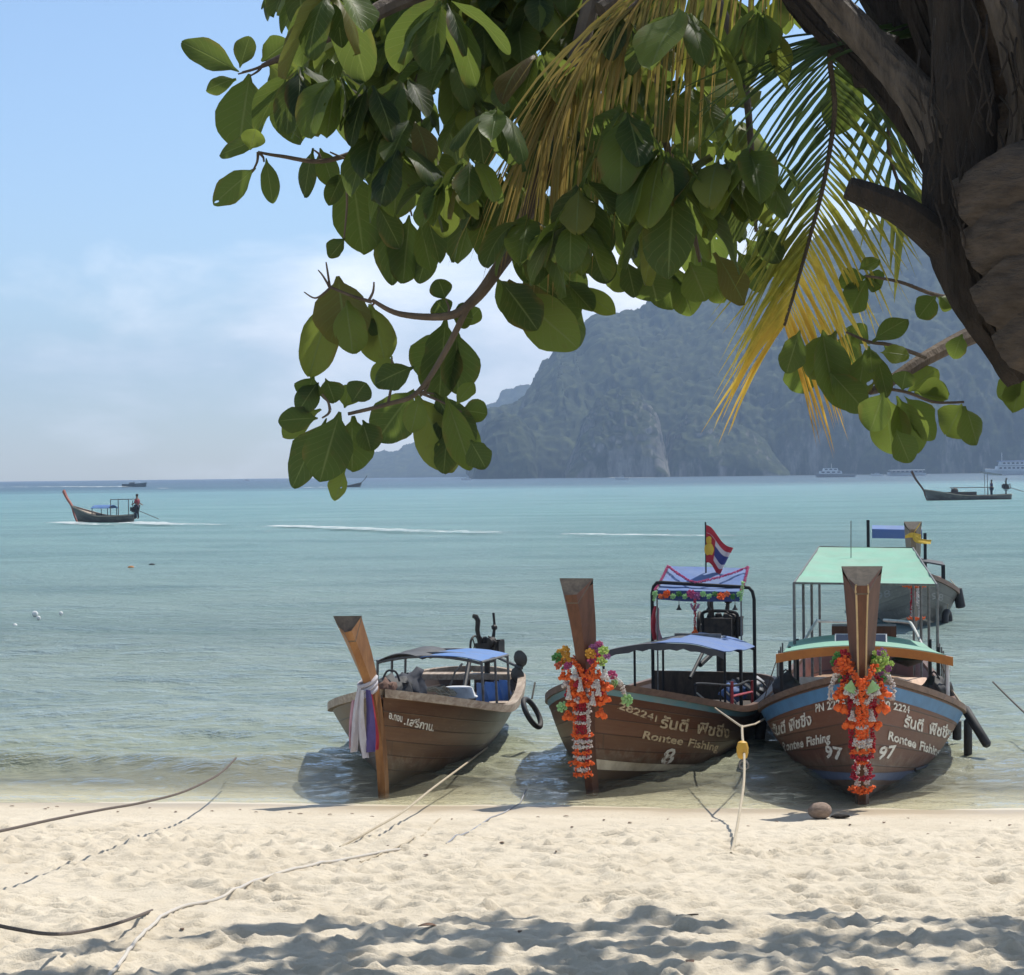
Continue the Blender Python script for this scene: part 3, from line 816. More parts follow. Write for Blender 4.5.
def engine_parts(root, c, k=1.0, yaw=0.0, shaft_dir=None, shaft_len=1.2, prop=True):
    """longtail motor: grimy block on a swivel post with radiator, exhaust, air filter, belt guard, tiller and shaft"""
    c = V(c); Rz = Matrix.Rotation(yaw, 3, 'Z')
    q = lambda x, y, z: c + Rz @ V((x * k, y * k, z * k))
    e = MB()
    e.box(q(0.0, 0, -0.04), (0.34 * k, 0.20 * k, 0.18 * k), Rz)
    e.lathe([(0.05 * k, -0.17 * k), (0.085 * k, -0.16 * k), (0.09 * k, 0.15 * k), (0.06 * k, 0.18 * k)], q(-0.02, 0, -0.06), Rz @ V((1, 0, 0)), 12)
    for i in range(3):
        e.lathe([(0.048 * k, 0.0), (0.052 * k, 0.08 * k), (0.035 * k, 0.13 * k)], q(-0.11 + 0.10 * i, -0.03, 0.05), Rz @ V((0, -0.25, 1)), 10)
        e.tube([q(-0.11 + 0.10 * i, 0.05, 0.10), q(-0.10 + 0.10 * i, 0.12, 0.12), q(-0.06 + 0.08 * i, 0.15, 0.02)], 0.017 * k, 6)
    e.box(q(-0.02, -0.11, 0.02), (0.28 * k, 0.05 * k, 0.10 * k), Rz)
    e.box(q(0.10, 0.10, -0.05), (0.10 * k, 0.10 * k, 0.12 * k), Rz)
    e.box(q(0, 0, -0.16), (0.36 * k, 0.26 * k, 0.05 * k), Rz)
    e.lathe([(0.03 * k, -0.06 * k), (0.075 * k, -0.05 * k), (0.08 * k, 0.05 * k), (0.04 * k, 0.07 * k)], q(0.14, -0.10, 0.10), Rz @ V((0.4, 1, 0.2)), 12)
    e.tube([q(-0.2, 0.10, 0.06), q(-0.05, 0.16, 0.14), q(0.1, 0.14, 0.05), q(0.2, 0.10, -0.1)], 0.014 * k, 6)
    e.tube([q(0.2, -0.1, -0.1), q(0.24, -0.12, 0.1), q(0.1, -0.14, 0.2)], 0.012 * k, 6)
    eng = e.build('engine', M['engine'], root, angle=30)
    g = MB(); g.box(q(0.25, 0.02, 0.0), (0.05 * k, 0.22 * k, 0.22 * k), Rz); g.box(q(0.25, 0.02, 0.12), (0.07 * k, 0.16 * k, 0.03 * k), Rz)
    g.build('radiator', M['engine'], eng, angle=30)
    g = MB(); g.tube([q(-0.08, -0.10, 0.06), q(-0.10, -0.16, 0.30), q(-0.09, -0.15, 0.46), q(-0.13, -0.15, 0.53), q(-0.18, -0.15, 0.54)], [0.035 * k, 0.04 * k, 0.045 * k, 0.045 * k, 0.04 * k], 8)
    g.build('exhaust_pipe', M['engine'], eng)
    g = MB(); g.tube([q(0.06, 0.06, 0.02), q(0.08, 0.10, 0.2), q(0.09, 0.12, 0.36), q(0.06, 0.14, 0.58)], [0.03 * k, 0.03 * k, 0.022 * k, 0.022 * k], 8)
    g.blob(q(0.09, 0.11, 0.33), 0.06 * k, 1); g.build('air_intake', M['engine'], eng)
    g = MB(); g.torus(q(-0.26, 0.04, 0.02), 0.16 * k, 0.02 * k, Rz @ V((1, 0, 0)), 20, 6)
    for a in range(3):
        a_ = a * 2.1; g.tube([q(-0.26, 0.04, 0.02), q(-0.26, 0.04 + 0.16 * math.cos(a_), 0.02 + 0.16 * math.sin(a_))], 0.012 * k, 5)
    g.build('flywheel', M['engine'], eng)
    g = MB(); g.tube([q(0, 0, -0.2), q(0, 0, -0.62)], 0.05 * k, 10); g.box(q(0, 0, -0.24), (0.2 * k, 0.2 * k, 0.05 * k), Rz); g.build('swivel_post', M['engine'], eng)
    if shaft_dir is not None:
        d = V(shaft_dir).normalized(); a = q(-0.1, 0, -0.02)
        g = MB(); g.tube([a, a + d * shaft_len], 0.022 * k, 8); g.tube([a, a - d * 0.2 + V((0, 0, 0.02))], 0.03 * k, 8)
        sh = g.build('propeller_shaft', M['steel'], eng)
        if prop:
            tip = a + d * shaft_len
            u = d.cross(V((0, 0, 1))).normalized(); w = d.cross(u)
            pb = MB()
            pb.tube([tip - d * 0.04, tip + d * 0.07], [0.03 * k, 0.02 * k], 8)
            for s_ in (1, -1):
                mrot = Matrix((u, (w * s_ + d * 0.25).normalized(), d)).transposed()
                pb.blob(tip + w * s_ * 0.10 * k, (0.075 * k, 0.10 * k, 0.012), 2, 0, mrot)
            pb.build('propeller', M['steel'], sh)
    return eng

def hoop(path, r, m, parent, name='canopy_hoop', n=8):
    b_ = MB(); b_.tube(path, r, n); return b_.build(name, m, parent)

# ------------------------------------------------------------------ flowers and garlands
M['fl_orange'] = mat('orange_petals', (0.90, 0.20, 0.04), 0.8, (0.82, 0.13, 0.025), 40, trans=0.25)
M['fl_red'] = mat('crimson_petals', (0.50, 0.025, 0.05), 0.8, (0.36, 0.015, 0.03), 40, trans=0.2)
M['fl_white'] = mat('white_petals', (0.78, 0.74, 0.70), 0.8, (0.62, 0.55, 0.5), 40, trans=0.25)
M['fl_pink'] = mat('pink_petals', (0.62, 0.12, 0.28), 0.8, (0.5, 0.08, 0.2), 40, trans=0.25)
M['fl_mauve'] = mat('mauve_petals', (0.42, 0.16, 0.36), 0.8, (0.3, 0.1, 0.25), 40, trans=0.25)
M['fl_lime'] = mat('lime_petals', (0.52, 0.68, 0.18), 0.8, (0.4, 0.55, 0.12), 40, trans=0.25)
M['fl_yellow'] = mat('yellow_petals', (0.75, 0.45, 0.06), 0.8, (0.65, 0.3, 0.05), 40, trans=0.25)
M['fl_peach'] = mat('peach_petals', (0.8, 0.25, 0.1), 0.8, (0.6, 0.12, 0.05), 40, trans=0.25)
M['fl_green'] = mat('green_leaves', (0.06, 0.22, 0.05), 0.7, (0.12, 0.32, 0.08), 30, trans=0.25)
M['fl_pale'] = mat('pale_green_petals', (0.45, 0.72, 0.35), 0.8, (0.35, 0.6, 0.25), 30, trans=0.25)

def strand_mb(pts, r=0.03, step=0.6, jit=0.25):
    """a string of packed blossoms"""
    ln = sum((V(a) - V(c)).length for a, c in zip(pts, pts[1:])); path = catmull(pts, max(8, int(ln / (len(pts) - 1) / (r * 0.3)))); b_ = MB(); acc = 0; last = path[0]
    for p in path:
        if (p - last).length >= r * step or p is path[0] or p is path[-1]:
            last = p
            for _ in range(5):
                o = V((random.uniform(-1, 1), random.uniform(-1, 1), random.uniform(-0.6, 0.6))); o = o.normalized() * r * random.uniform(0.5, 0.85)
                b_.blob(p + o, (r * 0.50, r * 0.42, r * 0.22), 1, jit, Matrix.Rotation(random.uniform(0, 6), 3, V((random.random(), random.random(), random.random() + 0.1)).normalized()))
    return b_
def strand(parent, pts, m, r=0.03, name='flower_strand'):
    return strand_mb(pts, r).build(name, M[m], parent, smooth=False)
def tassel(parent, top, length, m, r=0.035, flare=1.5, name='tassel', dirn=(0, 0, -1)):
    b_ = MB(); d = V(dirn); n = max(4, int(length / (r * 0.45)))
    for i in range(n):
        t = i / max(1, n - 1); rr = r * lerp(0.55, flare, t ** 2)
        p = V(top) + d * length * t
        for k in range(5):
            a = k * 1.257 + i; b_.blob(p + V((math.cos(a), math.sin(a), random.uniform(-0.4, 0.4))) * rr * 0.7, rr * 0.5, 1, 0.2)
    return b_.build(name, M[m], parent, smooth=False)
def flower_head(parent, c, r, m, name='blossom', n=14):
    """a small many-petalled flower: two rings of cupped petals round a tight heart"""
    b_ = MB(); ax = V((1.0, random.uniform(-0.6, 0.6), random.uniform(0.0, 0.9))).normalized(); Q = V((0, 0, 1)).rotation_difference(ax).to_matrix()
    for ring, (kk, rr, lift, tilt) in enumerate(((7, 0.72, 0.0, 0.45), (5, 0.42, 0.22, 0.9), (1, 0.0, 0.35, 0))):
        for i in range(kk):
            a = 2 * math.pi * (i + 0.5 * ring) / kk + random.uniform(-.2, .2)
            rot = Q @ Matrix.Rotation(a, 3, 'Z') @ Matrix.Rotation(-tilt, 3, 'Y')
            p = V(c) + Q @ V((math.cos(a) * rr * r, math.sin(a) * rr * r, lift * r))
            b_.blob(p, (r * 0.46, r * 0.38, r * 0.14) if kk > 1 else (r * 0.3, r * 0.3, r * 0.3), 1, 0.15, rot)
    return b_.build(name, M[m], parent, smooth=False)
def text_fit(B_, hull_o, h, side, txt, p0, p1, hpx, m, shear=0.15, bold=0.0, ease=1.15):
    ws = txt.split(' '); pre = []
    def tw(s):
        cu = bpy.data.curves.new('tmp', 'FONT'); cu.body = s; o = bpy.data.objects.new('tmp', cu); COL.objects.link(o)
        me = bpy.data.meshes.new_from_object(o.evaluated_get(bpy.context.evaluated_depsgraph_get())); w = max(v.co.x for v in me.vertices)
        bpy.data.meshes.remove(me); bpy.data.objects.remove(o); bpy.data.curves.remove(cu); return w
    full = tw(txt); done = ''
    for wd_ in ws:
        a = (tw(done + wd_) - tw(wd_)) / full if done else 0.0
        hull_text(B_, hull_o, h, wd_, side, p0, p1, hpx, m, shear, bold, ease=ease, t0=a, t1=tw(done + wd_) / full); done += wd_ + ' '

def along(B_, sx, sy, st): return B_.at_s(sx, sy, st)

# =========================================================== boat with golden prow (left of the three)
B1 = Boat(W(384, 791, 0.0), 6.5)
h1_ = Hull(L=6.6, hb=0.93, zbow=0.98, zmid=0.47, zst=0.56, bst=0.66, keel=0.30, rake=0.30, sb=2.3, round_st=0.9)
boat1 = empty('longtail_boat', B1.M, 'brown wooden longtail boat with tall golden-orange prow and small blue awning', 'boat', 'longtail boats moored at the beach')
hull1 = make_hull(boat1, h1_, M['hull_a'], M['rail_w'], M['darkin'], railw=0.10, railh=0.055, foredeck=0.9, foredeckm=M['rail_w'])
t1 = along(B1, 347, 622, -0.72); g1 = along(B1, 372, 694, -0.36)
prow1, sec1 = make_prow(boat1, [V((0.05, 0, -0.08)), V((0.20, 0.0, 0.45)), g1, lerp(g1, t1, 0.5) + V((-0.02, 0.01, 0)), t1], [(0.10, 0.12, 0.7), (0.11, 0.13, 0.7), (0.13, 0.13, 0.55), (0.20, 0.17, 0.35), (0.26, 0.21, 0.25)], M['prow_a'], M['cap'])
text_fit(B1, hull1, h1_, 1, 'อ.กอน', (388, 718), (402, 722), 7, M['paintwhite'], 0.2, 0.028)
text_fit(B1, hull1, h1_, 1, '.เสรีกาน.', (403, 724), (433, 731), 8, M['paintwhite'], 0.25, 0.028)
# awning on hoops
fA, fD = along(B1, 377, 661, 2.5), along(B1, 481, 662, 2.5)
bC = along(B1, 508, 655, 4.1); bB = V((bC.x, fA.y + 0.06, bC.z + 0.03))
cn = MB(); cn.sheet(patch(fA, lerp(fA, fD, 0.44) + V((0, 0, 0.03)), lerp(bB, bC, 0.44) + V((0, 0, 0.03)), bB, 8, 6, 0.015, 0.07), 0.01)
aw1 = tag(cn.build('awning', M['tarpdark'], boat1))
cn = MB(); cn.sheet(patch(lerp(fA, fD, 0.42) + V((0, 0, 0.05)), fD + V((0, 0, 0.014)), bC + V((0, 0, 0.014)), lerp(bB, bC, 0.42) + V((0, 0, 0.05)), 6, 6, 0.015, 0.035), 0.008)
cn.build('blue_panel', M['tarpblue'], aw1)
for i, t in enumerate((0.02, 0.5, 0.98)):
    a, c = lerp(fA, bB, t), lerp(fD, bC, t)
    path = [lerp(a, c, u) + V((0, 0, 0.075 * 4 * u * (1 - u) - 0.02)) for u in [k / 10 for k in range(11)]]
    hoop(path, 0.016, M['steel'], aw1, 'awning_hoop')
    for p, sd in ((a, -1), (c, 1)):
        x = -p.x; yb = min(abs(p.y) + 0.02, h1_.B(x) - 0.05) * (1 if p.y > 0 else -1)
        pb = MB(); pb.tube([p + V((0, 0, -0.01)), V((p.x, yb, h1_.zg(x) - 0.08))], 0.015, 8); pb.build('awning_post', M['steel'], aw1)
for a, c in ((fD, bC), (fA, bB)):
    rb = MB(); rb.tube([a, c], 0.014, 6); rb.build('awning_rail', M['steel'], aw1)
# thwarts, ribs and stern gear
for x in (1.6, 3.1, 4.5):
    yt = h1_.pt(x - 0.1, 1 - 0.14 / (h1_.zg(x) - h1_.zk(x)), 1).y - 0.05; tb = MB(); tb.box((-x, 0, h1_.zg(x) - 0.12), (0.22, yt * 2, 0.035)); tb.build('thwart', M['rail_w'], boat1)
for k in range(9):
    x = 1.2 + 0.45 * k
    rb = MB(); rb.tube([V((h.x, (abs(h.y) - 0.075) * sd, h.z)) for sd in (-1, 1) for h in [h1_.pt(x, v, 1) for v in ((0.98, 0.75, 0.55) if sd < 0 else (0.55, 0.75, 0.98))]], 0.022, 5); rb.build('hull_rib', M['rail_w'], hull1)
ec = along(B1, 487, 647, 6.0)
sb_ = MB(); sb_.box((-6.0, 0.0, h1_.zg(6.0) + 0.01), (0.30, h1_.B(6.0) * 1.7, 0.07)); sb_.build('stern_beam', M['rail_w'], boat1)
tipw = along(B1, 519, 667, 5.6)
eng1 = engine_parts(boat1, ec, 0.74, R(70), None)
g = MB(); sh0 = along(B1, 492, 655, 6.0); g.tube([sh0, tipw], 0.02, 8); sh_ = g.build('propeller_shaft', M['steel'], eng1)
dd = (tipw - sh0).normalized(); g = MB(); g.tube([tipw - dd * 0.05, tipw + dd * 0.06], [0.035, 0.02], 8)
for s_ in (1, -1): g.blob(tipw + V((0, 0, 0.105 * s_)) + V((0, 0.02 * s_, 0)), (0.03, 0.085, 0.11), 2, 0, Matrix.Rotation(R(18), 3, 'X'))
g.build('propeller', mat('propeller_bronze', (0.10, 0.095, 0.085), 0.5, metal=0.4), sh_)
g = MB(); g.tube([along(B1, 471, 652, 5.9), along(B1, 464, 690, 5.2)], 0.03, 8); g.tube([along(B1, 462, 664, 5.0), along(B1, 455, 672, 4.8), along(B1, 448, 692, 4.6)], 0.014, 6); g.build('tiller', M['blackpipe'], eng1)

# =========================================================== boat with flag (middle)
B2 = Boat(W(593, 787, 0.0), 18.0, 0.0)
h2_ = Hull(L=6.5, hb=1.0, zbow=1.05, zmid=0.46, zst=0.48, bst=0.66, keel=0.24, rake=0.30, sb=2.1, round_st=0.8, pb=0.66, pm=0.22, pr=0.30)
boat2 = empty('longtail_boat', B2.M, 'brown longtail boat with a small flag flying above its violet-blue roof', 'boat', 'longtail boats moored at the beach')
hull2 = make_hull(boat2, h2_, M['hull_b'], M['rail_b'], M['darkin'], railw=0.065, railh=0.045, foredeck=1.1, foredeckm=M['rail_b'])
t2 = along(B2, 573, 584, -0.70); g2 = along(B2, 585, 684, -0.38)
prow2, sec2 = make_prow(boat2, [V((0.05, 0, -0.08)), V((0.20, 0, 0.45)), g2, lerp(g2, t2, 0.5) + V((-0.02, 0.012, 0)), t2], [(0.12, 0.12, 0.6), (0.13, 0.14, 0.6), (0.15, 0.16, 0.5), (0.25, 0.21, 0.42), (0.335, 0.26, 0.35)], M['prow_b'], M['cap'])
for sd in (1, -1):
    st = MB(); st.sheet(strip(h2_, 0.08, 6.1, lambda x: 0.925 - 0.01 * x, lambda x: 0.985, sd, 0.006)); st.build('painted_stripe', M['tealstripe'], hull2)
    st = MB(); st.sheet(strip(h2_, 0.03, 2.9, lambda x: 0.22, lambda x: 0.315 - 0.02 * x, sd, 0.006)); st.build('boot_stripe', M['bootcream'], hull2)
text_fit(B2, hull2, h2_, 1, '282241', (617, 708), (657, 722), 7, M['painttan'], 0.2, 0.026)
text_fit(B2, hull2, h2_, 1, 'รันตี ฟิชชิ่ง', (659, 727), (729, 738), 11, M['painttan'], 0.2, 0.026)
text_fit(B2, hull2, h2_, 1, 'Rontee Fishing', (641, 738), (718, 751), 8, M['painttan'], 0.25, 0.026)
text_fit(B2, hull2, h2_, 1, '8', (659, 764), (675, 762), 14, M['paintwhite'], 0.3, 0.026)
# lower awning
fA, fD = along(B2, 602, 652, 1.9), along(B2, 724, 652, 2.5)
bC = along(B2, 755, 648, 4.2); bB = along(B2, 664, 638, 4.2)
def arch_sheet(fA, fD, bC, bB, u0, u1, dz=0.0, arch=0.10, nu=18, nv=12):
    rows = []
    for j in range(nv + 1):
        v = j / nv; r = []
        for i in range(nu + 1):
            u = lerp(u0, u1, i / nu); a, c = lerp(fA, bB, v), lerp(fD, bC, v)
            r.append(lerp(a, c, u) + V((0, 0, arch * 4 * u * (1 - u) + dz - 0.012 * math.sin(v * math.pi) + 0.02 * mn.noise(lerp(a, c, u) * 3.0 + V((0, 0, 7))))))
        rows.append(r)
    return rows
cn = MB(); cn.sheet(arch_sheet(fA, fD, bC, bB, 0, 0.44), 0.01); aw2 = cn.build('awning', M['tarpdark'], boat2)
cn = MB(); cn.sheet(arch_sheet(fA, fD, bC, bB, 0.40, 1.0, 0.014), 0.008); cn.build('blue_panel', M['tarpblue2'], aw2)
cn = MB(); rr = arch_sheet(fA, fD, bC, bB, 0.0, 1.0, 0.0, 0.10, 18, 1)[0]
cn.sheet([rr, [p + V((0.01, 0, -0.05 - 0.03 * abs(math.sin(i * 1.3)))) for i, p in enumerate(rr)]]); cn.build('awning_valance', M['tarpdark'], aw2)
for t in (0.02, 0.5, 0.98):
    a, c = lerp(fA, bB, t), lerp(fD, bC, t)
    hoop([lerp(a, c, k / 10) + V((0, 0, 0.10 * 4 * k / 10 * (1 - k / 10) - 0.02)) for k in range(11)], 0.014, M['blackpipe'], aw2, 'awning_hoop')
    for p in (a, c):
        x = max(-p.x, 0.3); yb = min(abs(p.y), h2_.B(x) - 0.05) * (1 if p.y > 0 else -1)
        pb = MB(); pb.tube([p, V((p.x, yb, h2_.zg(x) - 0.08))], 0.014, 8); pb.build('awning_post', M['blackpipe'], aw2)
# tall frame and helmsman's roof
fs = 4.35
pL, pR = along(B2, 652, 584, fs), along(B2, 754, 589, fs)
fr = MB()
for p, sgn in ((pL, 1), (pR, -1)):
    inn = V((p.x, p.y + 0.13 * sgn, p.z + 0.02))
    pts = [V((p.x, math.copysign(min(abs(p.y), h2_.B(fs) - 0.06), p.y), h2_.zg(fs) - 0.15)), V((p.x, p.y, p.z - 0.12)), V((p.x, p.y + 0.02 * sgn, p.z - 0.03)), V((p.x, p.y + 0.06 * sgn, p.z + 0.015)), inn]
    fr2 = MB(); fr2.tube(pts, 0.021, 10); fr2.build('roof_post', M['blackpipe'], boat2)
cr = MB(); cr.tube([V((pL.x, pL.y + 0.1, pL.z + 0.02)), V((pR.x, pR.y - 0.1, pR.z + 0.02))], 0.022, 8); roofbar = cr.build('roof_bar', M['blackpipe'], boat2)
rA, rB_ = along(B2, 657, 590, fs - 0.15), along(B2, 741, 592, fs - 0.15)
rD = along(B2, 669, 566, fs + 0.75); rC = along(B2, 748, 568, fs + 0.75)
cn = MB(); cn.sheet(patch(rA, rB_, rC, rD, 8, 6, 0.02), 0.012); roof2 = cn.build('roof', M['tarpblue2'], boat2)
cn = MB(); cn.sheet([[rA + V((0.015, 0, 0.0)), lerp(rA, rB_, .33) + V((0.015, 0, 0)), lerp(rA, rB_, .66) + V((0.015, 0, 0)), rB_ + V((0.015, 0, 0))], [rA + V((0.02, 0, -0.11)), lerp(rA, rB_, .33) + V((0.03, 0, -0.125)), lerp(rA, rB_, .66) + V((0.02, 0, -0.12)), rB_ + V((0.02, 0, -0.11))]], 0.006); cn.build('roof_valance', mat('navy_valance', (0.05, 0.085, 0.26), 0.6, trans=0.2), roof2)
for a_, c_2 in ((rA, rD), (rB_, rC)):
    pb = MB(); pb.tube([a_, c_2], 0.012, 6); pb.build('roof_edge_pipe', M['steel'], roof2)
for p in (rA, rB_):
    pb = MB(); pb.tube([p, V((p.x, p.y, h2_.zg(-p.x) - 0.1))], 0.010, 6); pb.build('thin_post', M['steel'], roof2)
# engine on its post
e2 = along(B2, 720, 627, 5.7); eng2 = engine_parts(boat2, e2, 1.0, R(95), V((-1, 0.1, -0.05)), 0.9, False)
g = MB(); a = along(B2, 703, 613, 5.6); c = along(B2, 737, 614, 5.6); dd = V((0, 0, -0.36))
g.tube(catmull([a + dd, a + dd * 0.3, a, lerp(a, c, 0.25) + V((0, 0, 0.03)), lerp(a, c, 0.75) + V((0, 0, 0.03)), c, c + dd * 0.3, c + dd], 4), 0.02, 7); g.build('engine_guard', M['blackpipe'], eng2)
g = MB(); g.box(lerp(a, c, 0.5) + V((0, 0, -0.19)), (0.28, 0.34, 0.28)); g.build('radiator_core', M['engine'], eng2)
g = MB(); g.tube([e2 + V((0.1, 0.05, -0.2)), along(B2, 700, 665, 4.9)], 0.03, 8); g.tube([along(B2, 704, 650, 5), along(B2, 690, 678, 4.4)], 0.022, 8); g.build('tiller', M['blackpipe'], eng2)
# rails on the sides: black long rail, red gate
def rail_loop(pts, r, m, name, parent):
    b_ = MB(); b_.tube(pts, r, 8); return b_.build(name, m, parent)
zr = lambda x, dz: h2_.zg(x) + dz
ry = lambda x: h2_.B(x) - 0.12
rl = rail_loop(catmull([V((-1.5, ry(1.5) - 0.1, zr(1.5, 0.0))), V((-1.5, ry(1.5) - 0.1, zr(1.5, 0.18))), V((-1.6, ry(1.6) - 0.1, zr(1.6, 0.23))), V((-2.6, ry(2.6), zr(2.6, 0.26))), V((-3.6, ry(3.6), zr(3.6, 0.24))), V((-3.7, ry(3.7), zr(3.7, 0.0)))], 5), 0.015, M['blackpipe'], 'side_rail', boat2)
for x in (2.0, 2.5, 3.1):
    pb = MB(); pb.tube([V((-x, ry(x) - 0.02, zr(x, 0.25))), V((-x, ry(x) - 0.02, zr(x, -0.02)))], 0.010, 6); pb.build('rail_upright', M['blackpipe'], rl)
gt = rail_loop([V((-2.35, ry(2.35) + 0.03, zr(2.35, 0.0))), V((-2.35, ry(2.35) + 0.03, zr(2.35, 0.30)))], 0.017, M['redpipe'], 'gate_rail', boat2)
for pts in ([V((-2.35, ry(2.35) + 0.03, zr(2.35, 0.14))), V((-3.55, ry(3.55) + 0.03, zr(3.55, 0.13)))], [V((-3.55, ry(3.55) + 0.03, zr(3.55, 0.0))), V((-3.55, ry(3.55) + 0.03, zr(3.55, 0.26)))]):
    rail_loop(pts, 0.015, M['redpipe'], 'gate_bar', gt)
bd = MB(); bd.box((-3.2, 0.0, 0.36), (1.7, 1.15, 0.05)); bd.build('bench', M['deckw'], boat2)
bk = MB(); bk.box((-5.0, 0.0, 0.50), (0.05, 1.3, 0.34)); bk.build('bulkhead', M['darkin'], boat2)

# =========================================================== mint-roofed boat (right), bow on
B3 = Boat(W(862, 799, 0.0), 9.6)
h3_ = Hull(L=9.4, hb=1.06, zbow=1.20, zmid=0.43, zst=0.55, bst=0.75, keel=0.30, rake=0.36, sb=2.4, round_st=0.6, pb=0.52, pm=0.30, sl=3.7)
boat3 = empty('longtail_boat', B3.M, 'wide maroon longtail boat with mint green roofs and the number 97 on its bows', 'boat', 'longtail boats moored at the beach')
hull3 = make_hull(boat3, h3_, M['hull_c'], M['rail_b'], M['deckw'], railw=0.065, railh=0.04, foredeck=1.4, foredeckm=M['deckw'])
t3 = along(B3, 862, 573, -0.78); g3 = along(B3, 862, 686, -0.44)
prow3, sec3 = make_prow(boat3, [V((0.05, 0, -0.08)), V((0.24, 0, 0.5)), g3, lerp(g3, t3, 0.5) + V((-0.02, 0, 0)), t3], [(0.13, 0.13, 0.6), (0.14, 0.15, 0.5), (0.18, 0.18, 0.34), (0.27, 0.23, 0.28), (0.37, 0.30, 0.28)], M['prow_b'], M['cap'], inlay=M['inlay'])
for sd in (1, -1):
    st = MB(); st.sheet(strip(h3_, 0.06, 8.8, lambda x: 0.865 - 0.012 * x, lambda x: 0.965, sd, 0.006)); st.build('painted_stripe', M['bluestripe'], hull3)
    st = MB(); st.sheet(strip(h3_, 0.03, 3.2, lambda x: 0.20 - 0.0 * x, lambda x: 0.25 + 0.03 * x, sd, 0.006)); st.build('boot_stripe', M['bootblue'], hull3)
wt = M['paintwhite']
text_fit(B3, hull3, h3_, 1, '00 2224', (880, 706), (909, 713), 7, wt, 0.1, 0.03)
text_fit(B3, hull3, h3_, 1, 'รันตี ฟิชชิ่ง', (903, 726), (951, 739), 11, wt, 0.2, 0.03)
text_fit(B3, hull3, h3_, 1, 'Rontee Fishing', (887, 739), (940, 756), 9, wt, 0.2, 0.03)
text_fit(B3, hull3, h3_, 1, '97', (876, 759), (896, 757), 12, wt, 0.3, 0.03)
text_fit(B3, hull3, h3_, -1, 'PN 2224', (816, 712), (846, 706), 8, wt, -0.1, 0.03)
text_fit(B3, hull3, h3_, -1, 'รันตี ฟิชชิ่ง', (773, 736), (812, 724), 11, wt, -0.1, 0.03)
text_fit(B3, hull3, h3_, -1, 'Rontee Fishing', (783, 751), (831, 741), 9, wt, -0.05, 0.03)
text_fit(B3, hull3, h3_, -1, '97', (826, 757), (843, 760), 12, wt, -0.1, 0.03)
# lower roof with orange fascia
fs = 2.75
fL, fR_ = along(B3, 776, 661, fs), along(B3, 953, 664, fs); fM = along(B3, 862, 653, fs)
rows = [[], []]
def archp(t, dz=0, dx=0):
    p = lerp(fL, fR_, t); return V((p.x + dx, p.y, p.z + (fM.z - lerp(fL, fR_, 0.5).z) * 4 * t * (1 - t) + dz))
fb = MB(); fb.sheet([[archp(k / 16, 0.075) for k in range(17)], [archp(k / 16, -0.02) for k in range(17)]], 0.035); fasc = fb.build('fascia', M['orangeb'], boat3)
bs = 4.9; bL, bR = along(B3, 789, 642, bs), along(B3, 923, 643, bs)
rows = []
for j in range(7):
    v = j / 6; r = []
    for k in range(17):
        t = 0.04 + 0.92 * k / 16; a = archp(t, 0.085, 0.015); u = lerp(bL, bR, k / 16)
        bz = V((u.x, u.y, u.z + 0.10 * 4 * (k / 16) * (1 - k / 16)))
        r.append(lerp(a, bz, v) + V((0, 0, -0.02 * math.sin(v * math.pi))))
    rows.append(r)
cn = MB(); cn.sheet(rows, 0.012); roof3 = cn.build('lower_roof', M['tarpgreen'], boat3)
for t, xx in ((0.03, fs), (0.97, fs), (0.06, 3.8), (0.94, 3.8), (0.09, 4.85), (0.91, 4.85)):
    tp = archp(t) if xx == fs else V((-xx, lerp(fL.y, fR_.y, t), fM.z - 0.02))
    yb = math.copysign(min(abs(tp.y), h3_.B(xx) - 0.06), tp.y)
    pb = MB(); pb.tube([tp, V((tp.x, yb, h3_.zg(xx) - 0.1))], 0.018, 8); pb.build('roof_post', M['whitepipe'] if (t > 0.9 and xx == fs) else M['blackpipe'], roof3)
for k in range(4):
    xx = 3.0 + k * 0.5
    for sd in (1, -1):
        pb = MB(); y = h3_.B(xx) - 0.16; pb.tube([V((-xx, sd * y, h3_.zg(xx) - 0.1)), V((-xx, sd * y, fM.z - 0.04))], 0.009, 6); pb.build('rail_upright', M['steel'], roof3)
# upper roof
us, ub = 4.3, 7.9
uL, uR = along(B3, 794, 583, us), along(B3, 937, 585, us); vL, vR = along(B3, 819, 547, ub), along(B3, 913, 548, ub)
cn = MB(); cn.sheet(patch(uL, uR, vR, vL, 10, 8, 0.05), 0.012); roofu = cn.build('upper_roof', M['tarpgreen'], boat3)
pb = MB(); pb.tube([uL, vL, vR, uR, uL], 0.014, 6); pb.build('roof_frame', M['steel'], roofu)
for t in (0.0, 0.33, 0.66, 1.0):
    for a, c in ((uL, vL), (uR, vR)):
        p = lerp(a, c, t); xx = -p.x; yb = math.copysign(min(abs(p.y), h3_.B(min(xx, 8.9)) - 0.06), p.y)
        pb = MB(); pb.tube([p, V((p.x, yb, h3_.zg(xx) - 0.1))], 0.017, 8); pb.build('roof_post', M['steel'], roofu)
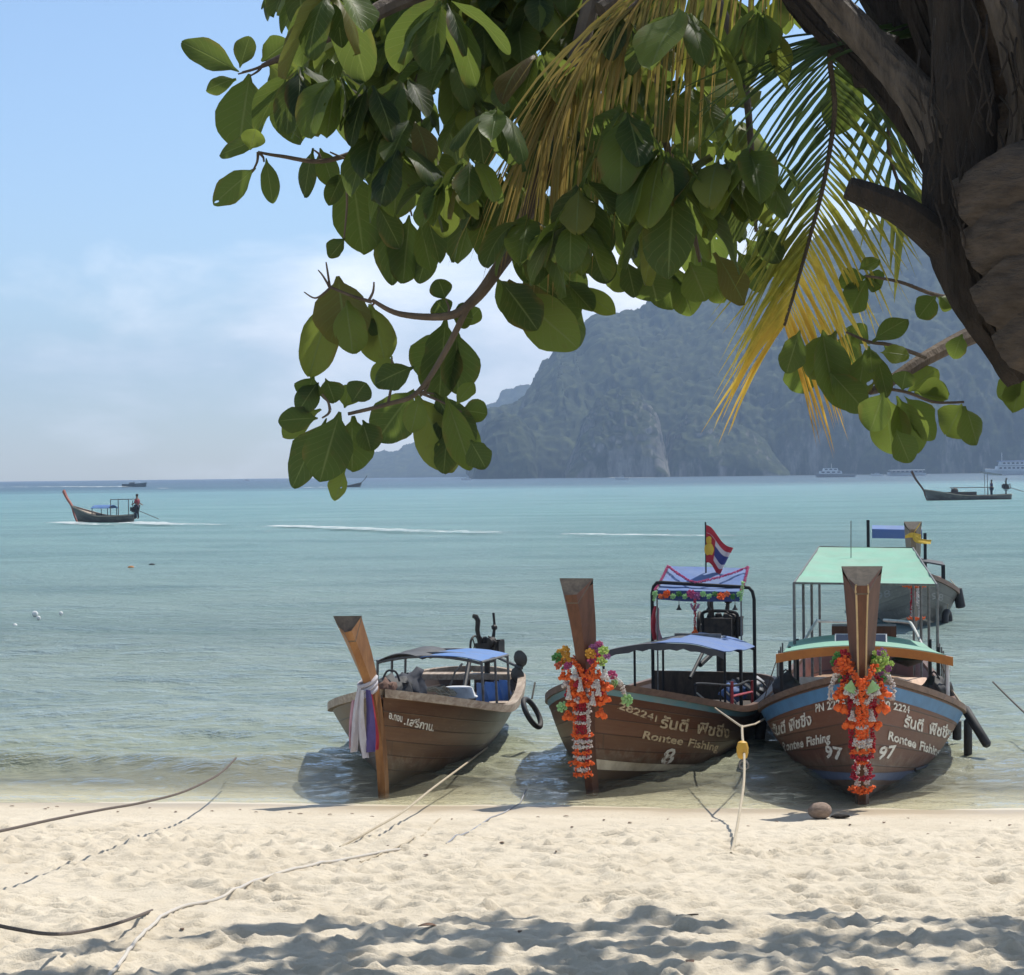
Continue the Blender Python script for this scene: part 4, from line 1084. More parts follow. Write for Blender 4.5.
# rails behind the lower roof, white slanted bars
for sd, pts in ((-1, [(804, 641, 5.2), (816, 622, 5.6), (819, 621, 5.8), (850, 622, 6.5)]), (1, [(922, 645, 5.2), (912, 625, 5.6), (906, 622, 5.8), (884, 620, 6.5)])):
    pb = MB(); pb.tube(catmull([along(B3, *p) for p in pts], 4), 0.018, 8); pb.build('grab_rail', M['whitepipe'], boat3)
bx = MB(); a, c = along(B3, 832, 640, 5.3), along(B3, 896, 626, 5.3); bx.box((a + c) / 2, (0.35, abs(c.y - a.y), abs(c.z - a.z) + 0.02)); bx.build('helm_box', M['prow_b'], boat3)
for x0, x1 in ((835, 858), (866, 887)):
    a, c = along(B3, x0, 647, 4.0), along(B3, x1, 634, 4.0); ctr = (a + c) / 2; w = abs(a.y - c.y)
    rot = Matrix.Rotation(R(42), 3, 'Y')
    pf = MB(); pf.box(ctr + V((0.06, 0, 0.0)), (0.20, w, 0.025), rot); po = pf.build('solar_panel', M['whiteplastic'], boat3, smooth=False)
    pf = MB(); pf.box(ctr + V((0.06, 0, 0)) + rot @ V((0, 0, 0.016)), (0.17, w - 0.03, 0.006), rot); pf.build('solar_cells', M['solar'], po, smooth=False)
for sd in (1, -1):
    bn = MB(); bn.box((-3.9, sd * 0.56, h3_.zg(3.6) + 0.10), (2.8, 0.42, 0.04), (0, R(3), 0)); bn.build('bench', M['deckp'], boat3)
bk = MB(); bk.box((-2.6, 0.0, 0.86), (0.05, 0.44, 0.5)); bk.build('mast_board', M['prow_b'], boat3)
an = MB(); an.tube([along(B3, 851, 562, 7.0), along(B3, 851, 521, 7.0)], 0.006, 5); an.build('antenna', M['steel'], boat3)
sk = MB(); p = h3_.pt(1.45, 0.30, 1, 0.01); q = h3_.pt(2.1, 0.34, 1, 0.012); sk.tube([p, lerp(p, q, 0.5) + V((0, 0.012, 0)), q], 0.016, 6); sk.build('rubbing_strake', M['rubber'], hull3)

# =========================================================== boat anchored behind
B4 = Boat(W(914, 629, 0.0), 10.0)
h4_ = Hull(L=9.0, hb=0.94, zbow=1.12, zmid=0.44, zst=0.55, bst=0.75, keel=0.3, rake=0.36, sb=2.5, round_st=0.6, pb=0.56, pm=0.32, sl=3.7)
boat4 = empty('longtail_boat', B4.M, 'grey longtail boat anchored out behind the mint-roofed one, yellow ribbon on its prow', 'boat', 'longtail boats moored at the beach')
hull4 = make_hull(boat4, h4_, M['hull_d'], M['rail_b'], M['darkin'], railw=0.09, foredeck=1.4, foredeckm=M['darkin'])
t4 = along(B4, 913, 524, -0.75); g4 = along(B4, 914, 580, -0.42)
prow4, sec4 = make_prow(boat4, [V((0.05, 0, -0.08)), V((0.24, 0, 0.5)), g4, lerp(g4, t4, 0.5), t4], [(0.13, 0.13), (0.14, 0.15), (0.20, 0.2), (0.28, 0.24), (0.34, 0.28)], M['prow_d'], M['cap'])
text_fit(B4, hull4, h4_, -1, '98', (878, 600), (891, 596), 7, mat('grey_lettering', (0.26, 0.26, 0.25), 0.7), -0.1, 0.01)
text_fit(B4, hull4, h4_, 1, '98', (930, 599), (943, 601), 7, mat('grey_lettering2', (0.30, 0.29, 0.27), 0.7), 0.1, 0.01)
for sd in (1, -1):
    st = MB(); st.sheet(strip(h4_, 0.05, 5.0, lambda x: 0.24, lambda x: 0.275, sd, 0.006)); st.build('boot_stripe', M['bootcream'], hull4)
a, c_, d_, e_ = along(B4, 872, 529, 5.5), along(B4, 922, 530, 5.5), along(B4, 920, 526, 6.5), along(B4, 873, 526, 6.5)
cn = MB(); cn.sheet(patch(a, c_, V((c_.x - 1.0, c_.y, c_.z + 0.06)), V((a.x - 1.0, a.y, a.z + 0.06)), 4, 3, 0.02), 0.02); cn.sheet([[a, c_], [a + V((0.02, 0, -0.20)), c_ + V((0.02, 0, -0.20))]], 0.01); roof4 = cn.build('roof', M['tarpblue2'], boat4)
for y, top in ((868, 520), (925, 533)):
    p = along(B4, y, top, 5.4); pb = MB(); pb.tube([p, V((p.x, p.y, 0.5))], 0.035, 8); pb.build('roof_post', M['blackpipe'], boat4)
a, c_ = along(B4, 918, 561, 4.0), along(B4, 945, 565, 4.0)
cn = MB(); cn.sheet(patch(V((a.x, -c_.y, a.z)), c_, V((c_.x - 1.6, c_.y, c_.z)), V((a.x - 1.6, -c_.y, a.z)), 8, 3, 0.02, 0.06), 0.03); aw4 = cn.build('awning', M['tarpdark'], boat4)
for xx in (4.0, 4.8, 5.5):
    for sd in (1, -1):
        pb = MB(); pb.tube([V((-xx, sd * c_.y * 0.98, c_.z)), V((-xx, sd * c_.y * 0.98, 0.6))], 0.018, 6); pb.build('awning_post', M['blackpipe'], aw4)

# =========================================================== boats under way / at anchor far out
def small_longtail(at, theta, label, hullm, prowm, roofm=None, zs=1.0, L=7.0, hb=0.7, frame=False, cargo=False, zbow=0.95, lean=0.9, top=1.9, group='longtail boats out on the bay'):
    B_ = Boat(at, theta); h = Hull(L=L, hb=hb, zbow=zbow, zmid=0.42, zst=0.5, bst=0.5, keel=0.25, rake=0.5, sb=2.4, round_st=0.5)
    rt = empty('longtail_boat', B_.M, label, 'boat', group)
    hu = make_hull(rt, h, hullm, M['rail_w'], M['darkin'], railw=0.07, foredeck=1.2, foredeckm=M['rail_w'])
    make_prow(rt, [V((0.06, 0, -0.06)), V((0.32, 0, 0.5)), V((0.52, 0, zbow)), V((0.52 + lean * 0.5, 0, lerp(zbow, top, 0.55))), V((0.52 + lean * 0.8, 0, top))], [(0.1, 0.1), (0.12, 0.12), (0.16, 0.16), (0.19, 0.18), (0.24, 0.2)], prowm, prowm)
    return B_, h, rt
M['prow_red'] = wood_mat('prow_red', (0.40, 0.12, 0.075), (0.30, 0.085, 0.055), (10, 10, 2))
def dmid(px, py): p = W(px, py, 0.0); return p

p = W(78, 522.0, 0.0)
B5, h5_, boat5 = small_longtail(p, 112.0, 'dark longtail boat with a red prow and blue awning under way with one driver', M['hull_d'], M['prow_red'], L=4.7, hb=0.8, zbow=1.15, lean=0.9, top=2.3)
cn = MB(); cn.sheet(patch(V((-1.5, -0.6, 1.0)), V((-1.5, 0.6, 1.0)), V((-3.0, 0.6, 1.0)), V((-3.0, -0.6, 1.0)), 6, 4, 0, 0.22), 0.03); aw5 = cn.build('awning', M['tarpblue'], boat5)
for x in (1.6, 2.9):
    for sd in (1, -1):
        pb = MB(); pb.tube([V((-x, 0.58 * sd, 1.0)), V((-x, 0.6 * sd, 0.4))], 0.03, 6); pb.build('awning_post', M['blackpipe'], aw5)
for x in (3.1, 4.6):
    pb = MB(); pb.tube([V((-x, -0.5, 0.4)), V((-x, -0.5, 1.62)), V((-x, 0.5, 1.62)), V((-x, 0.5, 0.4))], 0.035, 6); pb.build('roof_frame', M['steel'], boat5)
for sd in (1, -1):
    pb = MB(); pb.tube([V((-3.1, 0.5 * sd, 1.62)), V((-4.6, 0.5 * sd, 1.62))], 0.03, 6); pb.build('roof_bar', M['steel'], boat5)
engine_parts(boat5, (-4.8, 0, 0.9), 1.1, 0, V((-1, 0, -0.36)), 2.0, False)

p = W(928, 500.5, 0.0)
B6, h6_, boat6 = small_longtail(p, 76.0, 'long low bare longtail boat crossing near the far cliffs with a standing driver', M['hull_d'], M['prow_b'], L=9.2, hb=0.75, zbow=1.1, lean=1.6, top=3.0)
cn = MB(); cn.box((-3.6, 0, 0.62), (3.0, 1.0, 0.4)); cn.blob((-2.9, 0, 0.9), (0.35, 0.4, 0.35), 2, 0.1); cn.build('cargo_cover', M['darkin'], boat6)
cn = MB(); cn.tube([V((-2.4, 0, 1.25)), V((-6.8, 0, 1.25))], 0.05, 6); cn.build('ridge_pole', M['steel'], boat6)
for x in (2.6, 6.6):
    pb = MB(); pb.tube([V((-x, 0, 0.4)), V((-x, 0, 1.25))], 0.04, 6); pb.build('ridge_post', M['steel'], boat6)
cn = MB(); cn.box((-6.9, 0, 2.65), (2.2, 0.8, 0.13), (0, R(-8), 0)); rf6 = cn.build('sun_roof', M['tarpgrey'], boat6)
for sd in (1, -1):
    pb = MB(); pb.tube([V((-6.4, 0.3 * sd, 2.62)), V((-6.4, 0.3 * sd, 0.5))], 0.03, 6); pb.build('roof_post', M['steel'], rf6)
engine_parts(boat6, (-8.6, 0, 1.3), 1.5, 0, V((-1, 0, -0.28)), 3.4, False)
# =========================================================== sea almond tree: leaves
def leaf_material():
    m, nt = nmat('almond_leaf'); b = NT(nt)
    uv = b.n('ShaderNodeTexCoord').outputs['UV']
    u, v, _ = b.n('ShaderNodeSeparateXYZ', {0: uv}).outputs
    tint = b.n('ShaderNodeAttribute', attribute_name='tint').outputs['Fac']
    au = b.math('ABSOLUTE', b.math('SUBTRACT', u, 0.5))
    vein = b.math('FRACT', b.math('MULTIPLY', b.math('SUBTRACT', v, b.math('MULTIPLY', au, 0.55)), 9.0))
    vm = b.ramp(vein, [(0.0, 1.0), (0.07, 0.0), (0.93, 0.0), (1.0, 1.0)])
    mid = b.ramp(au, [(0.0, 1.0), (0.035, 0.0)])
    vv = b.math('MAXIMUM', b.math('MULTIPLY', vm, 0.45), mid)
    pos = b.n('ShaderNodeNewGeometry').outputs['Position']
    spot = b.noise(pos, 38, 4, 0.7)
    base = b.ramp(tint, [(0.0, (0.014, 0.030, 0.014)), (0.35, (0.026, 0.052, 0.018)), (0.6, (0.070, 0.112, 0.025)), (0.8, (0.15, 0.19, 0.035)), (0.92, (0.12, 0.10, 0.035)), (1.0, (0.075, 0.042, 0.02))])
    c = b.mix(vv, base, (0.17, 0.21, 0.08))
    c = b.mix(b.math('MULTIPLY', b.ramp(spot, [(0.56, 0.0), (0.72, 1.0)]), 0.45), c, (0.10, 0.07, 0.03))
    rim = b.math('MULTIPLY', b.ramp(au, [(0.34, 0.0), (0.50, 1.0)]), b.ramp(b.noise(pos, 9, 3, 0.6), [(0.52, 0.0), (0.66, 0.8)]))
    c = b.mix(rim, c, (0.15, 0.085, 0.03))
    tr = b.mix(0.5, c, (0.29, 0.38, 0.065))
    tr = b.mix(b.math('MULTIPLY', vv, 0.35), tr, (0.09, 0.13, 0.02))
    bp = b.n('ShaderNodeBump', {'Height': vv, 'Strength': 0.35, 'Distance': 0.004}).outputs[0]
    p = b.n('ShaderNodeBsdfPrincipled', {'Base Color': c, 'Roughness': 0.5, 'Normal': bp, 'Specular IOR Level': 0.22}).outputs[0]
    t = b.n('ShaderNodeBsdfTranslucent', {'Color': tr, 'Normal': bp}).outputs[0]
    lf = b.n('ShaderNodeMixShader', {0: 0.46, 1: p, 2: t}).outputs[0]
    hole = b.math('GREATER_THAN', b.noise(pos, 17, 2, 0.5), 0.765)
    b.out(b.n('ShaderNodeMixShader', {0: hole, 1: lf, 2: b.n('ShaderNodeBsdfTransparent').outputs[0]}).outputs[0])
    return m
M['leaf'] = leaf_material()

def add_leaf(mb, base, d, L, wid, face=None, droop=0.5, fold=0.35, tint=0.3, nt=13, ragged=0.0):
    """an obovate leathery leaf: base point, starting direction, length, full width; droops and folds along the midrib"""
    d = V(d).normalized(); g = V((0, 0, -1))
    side = d.cross(V(face) if face is not None else V((random.uniform(-1, 1), random.uniform(-1, 1), random.uniform(0, 1))))
    if side.length < 1e-3: side = d.cross(V((1, 0.2, 0.1)))
    side.normalize()
    p = V(base); vs = []; uv = []; cols = 5
    curl = random.uniform(-0.45, 0.55); wob = random.uniform(0, 6.3); rg = [random.uniform(-1, 1) for _ in range(2 * nt + 4)]
    for i in range(nt + 1):
        t = math.sin(math.pi / 2 * i / nt) ** 1.05; t0 = math.sin(math.pi / 2 * (i - 1) / nt) ** 1.05 if i else 0
        dd = (d + g * droop * t * t).normalized()
        if i: p = p + dd * (L * (t - t0))
        n = side.cross(dd).normalized()
        ww = wid * 0.5 * 1.04 * max(0, math.sin(math.pi * min(1, t ** 1.25))) ** 0.62 * min(1, t * 3.4 + 0.14) if i < nt else wid * 0.03
        if i == 0: ww = wid * 0.03
        ww = max(ww, 0.0)
        f = fold * (1 - 0.5 * t)
        for k in range(cols):
            s_ = (k - 2) / 2
            w2 = ww * (1 + (ragged * (math.sin(t * 8 + rg[0] * 6 + 2 * s_) + 0.6 * math.sin(t * 19 + rg[1] * 6 - 3 * s_)) if abs(s_) == 1 else 0))
            wave = 0.05 * wid * math.sin(t * 9 + wob + s_ * 1.5) * abs(s_)
            q = p + side * (w2 * s_ * math.cos(f * abs(s_))) + n * (w2 * abs(s_) * math.sin(f) + wave - curl * wid * 0.4 * s_ * s_)
            vs.append(q); uv.append((0.5 + 0.5 * s_, t))
    fs = [(i * cols + k, i * cols + k + 1, (i + 1) * cols + k + 1, (i + 1) * cols + k) for i in range(nt) for k in range(cols - 1)]
    mb.add(vs, fs); mb.uv += uv; mb.tint += [tint] * len(vs)

DL = 7.2            # the hanging branches are about seven metres off
PXM = DL / FPX
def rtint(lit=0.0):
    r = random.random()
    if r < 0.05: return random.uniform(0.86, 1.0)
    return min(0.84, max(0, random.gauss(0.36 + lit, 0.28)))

crown = MB(); crown.uv = []; crown.tint = []
def leaf_px(bx, by, tx, ty, wpx, depth=DL, tint=None, tilt=None):
    """one leaf between two seen points, standing at its own distance from the camera"""
    dz = random.uniform(-0.25, 0.25)
    a = P(bx, by, depth); c = P(tx, ty, depth + dz * (V((tx - bx, ty - by)).length * PXM))
    L = (c - a).length; d = (c - a)
    face = V((random.uniform(-0.45, 0.45), -1, random.uniform(0.1, 0.6)))
    add_leaf(crown, a, d + V((0, 0, 0.12 * L)), L * 1.04, wpx * PXM * depth / DL * 0.94, face, 0.12, random.uniform(0.15, 0.55), rtint() if tint is None else tint, ragged=random.uniform(0.0, 0.09))
# ---- the outer leaves that hang clear against the sky (base x, y, tip x, y, width)
OUT = [(239,72,182,47,30),(250,74,240,148,56),(236,78,208,92,20),(240,68,250,38,24),(262,62,290,44,30),(268,64,296,88,34),(292,66,300,142,52),(262,138,222,158,24),(256,168,217,206,30),(266,158,272,202,20),(250,150,256,130,26),
 (312,148,305,196,24),(320,148,332,186,26),(352,170,362,252,60),(344,172,330,205,22),(346,238,331,258,20),(388,196,392,282,34),(378,205,398,248,28),(410,215,404,281,40),(420,222,430,270,28),(424,205,438,262,24),(432,240,420,282,30),
 (334,292,312,374,42),(338,276,346,344,62),(346,300,352,352,40),(372,304,384,362,42),(368,310,366,350,24),(392,356,380,388,30),(414,366,378,386,30),
 (318,382,300,412,28),(326,378,334,402,30),(314,376,306,398,30),(322,410,286,438,34),(318,418,280,424,28),(344,408,350,386,28),(352,402,366,384,30),(326,418,296,486,40),(340,412,322,480,52),(352,416,352,470,46),(362,420,370,450,32),(346,470,336,500,24),
 (414,390,380,442,48),(416,392,450,470,56),(420,396,412,432,26),(434,392,466,452,44),(446,396,468,468,34),(452,400,472,462,30),(462,410,486,416,28),(456,404,474,384,18),(470,440,484,468,30),(448,430,444,472,28),
 (446,300,438,280,26),(448,316,436,302,26),(452,318,472,320,30),(446,318,440,398,46),(440,330,420,374,40),(456,330,458,392,44),(444,350,430,392,30),(464,326,480,310,24),
 (496,276,520,318,34),(502,282,534,330,44),(508,280,548,332,46),(512,292,572,350,52),(520,276,556,300,40),(540,290,576,346,50),(548,284,574,320,40),(556,262,582,300,34),(574,288,612,316,24),(566,282,590,312,26),(596,246,606,282,32),(612,262,626,290,34),(626,258,634,296,26),(640,262,652,290,36),
 (648,268,656,300,46),(664,262,672,308,50),(676,268,690,314,40),(690,262,704,300,40),(702,258,722,302,34),(716,252,742,304,40),(738,250,760,290,36),(746,238,772,276,34),(760,226,778,262,30),
 (838,58,836,132,54),(820,10,842,60,44),(752,4,772,76,42),(740,20,744,70,40),(706,80,736,54,30),(690,90,742,66,36),(700,100,760,96,40),(704,94,716,140,34)]
for o_ in OUT: leaf_px(*o_, depth=DL + random.uniform(-0.35, 0.35))
# right hand spray under the palm
RIGHT = [(866,278,840,286,26),(868,278,852,312,34),(864,276,880,288,28),(858,270,880,262,18),(936,296,920,318,28),(940,296,952,308,20),(962,334,954,358,22),(984,330,1012,358,30),(988,322,1016,340,26),
 (870,344,846,330,26),(872,340,908,322,26),(870,346,872,372,22),(866,350,858,398,30),(876,352,886,396,22),(880,352,908,358,24),(884,346,900,362,20),(850,330,846,372,34),(836,330,812,376,40),(822,330,832,392,46),(812,340,846,410,40),(830,372,862,412,36),(800,330,788,372,30),(792,356,806,392,36),
 (884,392,872,430,38),(886,396,892,452,44),(896,396,914,452,40),(904,396,930,440,34),(908,392,938,372,30),(914,394,946,402,34),(920,388,948,396,24),(902,390,906,372,26),(890,390,880,376,24),(962,404,948,436,44),(966,406,976,444,34),(1022,380,1000,398,28),(1024,376,1014,412,30),(896,430,908,462,30)]
for o_ in RIGHT: leaf_px(*o_, depth=DL - 0.3 + random.uniform(-0.3, 0.3), tint=random.uniform(0.45, 0.75))

# ---- the dense part: rosettes of hanging leaves at twig ends
def rosette(c, n, L, lit=0.0, spread=0.9):
    for k in range(n):
        a = 2 * math.pi * k / n + random.uniform(-0.4, 0.4); el = random.uniform(-1.5, -0.1)
        d = V((math.cos(a) * spread, math.sin(a) * spread, el - 0.25))
        l = L * random.uniform(0.65, 1.15)
        add_leaf(crown, V(c) + d.normalized() * 0.03, d, l, l * random.uniform(0.42, 0.58), V((d.x * 0.2, d.y * 0.2, 1)), random.uniform(0.5, 1.9), random.uniform(0.1, 0.5), rtint(lit), ragged=random.uniform(0.0, 0.09))
DENSE = [(300,6),(330,20),(352,60),(318,70),(300,96),(338,104),(372,24),(392,70),(370,112),(410,20),(426,64),(404,110),(444,30),(450,90),(470,60),(490,20),(496,84),(516,50),(520,110),(540,20),(470,130),(440,140),(412,150),(388,150),(498,140),(540,84),(560,40),(566,96),(590,20),(600,70),(590,120),(620,40),(632,96),(626,140),(650,20),(656,70),(664,130),(684,40),(690,110),(694,160),(720,20),(716,66),(664,180),(640,180),(612,160),(700,200),(676,216),(644,220),(720,190),(738,216),(704,236),(590,170),(560,150),(540,170),(470,190),(446,206),(478,230),(500,200),(520,216),(548,226),(580,214),(604,214),(530,250),(572,250),(610,240),(656,240),(740,150),(748,184),(760,40),(784,16),(420,182),(400,176)]
for (x, y) in DENSE:
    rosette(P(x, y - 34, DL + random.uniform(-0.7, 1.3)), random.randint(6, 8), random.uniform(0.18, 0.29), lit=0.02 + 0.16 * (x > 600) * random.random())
for k in range(95):
    x = random.uniform(290, 660); y = random.uniform(-120, 75)
    rosette(P(x, y, DL + random.uniform(0.4, 3.0)), 7, random.uniform(0.22, 0.30))
# ---- the rest of the crown above and beyond, it shades the near sand
shade_c = []
for k in range(520):
    x = random.uniform(-0.9, 6.6); y = random.uniform(11.0, 15.0 - 0.16 * abs(x - 2.9))
    z = random.uniform(6.4, 8.4) + 0.10 * (y - 10)
    if z < CAMZ + 0.252 * y + 0.35: continue
    if vnoise(np.array(x * 0.75 + 3.1), np.array(y * 0.75), 404) < 0.28: continue
    shade_c.append((x, y, z)); rosette((x, y, z), 7, random.uniform(0.24, 0.32))

for k in range(45):  # unseen leaves added above the frame to block sun from the hanging ones
    x = random.uniform(-2.0, 0.6); y = random.uniform(8.0, 11.0); z = random.uniform(5.5, 7.3)
    if z < CAMZ + 0.245 * y + 0.3: continue
    rosette((x, y, z), 7, random.uniform(0.24, 0.32))
almond = empty('sea_almond_tree', None, 'sea almond tree with big leathery leaves hanging across the top of the view', 'tree')
crown.build('crown', M['leaf'], almond, angle=180)
M['bark'] = mat('grey_bark', (0.14, 0.105, 0.075), 0.9, (0.06, 0.045, 0.033), 9, (1, 1, 0.4), bump=0.6, bscale=30)
def limb(pts, r0, r1, name='branch', m='bark', n=8, wig=0.0):
    pth = catmull(pts, 6); k = len(pth)
    if wig: pth = [p + V((random.uniform(-wig, wig), random.uniform(-wig, wig), random.uniform(-wig, wig))) if 0 < i < k - 1 else p for i, p in enumerate(pth)]
    b_ = MB(); b_.tube(pth, [lerp(r0, r1, i / (k - 1)) for i in range(k)], n); return b_.build(name, M[m], almond)
gz = lambda x, y: sand_z(x, y)
tb0 = V((5.2, 8.2, gz(5.2, 8.2) - 0.2))
limb([tb0, (5.1, 8.3, 2.6), (4.9, 8.6, 4.6), (4.4, 9.2, 6.4), (3.4, 10.2, 7.6)], 0.26, 0.14, 'trunk', n=12)
limb([(4.4, 9.2, 6.4), (4.0, 11.5, 7.6), (3.2, 14.2, 8.0)], 0.12, 0.04)
limb([(4.9, 8.6, 4.6), (3.4, 8.3, 6.2), (1.6, 8.0, 6.0), P(700, -60, 7.6), P(600, 10, 7.4)], 0.13, 0.03)
limb([(3.4, 8.3, 6.2), (1.2, 8.0, 5.9), (0.2, 7.8, 5.6), P(460, -40, 7.5), P(380, 10, 7.3), P(320, 40, 7.2), P(262, 66, 7.2)], 0.08, 0.008)
limb([P(600, -30, 7.6), P(560, 120, 7.4), P(520, 230, 7.3), P(497, 270, 7.2), P(474, 300, 7.2), P(448, 316, 7.2), P(400, 314, 7.2), P(372, 300, 7.2)], 0.035, 0.006)
limb([P(470, 302, 7.2), P(446, 350, 7.2), P(418, 392, 7.2), P(388, 404, 7.2), P(348, 414, 7.2)], 0.012, 0.006)
limb([P(372, 302, 7.2), P(352, 296, 7.2), P(328, 286, 7.2)], 0.007, 0.004)
for tp in ((318, 270), (304, 292), (326, 262)): limb([P(330, 288, 7.2), P((tp[0] + 328) / 2, tp[1] + 6, 7.2), P(*tp, 7.2)], 0.005, 0.002, 'twig', n=5)
for a, c in (((262, 66), (238, 74)), ((262, 66), (250, 76)), ((258, 152), (264, 162)), ((258, 152), (252, 172)), ((320, 158), (314, 150)), ((346, 172), (352, 174)), ((346, 172), (344, 238)), ((400, 190), (390, 198)), ((400, 190), (412, 216)), ((372, 300), (372, 306)), ((388, 404), (392, 358)), ((330, 410), (322, 418)), ((418, 392), (434, 394)), ((418, 392), (462, 412)), ((448, 316), (446, 300)), ((368, 302), (374, 282)), ((330, 410), (322, 394)), ((420, 396), (430, 380)), ((262, 66), (242, 72)), ((360, 168), (330, 152))): limb([P(*a, 7.2), P((a[0] + c[0]) / 2 + 2, (a[1] + c[1]) / 2, 7.2), P(*c, 7.2)], 0.006, 0.003, 'twig', n=5)
limb([P(420, 60, 7.4), P(390, 130, 7.3), P(330, 160, 7.2), P(280, 156, 7.2), P(258, 152, 7.2)], 0.014, 0.004)
limb([P(420, 120, 7.4), P(380, 162, 7.2), P(346, 172, 7.2)], 0.012, 0.005)
limb([P(640, 0, 7.6), P(660, 120, 7.4), P(690, 220, 7.2), P(700, 262, 7.2)], 0.02, 0.006)
limb([P(700, -40, 7.6), P(740, 60, 7.4), P(752, 160, 7.2), P(756, 232, 7.2)], 0.02, 0.006)
limb([(4.6, 8.0, 3.4), P(1240, 270, 7.6), P(1060, 310, 7.5), P(985, 330, 7.4), P(930, 356, 7.2), P(886, 384, 7.0), P(870, 392, 6.9)], 0.06, 0.010)
limb([P(925, 357, 7.1), P(890, 345, 6.9), P(870, 342, 6.9), P(846, 332, 6.9)], 0.008, 0.004)
limb([P(880, 388, 6.9), P(906, 392, 6.9), P(934, 402, 6.9), P(964, 402, 6.9)], 0.006, 0.004)
limb([P(985, 300, 7.3), P(940, 296, 7.2), P(900, 282, 7.1), P(866, 276, 7.0)], 0.010, 0.004)

# =========================================================== coconut palm at the right edge
palm = empty('coconut_palm', Matrix.Translation((0.055, 0, 0)), 'leaning coconut palm with rough brown trunk at the right edge of the view', 'tree')
def trunk_mat():
    m, nt = nmat('palm_bark'); b = NT(nt)
    tc = b.n('ShaderNodeTexCoord').outputs['Object']
    f = b.noise(b.map(tc, (2.2, 2.2, 16)), 1.0, 6, 0.7, 0.6); g = b.noise(tc, 7, 5, 0.65); k = b.noise(b.map(tc, (30, 30, 4)), 1.0, 4, 0.7)
    c = b.mix(b.ramp(f, [(0.3, 0.0), (0.7, 1.0)]), (0.085, 0.063, 0.046), (0.034, 0.025, 0.018))
    c = b.mix(b.math('MULTIPLY', b.ramp(g, [(0.45, 0.0), (0.7, 1.0)]), 0.55), c, (0.16, 0.125, 0.092))
    c = b.mix(b.math('MULTIPLY', b.ramp(k, [(0.5, 0.0), (0.75, 1.0)]), 0.5), c, (0.03, 0.022, 0.016))
    bp = b.n('ShaderNodeBump', {'Height': b.math('ADD', f, k), 'Strength': 0.9, 'Distance': 0.03}).outputs[0]
    b.out(b.n('ShaderNodeBsdfPrincipled', {'Base Color': c, 'Roughness': 0.85, 'Normal': bp, 'Specular IOR Level': 0.2}).outputs[0])
    return m
M['palmbark'] = trunk_mat()
M['ringbark'] = mat('ringed_palm_bark', (0.085, 0.066, 0.050), 0.9, (0.035, 0.026, 0.019), 9, (1.5, 1.5, 5), bump=0.8, bscale=26)
M['fibre'] = mat('brown_fibre', (0.030, 0.022, 0.016), 0.95, (0.010, 0.008, 0.006), 22, (1, 1, 0.2), bump=1.0, bscale=70)
M['petiole'] = mat('dry_petiole', (0.10, 0.08, 0.06), 0.75, (0.032, 0.025, 0.019), 7, (4, 4, 0.6), bump=0.7, bscale=30)
PD = 6.4
tp = [V((3.55, PD + 0.3, sand_z(3.55, PD + 0.3) - 0.2)), P(1420, 760, PD + 0.2), P(1225, 500, PD + 0.1), P(1120, 380, PD), P(1062, 280, PD), P(1030, 190, PD), P(1010, 100, PD), P(990, 10, PD), P(975, -70, PD)]
tb_ = MB(); pth = catmull(tp, 22); k = len(pth); nrr = 26
vs = []; fs = []
up = V((0, -1, 0))
for i, p in enumerate(pth):
    t = (pth[min(i + 1, k - 1)] - pth[max(i - 1, 0)]).normalized(); u = (up - t * up.dot(t)).normalized(); w = t.cross(u)
    f = i / (k - 1); r = lerp(0.30, 0.24, f)
    for j in range(nrr):
        a = 2 * math.pi * j / nrr
        ph = (i * 0.1 + 0.32 * math.sin(a + 0.9)) % 1.0
        rr = r * (1 + 0.10 * ph - 0.04) * (1 + 0.05 * mn.noise(V((math.cos(a) * 2, math.sin(a) * 2, i * 0.12))))
        vs.append(p + (u * math.cos(a) + w * math.sin(a)) * rr)
for i in range(k - 1):
    for j in range(nrr): fs.append((i * nrr + j, i * nrr + (j + 1) % nrr, (i + 1) * nrr + (j + 1) % nrr, (i + 1) * nrr + j))
tb_.add(vs, fs); tb_.build('trunk', M['palmbark'], palm, angle=50)
# old frond bases wrapped round the head of the trunk
def boot(path, w0, w1, th, m, name, bend=0.5):
    rg_ = 0.001 if m == 'ringbark' else 0.016
    """a broad channelled frond base: wide where it clasps the trunk, narrowing to a stalk"""
    pth = catmull(path, 8); n = len(pth); rows = []
    for i, p in enumerate(pth):
        t = (pth[min(i + 1, n - 1)] - pth[max(i - 1, 0)]).normalized()
        lat = t.cross(V((0, -1, 0.25))).normalized(); nor = lat.cross(t).normalized()
        if nor.y > 0: nor = -nor
        w = lerp(w0, w1, (i / (n - 1)) ** 0.7) * 0.5; b2 = bend * w
        row = []
        for a in range(19):
            s_ = -1 + a / 9
            row.append(p + lat * w * s_ + nor * (b2 * (1 - s_ * s_) + 0.012 * mn.noise(V((s_ * 3, i * 0.5, w0 * 9))) + rg_ * mn.noise(V((s_ * 11, i * 0.16, w0 * 31)))))
        rows.append(row)
    b_ = MB(); b_.sheet(rows, th); return b_.build(name, M[m], palm, angle=60)
boot([P(1010, 372, 6.2), P(985, 330, 6.16), P(955, 280, 6.14), P(940, 220, 6.15), P(944, 150, 6.2), P(946, 90, 6.25)], 0.16, 0.24, 0.03, 'fibre', 'frond_base', 0.6)
boot([P(1000, 350, 6.1), P(992, 300, 6.06), P(985, 240, 6.05), P(990, 170, 6.1), P(1002, 110, 6.15)], 0.10, 0.15, 0.03, 'palmbark', 'frond_base', 0.6)
